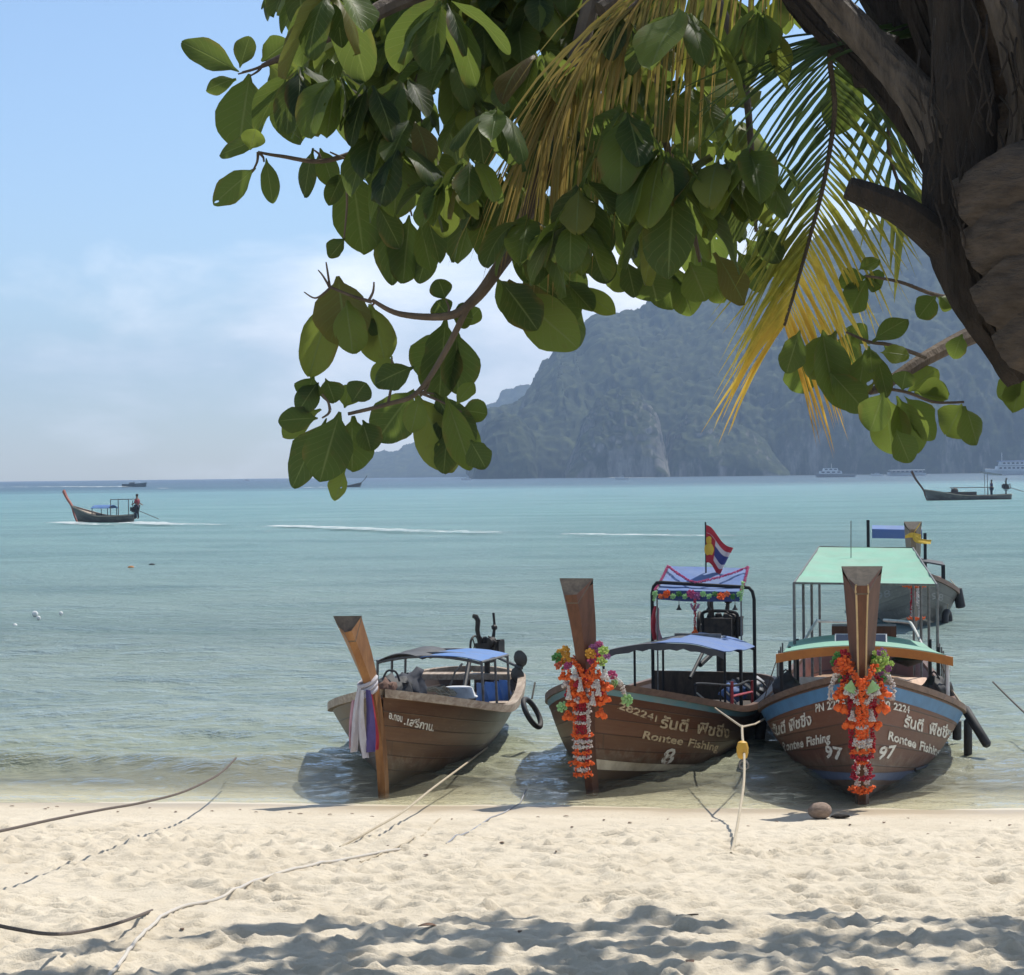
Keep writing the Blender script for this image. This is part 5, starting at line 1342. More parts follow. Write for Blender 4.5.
boot([P(958, 262, 6.2), P(940, 180, 6.2), P(905, 105, 6.25), P(860, 52, 6.3), P(800, -12, 6.3), P(740, -90, 6.3)], 0.20, 0.085, 0.045, 'petiole', 'frond_stalk', 0.7)
boot([P(950, 230, 6.35), P(915, 150, 6.4), P(865, 85, 6.5), P(800, 22, 6.6), P(730, -60, 6.6)], 0.16, 0.07, 0.04, 'fibre', 'frond_stalk', 0.7)
boot([P(1005, 210, 6.1), P(1016, 120, 6.05), P(1000, 50, 6.05), P(975, -20, 6.05), P(955, -90, 6.1)], 0.20, 0.075, 0.04, 'petiole', 'frond_stalk', 0.7)
boot([P(965, 190, 6.15), P(950, 110, 6.15), P(940, 40, 6.2), P(925, -60, 6.2)], 0.22, 0.14, 0.04, 'fibre', 'frond_base', 0.8)
boot([P(1050, 200, 5.95), P(1050, 100, 5.9), P(1042, 20, 5.9), P(1040, -80, 5.9)], 0.24, 0.16, 0.04, 'fibre', 'frond_base', 0.8)
for (ax, ay, bx_, by_, r) in ((980, 300, 1016, 268, 0.17), (968, 246, 1012, 216, 0.18), (1002, 345, 1040, 310, 0.16), (956, 196, 1010, 168, 0.18)):
    boot([P(ax - 12, ay + 12, 6.0), P((ax + bx_) / 2, (ay + by_) / 2, 5.90), P(bx_ + 10, by_ - 4, 5.92), P(bx_ + 70, by_ + 6, 6.2)], r, r * 0.85, 0.03, 'ringbark', 'frond_base', 0.35)
boot([P(1010, 240, 6.5), P(975, 140, 6.55), P(930, 60, 6.6), P(880, -10, 6.7), P(830, -80, 6.8)], 0.34, 0.20, 0.04, 'fibre', 'frond_base', 0.5)
boot([P(985, 220, 6.3), P(960, 120, 6.35), P(915, 30, 6.4), P(880, -60, 6.4)], 0.20, 0.12, 0.035, 'fibre', 'frond_base', 0.5)
boot([P(1010, 190, 5.98), P(1028, 110, 5.95), P(1020, 40, 5.95), P(1012, -40, 5.95)], 0.09, 0.06, 0.02, 'fibre', 'frond_base', 0.5)
for i_ in range(46):
    x0, y0 = random.uniform(900, 1020), random.uniform(-20, 210); l_ = random.uniform(30, 90); dx_ = random.uniform(-6, 16)
    p0_ = P(x0, y0, 6.02); p1_ = P(x0 + dx_, y0 + l_, 5.98); sb3 = MB(); sb3.tube(catmull([p0_, lerp(p0_, p1_, 0.4) + V((random.uniform(-.02, .02), -0.02, 0)), lerp(p0_, p1_, 0.8) + V((random.uniform(-.02, .02), -0.01, 0)), p1_], 3), 0.0035, 5); sb3.build('hanging_fibre', M['fibre'], palm)
# the sawn stub that juts out left
sb2 = MB(); sp = catmull([P(1000, 330, 6.25), P(960, 285, 6.2), P(925, 245, 6.15), P(885, 212, 6.1), P(850, 196, 6.1), P(829, 188, 6.1)], 6)
sb2.tube(sp, [lerp(0.085, 0.040, i / (len(sp) - 1)) for i in range(len(sp))], 10, flat=0.8); sb2.build('frond_stub', M['fibre'], palm)

def frond_mat(stops):
    m, nt = nmat('palm_leaflet'); b = NT(nt)
    tint = b.n('ShaderNodeAttribute', attribute_name='tint').outputs['Fac']
    pos = b.n('ShaderNodeNewGeometry').outputs['Position']
    k = b.noise(pos, 26, 3, 0.6)
    base = b.ramp(b.math('ADD', tint, b.math('MULTIPLY', b.math('SUBTRACT', k, 0.5), 0.2)), stops)
    p = b.n('ShaderNodeBsdfPrincipled', {'Base Color': base, 'Roughness': 0.45, 'Specular IOR Level': 0.35}).outputs[0]
    t = b.n('ShaderNodeBsdfTranslucent', {'Color': base}).outputs[0]
    b.out(b.n('ShaderNodeMixShader', {0: 0.45, 1: p, 2: t}).outputs[0])
    return m
M['leaflet'] = frond_mat([(0.0, (0.04, 0.075, 0.03)), (0.3, (0.075, 0.115, 0.035)), (0.5, (0.34, 0.34, 0.05)), (0.66, (0.82, 0.64, 0.12)), (0.85, (0.80, 0.50, 0.08)), (1.0, (0.20, 0.13, 0.07))])
M['leaflet_dry'] = frond_mat([(0.0, (0.13, 0.12, 0.035)), (0.4, (0.25, 0.21, 0.06)), (0.7, (0.33, 0.24, 0.07)), (1.0, (0.44, 0.28, 0.09))])
DRY = False
def leaflet(mb, base, d, L, w, droop, tint0, tint1, n=6):
    d = V(d).normalized(); side = d.cross(V((random.uniform(-.5, .5), -1, random.uniform(-.4, .6)))).normalized(); p = V(base)
    vs = []; tn = []
    for i in range(n + 1):
        t = i / n; dd = (d + V((0, 0, -1)) * droop * t).normalized()
        if i: p = p + dd * (L / n)
        nn = side.cross(dd).normalized(); ww = w * 0.5 * min(1, 0.45 + t * 3) * (1 - t ** 2.2)
        vs += [p - side * ww + nn * ww * 0.5, p, p + side * ww + nn * ww * 0.5]; tn += [lerp(tint0, tint1, t)] * 3
    fs = [(i * 3 + k, i * 3 + k + 1, (i + 1) * 3 + k + 1, (i + 1) * 3 + k) for i in range(n) for k in (0, 1)]
    mb.add(vs, fs); mb.tint += tn
def frond(path, nl, Lf, tintf, sidev, r0=0.022, wid=0.032, droop=0.6, spread=1.0, name='frond'):
    pth = catmull(path, 12); k = len(pth)
    rb = MB(); rb.tube(pth, [lerp(r0, 0.005, i / (k - 1)) for i in range(k)], 7); st = rb.build(name, M['petiole'], palm)
    lb = MB(); lb.tint = []
    for i in range(nl):
        f = (i + 0.5) / nl; x = f * (k - 1); j = int(x); p = lerp(pth[j], pth[min(j + 1, k - 1)], x - j)
        t = (pth[min(j + 2, k - 1)] - pth[max(j - 1, 0)]).normalized()
        for s_ in (1, -1):
            lat = (V(sidev) * s_); d = t * (0.50 + 0.62 * f) + lat * spread * (1.05 - 0.22 * f) + V((random.uniform(-.08, .08), random.uniform(-.12, .12), random.uniform(-.1, .06)))
            L = Lf(f) * random.uniform(0.85, 1.1); a, c = tintf(f, s_)
            leaflet(lb, p, d, L * (0.6 if random.random() < 0.12 else 1), wid * random.uniform(0.6, 1.2), droop * random.uniform(0.4, 2.0), a, c)
    lb.build('leaflets', M['leaflet_dry'] if DRY else M['leaflet'], st, angle=180)
    return st
# the long green-to-yellow frond
frond([P(880, 40, 6.5), P(840, 30, 6.6), P(814, 50, 6.7), P(818, 110, 6.8), P(808, 180, 6.9), P(794, 236, 7.0), P(780, 286, 7.0), P(768, 326, 7.0)], 84,
      lambda f: 0.62 * (1 - 0.25 * f) if f > 0.12 else 0.4, lambda f, s_: (max(0.0, -0.02 + 0.75 * f ** 1.4 + (0.10 if s_ > 0 else -0.03)), max(0.05, 0.06 + 0.78 * f ** 1.2 + (0.12 if s_ > 0 else 0.0))), (1, 0.15, 0.12), 0.012, 0.015, 0.62, 0.95)
# a second green one seen edge-on behind
frond([P(960, 60, 6.9), P(910, 70, 7.2), P(880, 100, 7.4), P(874, 150, 7.5), P(890, 200, 7.5)], 13, lambda f: 0.40, lambda f, s_: (0.08 + 0.2 * f, 0.2 + 0.3 * f), (1, 0.2, 0.1), 0.016, 0.03, 1.3, 0.7)
# the withered frond hanging in front of the leaves
DRY = True
frond([P(780, -150, 6.75), P(710, -80, 6.75), P(650, -24, 6.75), P(596, 26, 6.75), P(556, 76, 6.9), P(532, 116, 6.95)], 72,
      lambda f: 0.76 * (0.74 + 0.35 * math.sin(f * 3.1)), lambda f, s_: (random.uniform(0.1, 0.7), random.uniform(0.4, 1.0)), (0.55, 0.2, -0.75), 0.012, 0.0125, 2.6, 0.5)
DRY = False
frond([P(830, -160, 6.9), P(760, -90, 7.0), P(690, -40, 7.1), P(640, -10, 7.2)], 20, lambda f: 0.5, lambda f, s_: (0.25, 0.6), (0.5, 0.2, -0.6), 0.016, 0.022, 1.6, 0.6)
# crown fronds out above the frame
for k in range(7):
    a = R(20 + k * 47); hd = P(960, -60, PD)
    dr = V((math.cos(a), math.sin(a), 0))
    if dr.y < -0.3: continue
    frond([hd, hd + dr * 0.7 + V((0, 0, 0.9)), hd + dr * 1.8 + V((0, 0, 1.35)), hd + dr * 2.9 + V((0, 0, 1.05))], 40, lambda f: 0.6 * (1 - 0.4 * f), lambda f, s_: (0.1, 0.3), (-dr.y, dr.x, -0.2), 0.03, 0.03, 0.8, 1.0)
# =========================================================== sashes, garlands, flag
def ribbon(parent, pts, w, m, name, twist=0.4, lat=(0, 1, 0)):
    pth = catmull(pts, 8); n = len(pth); rows = []
    for i, p in enumerate(pth):
        t = i / (n - 1); ww = w * (0.55 + 0.45 * min(1, t * 2.5)); l_ = V(lat) * math.cos(twist * math.sin(t * 5)) + V((1, 0, 0)) * math.sin(twist * math.sin(t * 5))
        rows.append([p + l_ * ww * s_ + V((0.02 * math.sin(s_ * 5 + t * 4), 0, 0)) for s_ in (-0.5, -0.25, 0, 0.25, 0.5)])
    b_ = MB(); b_.sheet(rows, 0.004); return b_.build(name, m, parent)
M['c_white'] = mat('white_cloth', (0.68, 0.66, 0.68), 0.85, (0.56, 0.52, 0.56), 8, trans=0.25)
M['c_violet'] = mat('violet_cloth', (0.13, 0.10, 0.30), 0.85, (0.09, 0.07, 0.22), 8, trans=0.2)
M['c_red'] = mat('red_cloth', (0.50, 0.05, 0.07), 0.85, (0.4, 0.03, 0.05), 8, trans=0.2)
M['c_pink'] = mat('pink_cloth', (0.62, 0.36, 0.42), 0.85, trans=0.2)
M['c_yellow'] = mat('yellow_cloth', (0.75, 0.52, 0.08), 0.85, (0.65, 0.42, 0.05), 8, trans=0.25)

sash = empty('knotted_cloth', B1.M, 'white, violet and red cloth sash knotted round the golden-orange prow', 'sash')
k1 = along(B1, 366, 690, -0.42)
tr = MB()
for dz in (0.0, 0.05, 0.10):
    tr.torus(k1 + V((-0.03, 0.01, dz - 0.02)), 0.098, 0.022, (0.3, -0.45, 1), 20, 6, 1.0, 0.95)
tr.build('knotted_wrap', M['c_white'], sash)
q = lambda x, y, s_=-0.56: along(B1, x, y, s_)
ribbon(sash, [q(359, 688), q(356, 710), q(355, 735), q(354, 752)], 0.065, M['c_white'], 'white_ribbon')
ribbon(sash, [q(362, 690, -0.6), q(361, 715, -0.6), q(363, 740, -0.6), q(366, 758, -0.6)], 0.06, M['c_white'], 'white_ribbon')
ribbon(sash, [q(368, 690), q(370, 712), q(371, 735), q(371, 752)], 0.085, M['c_violet'], 'violet_ribbon')
ribbon(sash, [q(371, 694, -0.48), q(374, 720, -0.48), q(376, 738, -0.48), q(376, 750, -0.48)], 0.05, M['c_red'], 'red_ribbon')
ribbon(sash, [q(353, 700, -0.5), q(352, 720, -0.5), q(352, 748, -0.5)], 0.05, M['c_pink'], 'pink_ribbon')

_strand, _tassel = strand, tassel
def strand(parent, pts, m, r=0.03, name='flower_strand'): return _strand(parent, pts, m, r * 0.80, name)
def tassel(parent, top, length, m, r=0.035, flare=1.5, name='tassel'): return _tassel(parent, top, length, m, r * 0.78, flare, name)
def garland(B_, label, group='flower garlands on the prows'):
    return empty('flower_garland', B_.M, label, 'garland', group)
# --- right boat
G3 = garland(B3, 'thick orange, white and crimson garland hanging down the bow numbered 97')
def p3(x, y, s_=-0.62): return along(B3, 862 + (x - 862) * 0.88, y, s_)
px3 = 19.3 / FPX
for x0, x1 in ((846, 861), (878, 863)): strand(G3, [p3(x0, 664, -0.58), p3(lerp(x0, x1, 0.5), 676, -0.66), p3(x1, 688, -0.7)], 'fl_orange', 0.045)
for sgn in (1, -1):
    c = 862
    strand(G3, [p3(c + 17 * sgn, 668, -0.5), p3(c + 30 * sgn, 676, -0.5), p3(c + 35 * sgn, 688, -0.5), p3(c + 35 * sgn, 699, -0.5)], 'fl_white', 0.036)
    strand(G3, [p3(c + 14 * sgn, 674, -0.55), p3(c + 22 * sgn, 682, -0.57), p3(c + 23 * sgn, 692, -0.57)], 'fl_red', 0.036)
    for (dx, y0, y1, mm, r) in ((20, 682, 697, 'fl_orange', 0.05), (10, 684, 706, 'fl_red', 0.05), (14, 700, 722, 'fl_red', 0.032), (12, 724, 748, 'fl_red', 0.034), (10, 740, 757, 'fl_red', 0.03)):
        strand(G3, [p3(c + dx * sgn, y0), p3(c + dx * sgn + sgn, y1)], mm, r)
    for (dx, y, r, mm) in ((23, 708, 0.052, 'fl_orange'), (14, 724, 0.05, 'fl_orange'), (26, 694, 0.045, 'fl_orange')):
        tassel(G3, p3(c + dx * sgn, y - 6), 0.07, mm, r, 1.7)
    for (dx, y) in ((11, 716), (17, 690)): tassel(G3, p3(c + dx * sgn, y - 5, -0.66), 0.08, 'fl_white', 0.035, 1.3)
    strand(G3, [p3(c + 3 * sgn, 690, -0.7), p3(c + 11 * sgn, 697, -0.7), p3(c + 4 * sgn, 704, -0.7)], 'fl_white', 0.028)
    strand(G3, [p3(c + 5.5 * sgn, 762), p3(c + 5.5 * sgn, 784)], 'fl_white', 0.04)
    strand(G3, [p3(c + 2 * sgn, 758, -0.66), p3(c + 9 * sgn, 768, -0.66), p3(c + 10 * sgn, 776, -0.66)], 'fl_red', 0.034)
    cr_ = MB(); cr_.sheet([[p3(c + (7 + 5 * t) * sgn, 688 - 8 * t, -0.68) for t in (0, .33, .66, 1)], [p3(c + (5 + 16 * t) * sgn, 694 - 6 * t * t, -0.70) for t in (0, .33, .66, 1)]], 0.012); cr_.build('leaf_bow', M['fl_pale'], G3)
strand(G3, [p3(862, 680, -0.74), p3(862, 706, -0.72), p3(862, 742, -0.70)], 'fl_orange', 0.042)
strand(G3, [p3(857, 690, -0.68), p3(857, 745, -0.66)], 'fl_orange', 0.03)
strand(G3, [p3(867, 690, -0.68), p3(867, 745, -0.66)], 'fl_orange', 0.03)
for (y, mm, w, r) in ((700, 'fl_white', 5, 0.03), (727, 'fl_white', 5, 0.03), (741, 'fl_white', 9, 0.035), (745, 'fl_white', 9, 0.035), (751, 'fl_orange', 11, 0.042), (757, 'fl_red', 10, 0.036), (762, 'fl_orange', 5, 0.03), (777, 'fl_red', 11, 0.038), (788, 'fl_orange', 12, 0.044), (791, 'fl_orange', 9, 0.035)):
    strand(G3, [p3(862 - w, y, -0.68), p3(862, y + 1.5, -0.72), p3(862 + w, y, -0.68)], mm, r)
for (x, y, r, cols) in ((841, 663, 0.062, ('fl_orange', 'fl_peach', 'fl_red', 'fl_peach', 'fl_green')), (884, 662, 0.062, ('fl_lime', 'fl_lime', 'fl_mauve', 'fl_lime', 'fl_green'))):
    bq = empty('flower_bouquet', B3.M, ('orange and red rose bouquet' if x < 860 else 'lime and mauve flower bouquet') + ' tied to the wide tall brown prow', 'bouquet', 'bouquets tied to the prows')
    for i, mm in enumerate(cols):
        a = i * 2.4; rr = 0 if i == 0 else 8.5
        flower_head(bq, p3(x + rr * math.cos(a), y + rr * math.sin(a), -0.55 + 0.02 * i), r * (1.1 if i == 0 else 0.85), mm)
    for i in range(9):
        a = i * 2.4 + 0.7; rr = random.uniform(5, 12); flower_head(bq, p3(x + rr * math.cos(a), y + rr * math.sin(a), -0.54 + 0.02 * (i % 3)), r * random.uniform(0.4, 0.6), random.choice(cols))
    tassel(bq, p3(x, y + 9, -0.52), 0.08, 'fl_green', 0.05, 1.2, 'leaf_spray')
# --- middle boat
G2 = garland(B2, 'orange and white garland with pale green tips on the flag boat\'s prow')
def p2(x, y, s_=-0.60): return along(B2, 583 + (x - 583) * (0.90 if x < 612 else 1), y, s_)
for (x0, x1) in ((572, 584), (600, 588)): strand(G2, [p2(x0, 658, -0.5), p2((x0 + x1) / 2, 668, -0.6), p2(x1, 676, -0.66)], 'fl_orange', 0.045)
for r_, y in enumerate((674, 682, 690, 697)):
    n = 8 - r_
    for i in range(n):
        x = 586 + (i - (n - 1) / 2) * 6.6 - 2; mm = ('fl_orange', 'fl_orange', 'fl_white', 'fl_orange', 'fl_red')[(i + 2 * r_) % 5]
        tassel(G2, p2(x, y - 4, -0.56 - 0.03 * (i % 3)), 0.075, mm, 0.040, 1.4)
for (x, y) in ((566, 716), (603, 714), (600, 703), (570, 704), (607, 698), (571, 690), (610, 688)): tassel(G2, p2(x, y - 5), 0.06, 'fl_orange', 0.045, 1.6)
for (x, y) in ((567, 694), (600, 690), (580, 686), (594, 700)): tassel(G2, p2(x, y - 8, -0.66), 0.12, 'fl_white', 0.03, 1.3)
strand(G2, [p2(613, 676, -0.40), p2(621, 684, -0.38), p2(624, 694, -0.38)], 'fl_white', 0.034)
flower_head(G2, p2(627, 700, -0.38), 0.06, 'fl_pale'); flower_head(G2, p2(614, 684, -0.42), 0.05, 'fl_pale'); flower_head(G2, p2(560, 707), 0.055, 'fl_pale'); flower_head(G2, p2(612, 675, -0.4), 0.05, 'fl_pink')
for x, mm in ((577, 'fl_red'), (581, 'fl_red'), (585, 'fl_red'), (574, 'fl_orange'), (589, 'fl_white')): strand(G2, [p2(x, 694), p2(x, 736)], mm, 0.028)
for (y, mm, w, r) in ((712, 'fl_white', 9, 0.03), (722, 'fl_white', 9, 0.026), (735, 'fl_orange', 10, 0.036), (741, 'fl_white', 9, 0.036), (746, 'fl_white', 9, 0.036), (752, 'fl_orange', 9, 0.032), (757, 'fl_white', 8, 0.032), (763, 'fl_orange', 11, 0.042), (769, 'fl_white', 7, 0.032), (774, 'fl_orange', 9, 0.042)):
    strand(G2, [p2(582 - w, y, -0.58), p2(582, y + 1.5, -0.64), p2(582 + w, y, -0.58)], mm, r)
for x in (576, 588): strand(G2, [p2(x, 735, -0.6), p2(x, 770, -0.6)], 'fl_red' if x > 580 else 'fl_orange', 0.026)
for (x, y, cols) in ((599, 655, ('fl_pink', 'fl_pink', 'fl_mauve', 'fl_lime', 'fl_yellow', 'fl_lime')), (562, 659, ('fl_yellow', 'fl_peach', 'fl_yellow', 'fl_pink', 'fl_green'))):
    bq = empty('flower_bouquet', B2.M, ('pink, mauve and lime bouquet' if x > 580 else 'yellow and peach bouquet') + ' tied to the prow of the boat with the flag', 'bouquet', 'bouquets tied to the prows')
    for i, mm in enumerate(cols):
        a = i * 2.4; rr = 0 if i == 0 else 8.0
        flower_head(bq, p2(x + rr * math.cos(a), y + rr * math.sin(a), -0.48 - 0.02 * i), 0.062 if i == 0 else 0.052, mm)
    for i in range(9):
        a = i * 2.4 + 0.7; rr = random.uniform(4, 11); flower_head(bq, p2(x + rr * math.cos(a), y + rr * math.sin(a), -0.50 - 0.02 * (i % 3)), random.uniform(0.025, 0.038), random.choice(cols))
# --- boat behind
G4 = garland(B4, 'small orange and red garland on the prow of the grey boat anchored behind')
def p4(x, y, s_=-0.62): return along(B4, x, y, s_)
for (y0, y1, x, mm, r) in ((588, 600, 913, 'fl_red', 0.06), (600, 612, 912, 'fl_red', 0.05), (585, 605, 918, 'fl_white', 0.05), (603, 616, 920, 'fl_white', 0.04), (606, 616, 912, 'fl_white', 0.04)): strand(G4, [p4(x, y0), p4(x, y1)], mm, r)
for (x, y, w) in ((914, 586, 10), (916, 618, 7)): strand(G4, [p4(x - w, y), p4(x, y + 1), p4(x + w, y)], 'fl_orange', 0.06)
rib = empty('prow_ribbon', B4.M, 'yellow ribbon tied round the top of the grey boat\'s prow', 'ribbon')
ribbon(rib, [p4(920, 524, -0.9), p4(915, 531, -0.98), p4(914, 537, -1.0), p4(920, 541, -0.95), p4(931, 542, -0.9)], 0.10, M['c_yellow'], 'ribbon_loop', 0.7, (0.1, 0.3, 1))
ribbon(rib, [p4(905, 537, -0.9), p4(912, 535, -1.0), p4(921, 537, -0.9)], 0.09, M['c_yellow'], 'ribbon_band', 0.2, (0.1, 0.1, 1))

# flag on the middle boat
flag = empty('flag', B2.M, 'small red, white and blue flag with a yellow emblem flying on a thin pole', 'flag')
fp0, fp1 = along(B2, 706, 575, 4.9), along(B2, 705.5, 522, 4.9)
b_ = MB(); b_.tube([fp0, fp1], 0.010, 6); b_.build('flag_pole', M['blackpipe'], flag)
fA, fB = along(B2, 706, 525, 4.9), along(B2, 706, 563, 4.9); fC, fD = along(B2, 733, 550, 5.0), along(B2, 722, 575, 4.9)
stripes = [(0, 0.2, 'c_red'), (0.2, 0.36, 'c_white'), (0.36, 0.66, 'c_violet'), (0.66, 0.82, 'c_white'), (0.82, 1.0, 'c_red')]
M['flag_blue'] = mat('flag_blue', (0.06, 0.08, 0.28), 0.8, trans=0.2)
def flagp(u, v):
    p = lerp(lerp(fA, fC, u), lerp(fB, fD, u), v); return p + V((0.07 * math.sin(u * 6 + v * 2) * u, 0, 0.035 * math.sin(u * 7)))
for (a, c, mm) in stripes:
    b_ = MB(); b_.sheet([[flagp(i / 10, lerp(a, c, j / 3)) for i in range(11)] for j in range(4)], 0.004); b_.build('flag_stripe', M['flag_blue'] if mm == 'c_violet' else M[mm], flag)
b_ = MB(); b_.sheet([[flagp(u, v) + V((0.014, 0, 0)) for u in (0.02, 0.2, 0.40)] for v in (0.2, 0.5, 0.95)], 0.004); b_.build('red_panel', M['c_red'], flag)
b_ = MB(); b_.blob(flagp(0.20, 0.62) + V((0.03, 0, 0)), (0.012, 0.06, 0.075), 2, 0.15); b_.blob(flagp(0.16, 0.38) + V((0.03, 0, 0)), (0.012, 0.035, 0.05), 2, 0.15); b_.build('emblem', M['c_yellow'], flag)

# decorations on the middle boat's roof
def pr(x, y, s_=4.1): return along(B2, x, y, s_)
tin = empty('tinsel_swag', B2.M, 'pink tinsel swag draped across the violet-blue helmsman\'s roof', 'tinsel')
strand(tin, [along(B2, 668, 566, 4.95), along(B2, 680, 575, 4.6), along(B2, 694, 582, 4.35), along(B2, 708, 580, 4.45), along(B2, 730, 574, 4.7), along(B2, 748, 567, 4.95)], 'fl_pink', 0.024)
strand(tin, [along(B2, 668, 566, 4.95), along(B2, 661, 580, 4.5), along(B2, 655, 590, 4.2)], 'fl_pink', 0.022); strand(tin, [along(B2, 748, 567, 4.95), along(B2, 745, 580, 4.5), along(B2, 741, 590, 4.2)], 'fl_pink', 0.022)
fr_ = empty('flower_trim', B2.M, 'row of orange, mauve and green flowers along the front edge of the violet-blue roof', 'garland')
for i, x in enumerate(range(655, 745, 6)):
    mm = {2: 'fl_orange', 7: 'fl_mauve', 6: 'fl_pink', 11: 'fl_orange', 12: 'fl_peach', 1: 'fl_peach'}.get(i, ('fl_pale', 'fl_green', 'fl_pale')[i % 3])
    flower_head(fr_, pr(x, 594 + (2.5 if i % 2 else 0), 4.12), 0.052 if mm in ('fl_orange', 'fl_mauve', 'fl_pink') else 0.036, mm)
strand(fr_, [pr(656, 592), pr(654, 600)], 'fl_pale', 0.03); strand(fr_, [pr(743, 582), pr(741, 600)], 'fl_pale', 0.03)
hg = empty('hanging_garland', B2.M, 'red and mauve flower string hanging below the middle of the violet-blue roof', 'garland')
strand(hg, [pr(695, 600, 4.05), pr(695, 629, 4.05)], 'fl_red', 0.024); strand(hg, [pr(691, 604, 4.05), pr(695, 611, 4.05), pr(699, 604, 4.05)], 'fl_mauve', 0.022); tassel(hg, pr(695, 627, 4.05), 0.07, 'fl_orange', 0.03, 1.5)
for x in (679, 709, 735):
    bl = empty('hanging_bell', B2.M, f'dark little bell hanging under the violet-blue roof, {"by the engine" if x == 709 else "nearest the prow side" if x == 679 else "beside the flag-side post"}', 'bell', 'bells under the roof')
    b_ = MB(); b_.tube([pr(x, 599, 4.1), pr(x, 607, 4.1)], 0.004, 5); b_.build('cord', M['ropedark'], bl)
    b_ = MB(); b_.lathe([(0.008, 0.05), (0.015, 0.02), (0.03, 0.0), (0.034, -0.012)], pr(x, 609, 4.1), n=10); b_.build('bell', M['engine'], bl)
rc = empty('red_cloth', B2.M, 'faded red and white cloth strip hanging from the roof post near the awning', 'cloth')
ribbon(rc, [pr(655, 606, 4.3), pr(653, 622, 4.3), pr(656, 640, 4.3)], 0.06, M['c_red'], 'red_ribbon'); ribbon(rc, [pr(658, 608, 4.3), pr(657, 628, 4.3), pr(661, 640, 4.3)], 0.05, M['c_pink'], 'pink_ribbon')
bx = empty('tool_tray', B2.M, 'flat grey tray lying on the violet-blue awning', 'tray')
b_ = MB(); a = along(B2, 700, 637, 3.9); b_.box(a, (0.25, 0.55, 0.03)); b_.build('tray_base', M['tarpgrey'], bx); b_ = MB(); b_.box(a + V((0.115, 0, 0.03)), (0.02, 0.55, 0.04)); b_.build('tray_edge', M['steel'], bx)

# =========================================================== loose gear in the boats
def lump(name, B_, px, py, s_, size, m, label, cat, group=None, parts=None):
    e = empty(name, B_.M, label, cat, group); c = along(B_, px, py, s_)
    b_ = MB(); vs, fs = ICO[3]
    b_.add([c + V((v[0] * size[0] * (1 + 0.7 * mn.noise(V(v) * 1.7 + c)), v[1] * size[1] * (1 + 0.7 * mn.noise(V(v) * 1.9 - c)), v[2] * size[2] * (1 + 0.7 * mn.noise(V(v) * 2.1 + c * 2)))) for v in vs], fs)
    b_.build('bag_body' if parts is None else parts, m, e, angle=180)
    return e, c
e, c = lump('duffel_bag', B1, 392, 690, 1.5, (0.22, 0.20, 0.16), M['rubber'], 'black duffel bag lying in the bow behind the golden prow', 'bag')
b_ = MB(); b_.tube(catmull([c + V((0.1, -0.08, 0.12)), c + V((0.1, -0.03, 0.21)), c + V((0.1, 0.06, 0.2)), c + V((0.1, 0.1, 0.1))], 4), 0.012, 6); b_.build('bag_strap', M['rubber'], e)
e, c = lump('brown_sack', B1, 386, 691, 1.1, (0.12, 0.10, 0.12), mat('brown_sacking', (0.16, 0.09, 0.065), 0.9), 'small brown sack next to the black duffel bag', 'sack', None, 'sack_body')
e, c = lump('tarpaulin_heap', B1, 408, 688, 1.9, (0.25, 0.18, 0.2), mat('navy_tarp', (0.03, 0.035, 0.05), 0.8), 'dark navy tarpaulin heap under the small blue awning', 'tarpaulin', None, 'tarpaulin_folds')
wb = empty('white_basin', B1.M, 'white plastic basin upside down on the boat\'s thwart', 'basin'); c = along(B1, 458, 692, 3.9)
b_ = MB(); b_.lathe([(0.22, -0.06), (0.215, -0.05), (0.17, 0.05), (0.15, 0.06)], c, n=20); b_.build('basin_shell', M['whiteplastic'], wb); b_ = MB(); b_.torus(c + V((0, 0, -0.055)), 0.22, 0.012); b_.build('basin_rim', M['whiteplastic'], wb)
for i, (x, w) in enumerate(((480, 0.10), (489, 0.12), (496, 0.06), (503, 0.11))):
    cl = empty('blue_cloth', B1.M, ('narrow' if w < 0.08 else 'wide') + ' blue cloth hung to dry at the stern, ' + ('first from the prow end', 'second from the prow end', 'between two wider cloths', 'nearest the propeller')[i], 'cloth', 'blue cloths drying at the stern')
    a = along(B1, x, 683 - i, 4.4 + 0.25 * i)
    ribbon(cl, [a, a + V((0, 0.02, -0.12)), a + V((0, 0.03, -0.25)), a + V((0, 0.04, -0.34))], w * 1.6, M['tarpblue'], 'cloth_drop', 0.5)
for i, (x0, y0, x1, y1) in enumerate(((418, 703, 455, 690), (424, 706, 446, 692), (432, 700, 462, 704))):
    pk = MB(); a, c = along(B1, x0, y0, 2.6), along(B1, x1, y1, 3.9 - 0.3 * i); pk.beam(a, c, 0.09, 0.02)
    o = pk.build('loose_plank', M['rail_w'], None); o.matrix_world = B1.M; tag(o, ('long weathered plank laid slantwise across the boat amidships', 'short weathered plank beside the pale rope coil', 'weathered plank end pointing at the white basin')[i], 'plank', 'loose planks')
cap = MB()
def rope(pts, r, m, label, group=None, parent_M=None, cat='rope', name='mooring_rope', n=7, sub=8):
    pth = catmull(pts, sub); b_ = MB(); b_.tube(pth, r * 0.72, n); o = b_.build(name, m, None)
    if parent_M is not None: o.matrix_world = parent_M
    return tag(o, label, cat, group)
cpt = along(B1, 437, 694, 2.7); pts = []
for i in range(60):
    a = i * 0.55; rr = 0.16 + 0.03 * math.sin(i * 1.7); pts.append(cpt + V((rr * math.cos(a), rr * 1.15 * math.sin(a), 0.012 * (i % 12) * 0.6 + 0.02 * math.sin(i * 2.3))))
rope(pts, 0.013, M['rope'], 'pale rope coil heaped amidships behind the weathered gunwale', None, B1.M, name='rope_coil', sub=3)
gy_ = h1_.pt(3.0, 1.0, 1)
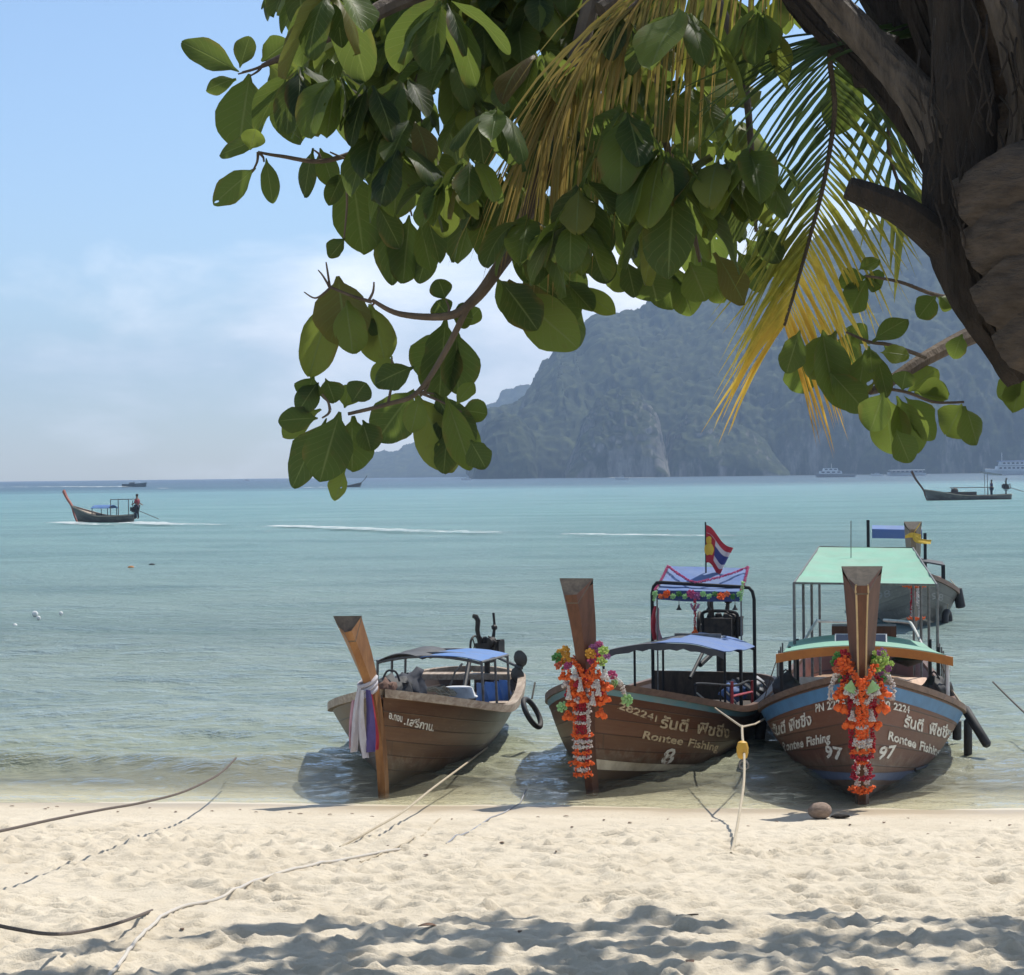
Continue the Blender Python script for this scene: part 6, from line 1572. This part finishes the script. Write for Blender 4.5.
rope([along(B1, 430, 697, 2.6), along(B1, 447, 703, 2.9), along(B1, 454, 712, 2.55), along(B1, 456, 730, 2.45), along(B1, 460, 748, 2.3), along(B1, 467, 764, 2.2)], 0.013, M['rope'], 'pale rope hanging over the side from the boat\'s gunwale into the water', 'ropes over the gunwale', B1.M)
rope([along(B1, 436, 699, 2.6), along(B1, 450, 705, 2.9), along(B1, 458, 716, 2.5), along(B1, 459, 738, 2.4), along(B1, 468, 766, 2.2)], 0.010, M['rope'], 'second thinner rope over the side doubling the pale hanging one', 'ropes over the gunwale', B1.M)
e, c = lump('grey_tarp', B2, 742, 687, 5.2, (0.30, 0.30, 0.14), M['tarpgrey'], 'crumpled grey tarpaulin on the stern beside the black hoses', 'tarpaulin', None, 'tarpaulin_folds')
e, c = lump('blue_crate', B2, 735, 692, 4.6, (0.14, 0.16, 0.10), M['tarpblue2'], 'small violet-blue bundle at the foot of the roof post', 'bundle', None, 'bundle_cover')
for i, pts in enumerate(([(738, 680, 4.9), (748, 688, 4.6), (760, 698, 4.2), (766, 706, 4.0)], [(724, 690, 4.6), (736, 703, 4.0), (742, 714, 3.6)], [(750, 676, 5.2), (764, 684, 5.0), (770, 700, 4.8), (766, 720, 4.8)])):
    rope([along(B2, *p) for p in pts], (0.05, 0.022, 0.016)[i], M['rubber'], ('thick black hose over the stern quarter by the grey tarpaulin', 'thin black line slanting down from the violet-blue bundle', 'looped black cable beyond the roof post')[i], 'black hoses at the stern', B2.M, 'hose', 'black_hose')
for B_, px, py, s_, lab in ((B3, 786, 688, 3.0, 'black bag against the gunwale, on the side next to the boat with the flag'), (B3, 934, 690, 3.0, 'black bag against the gunwale, on the side of the white post')):
    e, c = lump('duffel_bag', B_, px, py, s_, (0.16, 0.13, 0.14), M['rubber'], lab, 'bag', 'black bags in the mint-roofed boat')
    b_ = MB(); b_.tube(catmull([c + V((0, -0.06, 0.12)), c + V((0, 0, 0.2)), c + V((0, 0.06, 0.12))], 4), 0.010, 6); b_.build('bag_strap', M['rubber'], e)
um = MB(); a = along(B3, 908, 667, 3.2); um.lathe([(0.005, 0.0), (0.14, 0.05), (0.19, 0.09), (0.15, 0.10)], a, n=10); o = um.build('lamp_hood', M['rubber'], None); o.matrix_world = B3.M; tag(o, 'black cone hung upside down under the orange-edged roof', 'cone')

# tyres and long fenders
def tyre(B_, px, py, s_, Rr, r, axis, label, sx=1, sy=1, group='tyre fenders'):
    e = empty('tyre_fender', B_.M, label, 'tyre', group); c = along(B_, px, py, s_)
    b_ = MB(); b_.torus(c, Rr, r, axis, 32, 10, sx, sy); b_.build('tyre_ring', M['rubber'], e)
    b_ = MB(); b_.tube([c + V((0, 0, Rr * 0.9)), c + V((-0.06, 0.02, Rr + 0.16))], 0.012, 6); b_.build('tyre_rope', M['rope'], e)
    return e
tyre(B2, 532, 713, 1.9, 0.17, 0.03, (0.0, 1, 0.55), 'thin black tyre hung off the bow, between the golden prow boat and the flag boat')
tyre(B3, 948, 697, 4.6, 0.15, 0.05, (0.2, 1, 0.1), 'black tyre leaning inside the gunwale at the mint-roofed boat')
tyre(B4, 947, 620, 1.5, 0.16, 0.07, (0.3, 1, 0), 'small black tyre at the waterline of the grey boat behind')
def fender(B_, a, c, r, label, M_):
    e = empty('long_fender', B_.M, label, 'fender', 'long black fenders')
    b_ = MB(); b_.tube([a, lerp(a, c, 0.05), lerp(a, c, 0.95), c], [r * 0.6, r, r, r * 0.6], 12); b_.build('fender_body', M['rubber'], e)
    b_ = MB(); b_.tube([a, a + V((-0.25, -0.12, 0.16))], 0.010, 6); b_.build('fender_rope', M['rope'], e)
fender(B3, along(B3, 964, 707, 2.6), along(B3, 988, 746, 2.3), 0.05, 'long black fender sticking out slantwise over the water off the mint-roofed boat', 0)
fender(B3, along(B3, 968, 719, 2.8), along(B3, 968, 758, 2.8), 0.045, 'black fender hanging straight down beneath the slanting one', 0)
fender(B3, along(B3, 957, 720, 3.8), along(B3, 957, 740, 3.8), 0.05, 'short black fender half hidden behind the hull side', 0)
fender(B4, along(B4, 957, 588, 2.4), along(B4, 961, 608, 2.4), 0.10, 'fat black fender on the bow of the grey boat behind', 0)
fender(B2, along(B2, 763, 712, 4.0), along(B2, 757, 760, 3.9), 0.06, 'black fender hanging between the flag boat and the mint-roofed boat', 0)
rope([along(B3, 941, 663, 2.8), along(B3, 952, 690, 2.8), along(B3, 966, 712, 2.6)], 0.008, M['ropedark'], 'thin dark line from the orange-edged roof down to the slanting fender', None, B3.M)
rope([along(B3, 776, 662, 2.8), along(B3, 770, 680, 3.0), along(B3, 764, 700, 3.0)], 0.008, M['ropedark'], 'thin dark line from the orange-edged roof to the hull beside the flag boat', None, B3.M)

# =========================================================== ropes ashore
def SP(px, py, lift=0.015): return S(px, py, lift)
rope([P(236, 758, 21.0), P(222, 772, 19.6), P(207, 781, 18.4), P(180, 793, 17.2), P(140, 803, 15.8), P(100, 810, 14.8), P(50, 820, 13.6), P(0, 831, 12.6), P(-60, 842, 11.6)], 0.014, M['ropedark'], 'taut brown mooring rope running out of the sea over the empty stretch of sand', 'ropes on the beach')
rope([SP(152, 909, 0.0), P(130, 919, 11.2), P(100, 928, 10.7), P(60, 934, 10.1), P(20, 930, 9.5), P(-40, 915, 8.8), P(-120, 880, 8.0)], 0.013, M['ropedark'], 'dark slack rope dipping above the near sand and ending in it', 'ropes on the beach')
def sandpath(pts, lift, n=6):
    q = catmull([V((x, y, 0)) for x, y in pts], n); out = [SP(p.x, p.y, lift) for p in q]
    for _ in range(2): out = [out[0]] + [V((out[i].x, out[i].y, max(out[i].z, (out[i - 1].z + out[i + 1].z) / 2))) for i in range(1, len(out) - 1)] + [out[-1]]
    return out
rope(sandpath([(105, 985), (118, 968), (134, 946), (152, 926), (180, 908), (220, 899), (260, 884), (310, 868), (340, 862), (400, 851)], 0.010, 6), 0.014, mat('greyish_hose', (0.50, 0.47, 0.43), 0.7, (0.58, 0.52, 0.43), 5), 'thick whitish hose curving over the near sand into the shade', 'ropes on the beach', n=8, cat='hose', name='beach_hose')
bl_ = B1.w(along(B1, 488, 746, 3.2))
rope([W(488, 747, 0.05), P(460, 768, 20.8), P(433, 788, 19.2), P(404, 811, 17.6), P(375, 828, 16.4), SP(340, 845, 0.0)], 0.014, M['rope'], 'pale mooring rope stretched from the sea past the golden prow boat to the sand', 'ropes on the beach')
rope(sandpath([(360, 862), (386, 853), (414, 842), (432, 824), (440, 818)], 0.002), 0.009, M['rope'], 'short grey rope lying on sand next to the taut pale one', 'ropes on the beach')
rope(sandpath([(446, 845), (470, 830), (500, 814), (520, 803)], 0.002) + [W(526, 790, 0.0)], 0.009, M['tarpgrey'], 'greyish rope lying from the sand into the shallows between the two left boats', 'ropes on the beach')
kn = P(746, 762, 17.6)
rA_ = B2.w(along(B2, 697, 693, 3.7)); rB2 = B3.w(along(B3, 766, 718, 2.4))
kk = P(742, 727, 18.6)
rope([rA_, lerp(rA_, kk, 0.5) + V((0, 0, -0.015)), kk], 0.014, M['rope'], 'pale rope branch from the flag boat\'s rail down to the yellow float', None, sub=1)
yr = rope([kk + V((0, 0, 0.01)), P(742.5, 738, 18.3), P(744, 750, 18.0), P(744, 780, 17.2), P(740, 810, 16.4), P(735, 838, 15.6), SP(731, 858, 0.0)], 0.016, M['rope'], 'pale mooring rope running through a yellow float down to the sand', 'ropes on the beach')
rope([kk, lerp(kk, rB2, 0.5) + V((0, 0, -0.02)), rB2], 0.014, M['rope'], 'pale rope branch from the yellow float to the mint-roofed boat', None, sub=1)
fl = empty('rope_float', Matrix.Translation(P(742.5, 750, 17.95)), 'yellow oval float threaded on the mooring rope between the two right boats', 'float')
b_ = MB(); b_.lathe([(0.015, -0.08), (0.04, -0.068), (0.052, -0.024), (0.052, 0.024), (0.04, 0.068), (0.015, 0.08)], n=16); b_.build('float_body', mat('yellow_float', (0.62, 0.36, 0.03), 0.5, (0.5, 0.27, 0.03), 9), fl)
b_ = MB(); b_.torus((0.01, -0.01, -0.13), 0.04, 0.009, (0.3, 1, 0.2), 14, 6); b_.build('float_ring', M['steel'], fl)
rope([P(993, 682, 24.5), P(1008, 697, 23.6), P(1028, 716, 22.5), P(1060, 745, 21.0)], 0.014, M['ropedark'], 'dark rope slanting into the sea at the right edge, beyond the fenders', None)

# =========================================================== buoys on the water
for i, (x, y, r, lab) in enumerate(((15, 626, 0.055, 'white float on the water, nearest the beach of the four'), (35, 614, 0.075, 'widest of the four white floats on the water'), (38.5, 618, 0.05, 'small white float almost touching the widest one'), (61, 613.5, 0.05, 'white float farthest along the line from its widest one'))):
    e = empty('net_float', Matrix.Translation(W(x, y, 0.02)), lab, 'float', 'white net floats')
    b_ = MB(); b_.lathe([(0.01, -r), (r * 0.8, -r * 0.6), (r, 0), (r * 0.8, r * 0.6), (0.01, r)], n=12, axis=(1, 0.1, 0.2) if i == 1 else (0, 0, 1)); b_.build('float_body', M['whiteplastic'], e)
for (x, y, m_, lab) in ((131, 567.5, 'orangeb', 'tiny orange-brown float on open water below the red-prowed boat'), (152, 565, 'rubber', 'tiny dark float on open water below the red-prowed boat')):
    b_ = MB(); c = W(x, y, 0.03); b_.blob(c, (0.12, 0.08, 0.06), 2, 0.05); o = b_.build('small_float', M[m_], None); tag(o, lab, 'float')

# =========================================================== far boats
M['navy_hull'] = mat('navy_hull_paint', (0.03, 0.06, 0.07), 0.4)
M['pale_hull'] = mat('pale_boat_paint', (0.62, 0.65, 0.68), 0.5, (0.5, 0.54, 0.58), 2)
def far_boat(px, py, length, label, hullm, cabins, name='speedboat', cat='boat', h=0.9, bow=-1, mast=None, dist=None, group=None):
    p = W(px, py, 0.0)
    if dist: p = P(px, py, dist); p.z = 0.0
    k = length
    e = empty(name, Matrix.Translation(p), label, cat, group)
    rows = []
    for i in range(13):
        t = i / 12; x = (t - 0.5) * k * (1 if bow > 0 else -1); w = k * 0.13 * (1 - max(0, (t - 0.45) / 0.55) ** 2.2) * min(1, 0.8 + t)
        zt = h * (1 + 0.45 * max(0, t - 0.5) * 2); ov = 0.08 * k * max(0, t - 0.75) * 2 * (1 if bow > 0 else -1)
        rows.append([V((x + ov, -w, zt)), V((x + ov * 0.5, -w * 0.85, 0.1)), V((x, 0, -0.25)), V((x + ov * 0.5, w * 0.85, 0.1)), V((x + ov, w, zt)), V((x + ov * 0.5, 0, zt * 1.02)), V((x + ov, -w, zt))])
    b_ = MB(); b_.sheet(rows); b_.add(rows[0][:5], [(0, 1, 2, 3, 4)]); hu = b_.build('hull', M[hullm], e, angle=35)
    for (t0, t1, z0, z1, wf, m_, nm) in cabins:
        sg = 1 if bow > 0 else -1; x0, x1 = (t0 - 0.5) * k * sg, (t1 - 0.5) * k * sg; w = k * 0.13 * wf
        lo, hi = min(x0, x1), max(x0, x1); c = (z1 - z0) * 0.25
        b_ = MB(); b_.add([(lo, -w, z0), (hi, -w, z0), (hi, w, z0), (lo, w, z0), (lo + c, -w * .92, z1), (hi - c, -w * .92, z1), (hi - c, w * .92, z1), (lo + c, w * .92, z1)], [(3, 2, 1, 0), (4, 5, 6, 7), (0, 1, 5, 4), (1, 2, 6, 5), (2, 3, 7, 6), (3, 0, 4, 7)])
        cb = b_.build(nm, M[m_], e, smooth=False)
        if nm in ('cabin', 'upper_cabin'):
            n = max(2, int((hi - lo) / 2.2)); zz = lerp(z0, z1, 0.58)
            for i in range(n):
                wx = lerp(lo + c, hi - c, (i + 0.5) / n)
                b_ = MB(); b_.box((wx, -w * 0.985 + 0.0, zz), ((hi - lo) / n * 0.55, 0.06, (z1 - z0) * 0.4)); b_.build('cabin_window', M['solar'], cb, smooth=False)
    if mast:
        for (t, z0, z1, r) in mast:
            b_ = MB(); b_.tube([((t - 0.5) * k * (1 if bow > 0 else -1), 0, z0), ((t - 0.5) * k * (1 if bow > 0 else -1), 0, z1)], r, 6); b_.build('mast', M['whitepipe'], e)
    return e
far_boat(134, 487, 8.6, 'dark speedboat running near the horizon behind the red-prowed longtail', 'navy_hull', [(0.30, 0.55, 0.9, 1.7, 0.8, 'navy_hull', 'cabin'), (0.2, 0.75, 1.75, 1.85, 0.9, 'pale_hull', 'sun_roof')], h=1.1, bow=1)
far_boat(622, 477.5, 6.5, 'tiny white speedboat throwing spray in front of the big headland', 'pale_hull', [(0.35, 0.6, 0.8, 1.8, 0.8, 'pale_hull', 'cabin')], h=0.8, dist=1000)
far_boat(836, 474.2, 18.0, 'pale motor yacht with a stepped cabin anchored before the headland', 'tarpgrey', [(0.35, 0.95, 1.6, 3.0, 0.85, 'pale_hull', 'cabin'), (0.45, 0.85, 3.0, 4.3, 0.7, 'pale_hull', 'upper_cabin')], name='motor_yacht', h=1.5, bow=-1, dist=980, mast=[(0.62, 4.3, 6.5, 0.12)])
far_boat(815+62, 471.8, 6.5, 'low white boat between the pale yacht and the long cream ferry', 'pale_hull', [(0.3, 0.7, 0.8, 1.5, 0.7, 'pale_hull', 'cabin')], h=0.8, dist=1150)
far_boat(907, 472.2, 20.0, 'long low cream ferry with a flat roof anchored before the headland', 'pale_hull', [(0.08, 0.95, 1.3, 2.9, 0.9, 'tarpgrey', 'cabin'), (0.04, 0.98, 2.9, 3.2, 1.0, 'fl_cream', 'flat_roof')] if False else [(0.08, 0.95, 1.3, 2.9, 0.9, 'tarpgrey', 'cabin'), (0.04, 0.98, 2.9, 3.2, 1.0, 'pale_hull', 'flat_roof')], name='ferry', h=1.3, bow=-1, dist=1100)
far_boat(1018, 473.2, 30.0, 'big white two-deck passenger ferry at the right edge below the cliffs', 'pale_hull', [(0.05, 0.86, 2.2, 4.4, 0.9, 'pale_hull', 'cabin'), (0.05, 0.80, 4.7, 6.6, 0.85, 'pale_hull', 'upper_cabin'), (0.03, 0.82, 6.7, 7.0, 0.95, 'tarpblue2', 'flat_roof')], name='passenger_ferry', h=2.2, bow=-1, dist=1000, mast=[(0.76, 7.0, 11.0, 0.15)])
far_boat(247, 478.5, 6.0, 'tiny white boat right on the open horizon', 'pale_hull', [(0.35, 0.6, 0.8, 1.8, 0.8, 'pale_hull', 'cabin')], h=0.8, dist=1900)
far_boat(466, 476.6, 6.0, 'tiny pale boat by the foot of the wooded point', 'pale_hull', [(0.35, 0.6, 0.8, 1.6, 0.8, 'pale_hull', 'cabin')], h=0.8, dist=1250)
p = W(335, 488, 0.0)
B7, h7_, boat7 = small_longtail(W(360, 487, 0.0), -82.0, 'small distant longtail boat seen just below the lowest hanging leaves', M['hull_d'], M['hull_d'], L=9.0, hb=0.8, zbow=1.3, lean=2.0, top=3.2)

# =========================================================== people on the boats under way
def person(M_, label, pts_scale=1.0, shirt=(0.3, 0.04, 0.05), pants=(0.03, 0.03, 0.05), arm_fwd=0.35):
    """standing helmsman: one skinned body with clothes as children"""
    e = empty('person', M_, label, 'person')
    J = [(0, 0, 0.93), (0, 0, 1.15), (0, 0, 1.40), (0, 0, 1.50), (0.01, 0, 1.62), (0.02, 0, 1.72),
         (0, 0.18, 1.38), (0.05, 0.25, 1.12), (arm_fwd, 0.22, 1.02), (0, -0.18, 1.38), (-0.05, -0.24, 1.12), (-arm_fwd, -0.20, 0.98),
         (0, 0.10, 0.88), (0.03, 0.12, 0.48), (0, 0.13, 0.05), (0.12, 0.14, 0.02), (0, -0.10, 0.88), (0.02, -0.12, 0.48), (-0.02, -0.13, 0.05), (0.10, -0.14, 0.02)]
    E = [(0, 1), (1, 2), (2, 3), (3, 4), (4, 5), (2, 6), (6, 7), (7, 8), (2, 9), (9, 10), (10, 11), (0, 12), (12, 13), (13, 14), (14, 15), (0, 16), (16, 17), (17, 18), (18, 19)]
    rad = [0.14, 0.13, 0.14, 0.055, 0.095, 0.075, 0.065, 0.045, 0.035, 0.065, 0.045, 0.035, 0.09, 0.06, 0.042, 0.035, 0.09, 0.06, 0.042, 0.035]
    def skin(name, idx, m, grow=0.0, parent=e):
        me = bpy.data.meshes.new(name); mp = {j: i for i, j in enumerate(idx)}
        me.from_pydata([J[j] for j in idx], [(mp[a], mp[c]) for a, c in E if a in mp and c in mp], [])
        o = bpy.data.objects.new(name, me); COL.objects.link(o)
        sk = o.modifiers.new('skin', 'SKIN'); o.modifiers.new('sub', 'SUBSURF').levels = 1; o.modifiers['sub'].render_levels = 1
        for i, j in enumerate(idx):
            r_ = rad[j] + grow; me.skin_vertices[0].data[i].radius = (r_, r_); me.skin_vertices[0].data[i].use_root = (i == 0)
        dg = bpy.context.evaluated_depsgraph_get(); me2 = bpy.data.meshes.new_from_object(o.evaluated_get(dg)); bpy.data.objects.remove(o)
        me2.name = name; me2.materials.clear(); me2.materials.append(m); me2.polygons.foreach_set('use_smooth', [True] * len(me2.polygons))
        o = bpy.data.objects.new(name, me2); COL.objects.link(o); o.parent = parent; return o
    skin('body', list(range(20)), mat('brown_skin', (0.22, 0.11, 0.065), 0.6))
    skin('shirt', [0, 1, 2, 6, 7, 9, 10], mat('shirt_cloth', shirt, 0.85), 0.018)
    skin('trousers', [0, 12, 13, 14, 16, 17, 18], mat('trouser_cloth', pants, 0.85), 0.016)
    b_ = MB(); b_.blob((-0.005, 0, 1.70), (0.105, 0.095, 0.10), 2); b_.build('hair', mat('black_hair', (0.012, 0.011, 0.01), 0.6), e)
    b_ = MB(); b_.blob((0.11, 0, 1.655), (0.02, 0.014, 0.02), 1); b_.build('nose', mat('brown_skin', (0.22, 0.11, 0.065), 0.6), e)
    return e
person(B5.M @ Matrix.Translation((-5.0, 0.0, 0.22)), 'person in a red shirt and dark trousers standing at the stern of the red-prowed boat')
person(B6.M @ Matrix.Translation((-7.0, 0.0, 0.22)), 'person in violet top and dark trousers standing near the stern of the long low boat', 1.0, (0.10, 0.06, 0.14))

# =========================================================== foam
M['foam'] = None
def foam_mat():
    m, nt = nmat('sea_foam'); b = NT(nt)
    pos = b.n('ShaderNodeNewGeometry').outputs['Position']; uv = b.n('ShaderNodeTexCoord').outputs['UV']
    u, v, _ = b.n('ShaderNodeSeparateXYZ', {0: uv}).outputs
    n = b.noise(b.map(pos, (0.8, 1.3, 1)), 1.0, 6, 0.85)
    edge = b.math('MULTIPLY', b.ramp(v, [(0.0, 0.0), (0.35, 1.0), (0.65, 1.0), (1.0, 0.0)]), b.ramp(u, [(0.0, 0.0), (0.06, 1.0), (0.8, 0.8), (1.0, 0.0)]))
    a = b.ramp(b.math('MULTIPLY', n, edge), [(0.34, 0.0), (0.56, 0.85)])
    d = b.n('ShaderNodeBsdfDiffuse', {'Color': (0.6, 0.64, 0.64, 1)}).outputs[0]; t = b.n('ShaderNodeBsdfTransparent').outputs[0]
    b.out(b.n('ShaderNodeMixShader', {0: a, 1: t, 2: d}).outputs[0]); return m
M['foam'] = foam_mat()
def wake(pts, w0, w1, name='wake_foam'):
    pth = catmull([W(x, y, 0.06) for x, y in pts], 8); n = len(pth); b_ = MB(); b_.uv = []; rows = []
    for i, p in enumerate(pth):
        t = (pth[min(i + 1, n - 1)] - pth[max(i - 1, 0)]).normalized(); s_ = V((-t.y, t.x, 0)); w = 1.5 * lerp(w0, w1, i / (n - 1)) * (1 + 0.35 * math.sin(i * 1.9 + pts[0][0]))
        rows.append([p + s_ * w * k + V((0, 0, 0.10 * w * (1 - abs(k)) * 0.3)) for k in (-1, -0.5, 0, 0.5, 1)]); b_.uv += [(i / (n - 1), 0.5 + 0.5 * k) for k in (-1, -0.5, 0, 0.5, 1)]
    b_.sheet(rows); o = b_.build(name, M['foam'], None, angle=180); o['kind'] = 'stuff'; return o
wake([(136, 523), (160, 524.5), (200, 525), (246, 526)], 2.2, 1.3)
wake([(60, 522.5), (80, 524), (110, 525), (138, 523.5)], 1.6, 1.2)
wake([(270, 526), (330, 528), (400, 531), (480, 533), (560, 534)], 1.6, 2.2)
wake([(560, 534), (640, 535), (720, 536), (780, 536)], 0.9, 0.9)
wake([(124, 487), (100, 487.3), (60, 487.2), (0, 487.6), (-60, 488)], 6.0, 7.0)
wake([(612, 477.8), (624, 478), (650, 478.0), (665, 478)], 7.0, 4.0)
wake([(160, 488.3), (172, 488.6)], 2.5, 2.0)
wake([(332, 487.5), (310, 487.8), (270, 488.5)], 4.0, 3.0)

# =========================================================== things on the sand
c = SP(820, 817, 0.05); e = empty('coconut', Matrix.Translation(c), 'dry pale coconut husk lying at the water\'s edge before the bow numbered 97', 'coconut')
b_ = MB(); b_.blob((0, 0, 0.02), (0.11, 0.08, 0.075), 3, 0.03, Matrix.Rotation(0.3, 3, 'Z')); b_.build('husk', mat('coconut_husk', (0.36, 0.26, 0.2), 0.9, (0.2, 0.14, 0.1), 14, (1, 6, 6), bump=0.5), e)
b_ = MB(); b_.blob((0.17, 0.0, -0.03), (0.09, 0.04, 0.02), 2, 0.2); b_.build('husk_fibre', M['fibre'], e)
M['dead'] = mat('dead_leaf_brown', (0.16, 0.085, 0.045), 0.8, (0.08, 0.045, 0.025), 20)
def debris(px, py, L, label, kind='leaf', group=None, ang=None):
    c = SP(px, py, 0.004); a = random.uniform(0, 6.3) if ang is None else ang
    b_ = MB()
    if kind == 'leaf':
        rows = []
        for i in range(8):
            t = i / 7; w = L * 0.28 * math.sin(math.pi * min(1, t * 0.9 + 0.05)); z = L * 0.05 * math.sin(t * 3.0)
            x = (t - 0.5) * L; rows.append([c + V((math.cos(a) * x - math.sin(a) * w * k, math.sin(a) * x + math.cos(a) * w * k, z + abs(k) * w * 0.15)) for k in (-1, -.5, 0, .5, 1)])
        b_.sheet(rows, 0.003); o = b_.build('fallen_leaf', M['dead'], None); tag(o, label, 'leaf', group)
    else:
        pts = [c + V((math.cos(a) * x * L + 0.02 * random.uniform(-1, 1), math.sin(a) * x * L + 0.02 * random.uniform(-1, 1), 0.01)) for x in (-0.5, -0.2, 0.1, 0.5)]
        b_.tube(catmull(pts, 3), [lerp(0.010, 0.004, i / 9) for i in range(10)], 6); o = b_.build('driftwood_twig', M['bark'], None); tag(o, label, 'twig', group)
    return o
debris(428, 931, 0.11, 'curled brown leaf on the sand in the tree\'s shade, largest one')
debris(690, 968, 0.08, 'brown leaf at the lower edge of the sand in the shade')
debris(688, 922, 0.0 + 0.14, 'thin twig on sand at the edge of the tree\'s shade', 'twig', None, 0.2)
for i, (x, y) in enumerate(((22, 829), (45, 809), (57, 807), (48, 808), (26, 872), (240, 810), (256, 812), (290, 812), (300, 813), (204, 878), (312, 847), (372, 815), (388, 846), (352, 835), (426, 858), (502, 843), (556, 856), (572, 827), (700, 826), (770, 850), (748, 826), (830, 852), (928, 832), (968, 858), (978, 860), (896, 970), (182, 928), (520, 935), (610, 900), (640, 918), (700, 935), (12, 806), (72, 811), (118, 812), (150, 808), (176, 812), (212, 811), (330, 813), (352, 812), (452, 818), (486, 821), (538, 818), (566, 816), (604, 820), (630, 822), (668, 819), (712, 820), (776, 822), (850, 824), (884, 822), (908, 818), (950, 823), (990, 820), (1010, 824))):
    debris(x, y, random.uniform(0.03, 0.06) * (0.9 if y < 830 else 0.8), 'small brown leaf scrap lying on the bare sand', 'leaf', 'scraps of dead leaf on the sand')
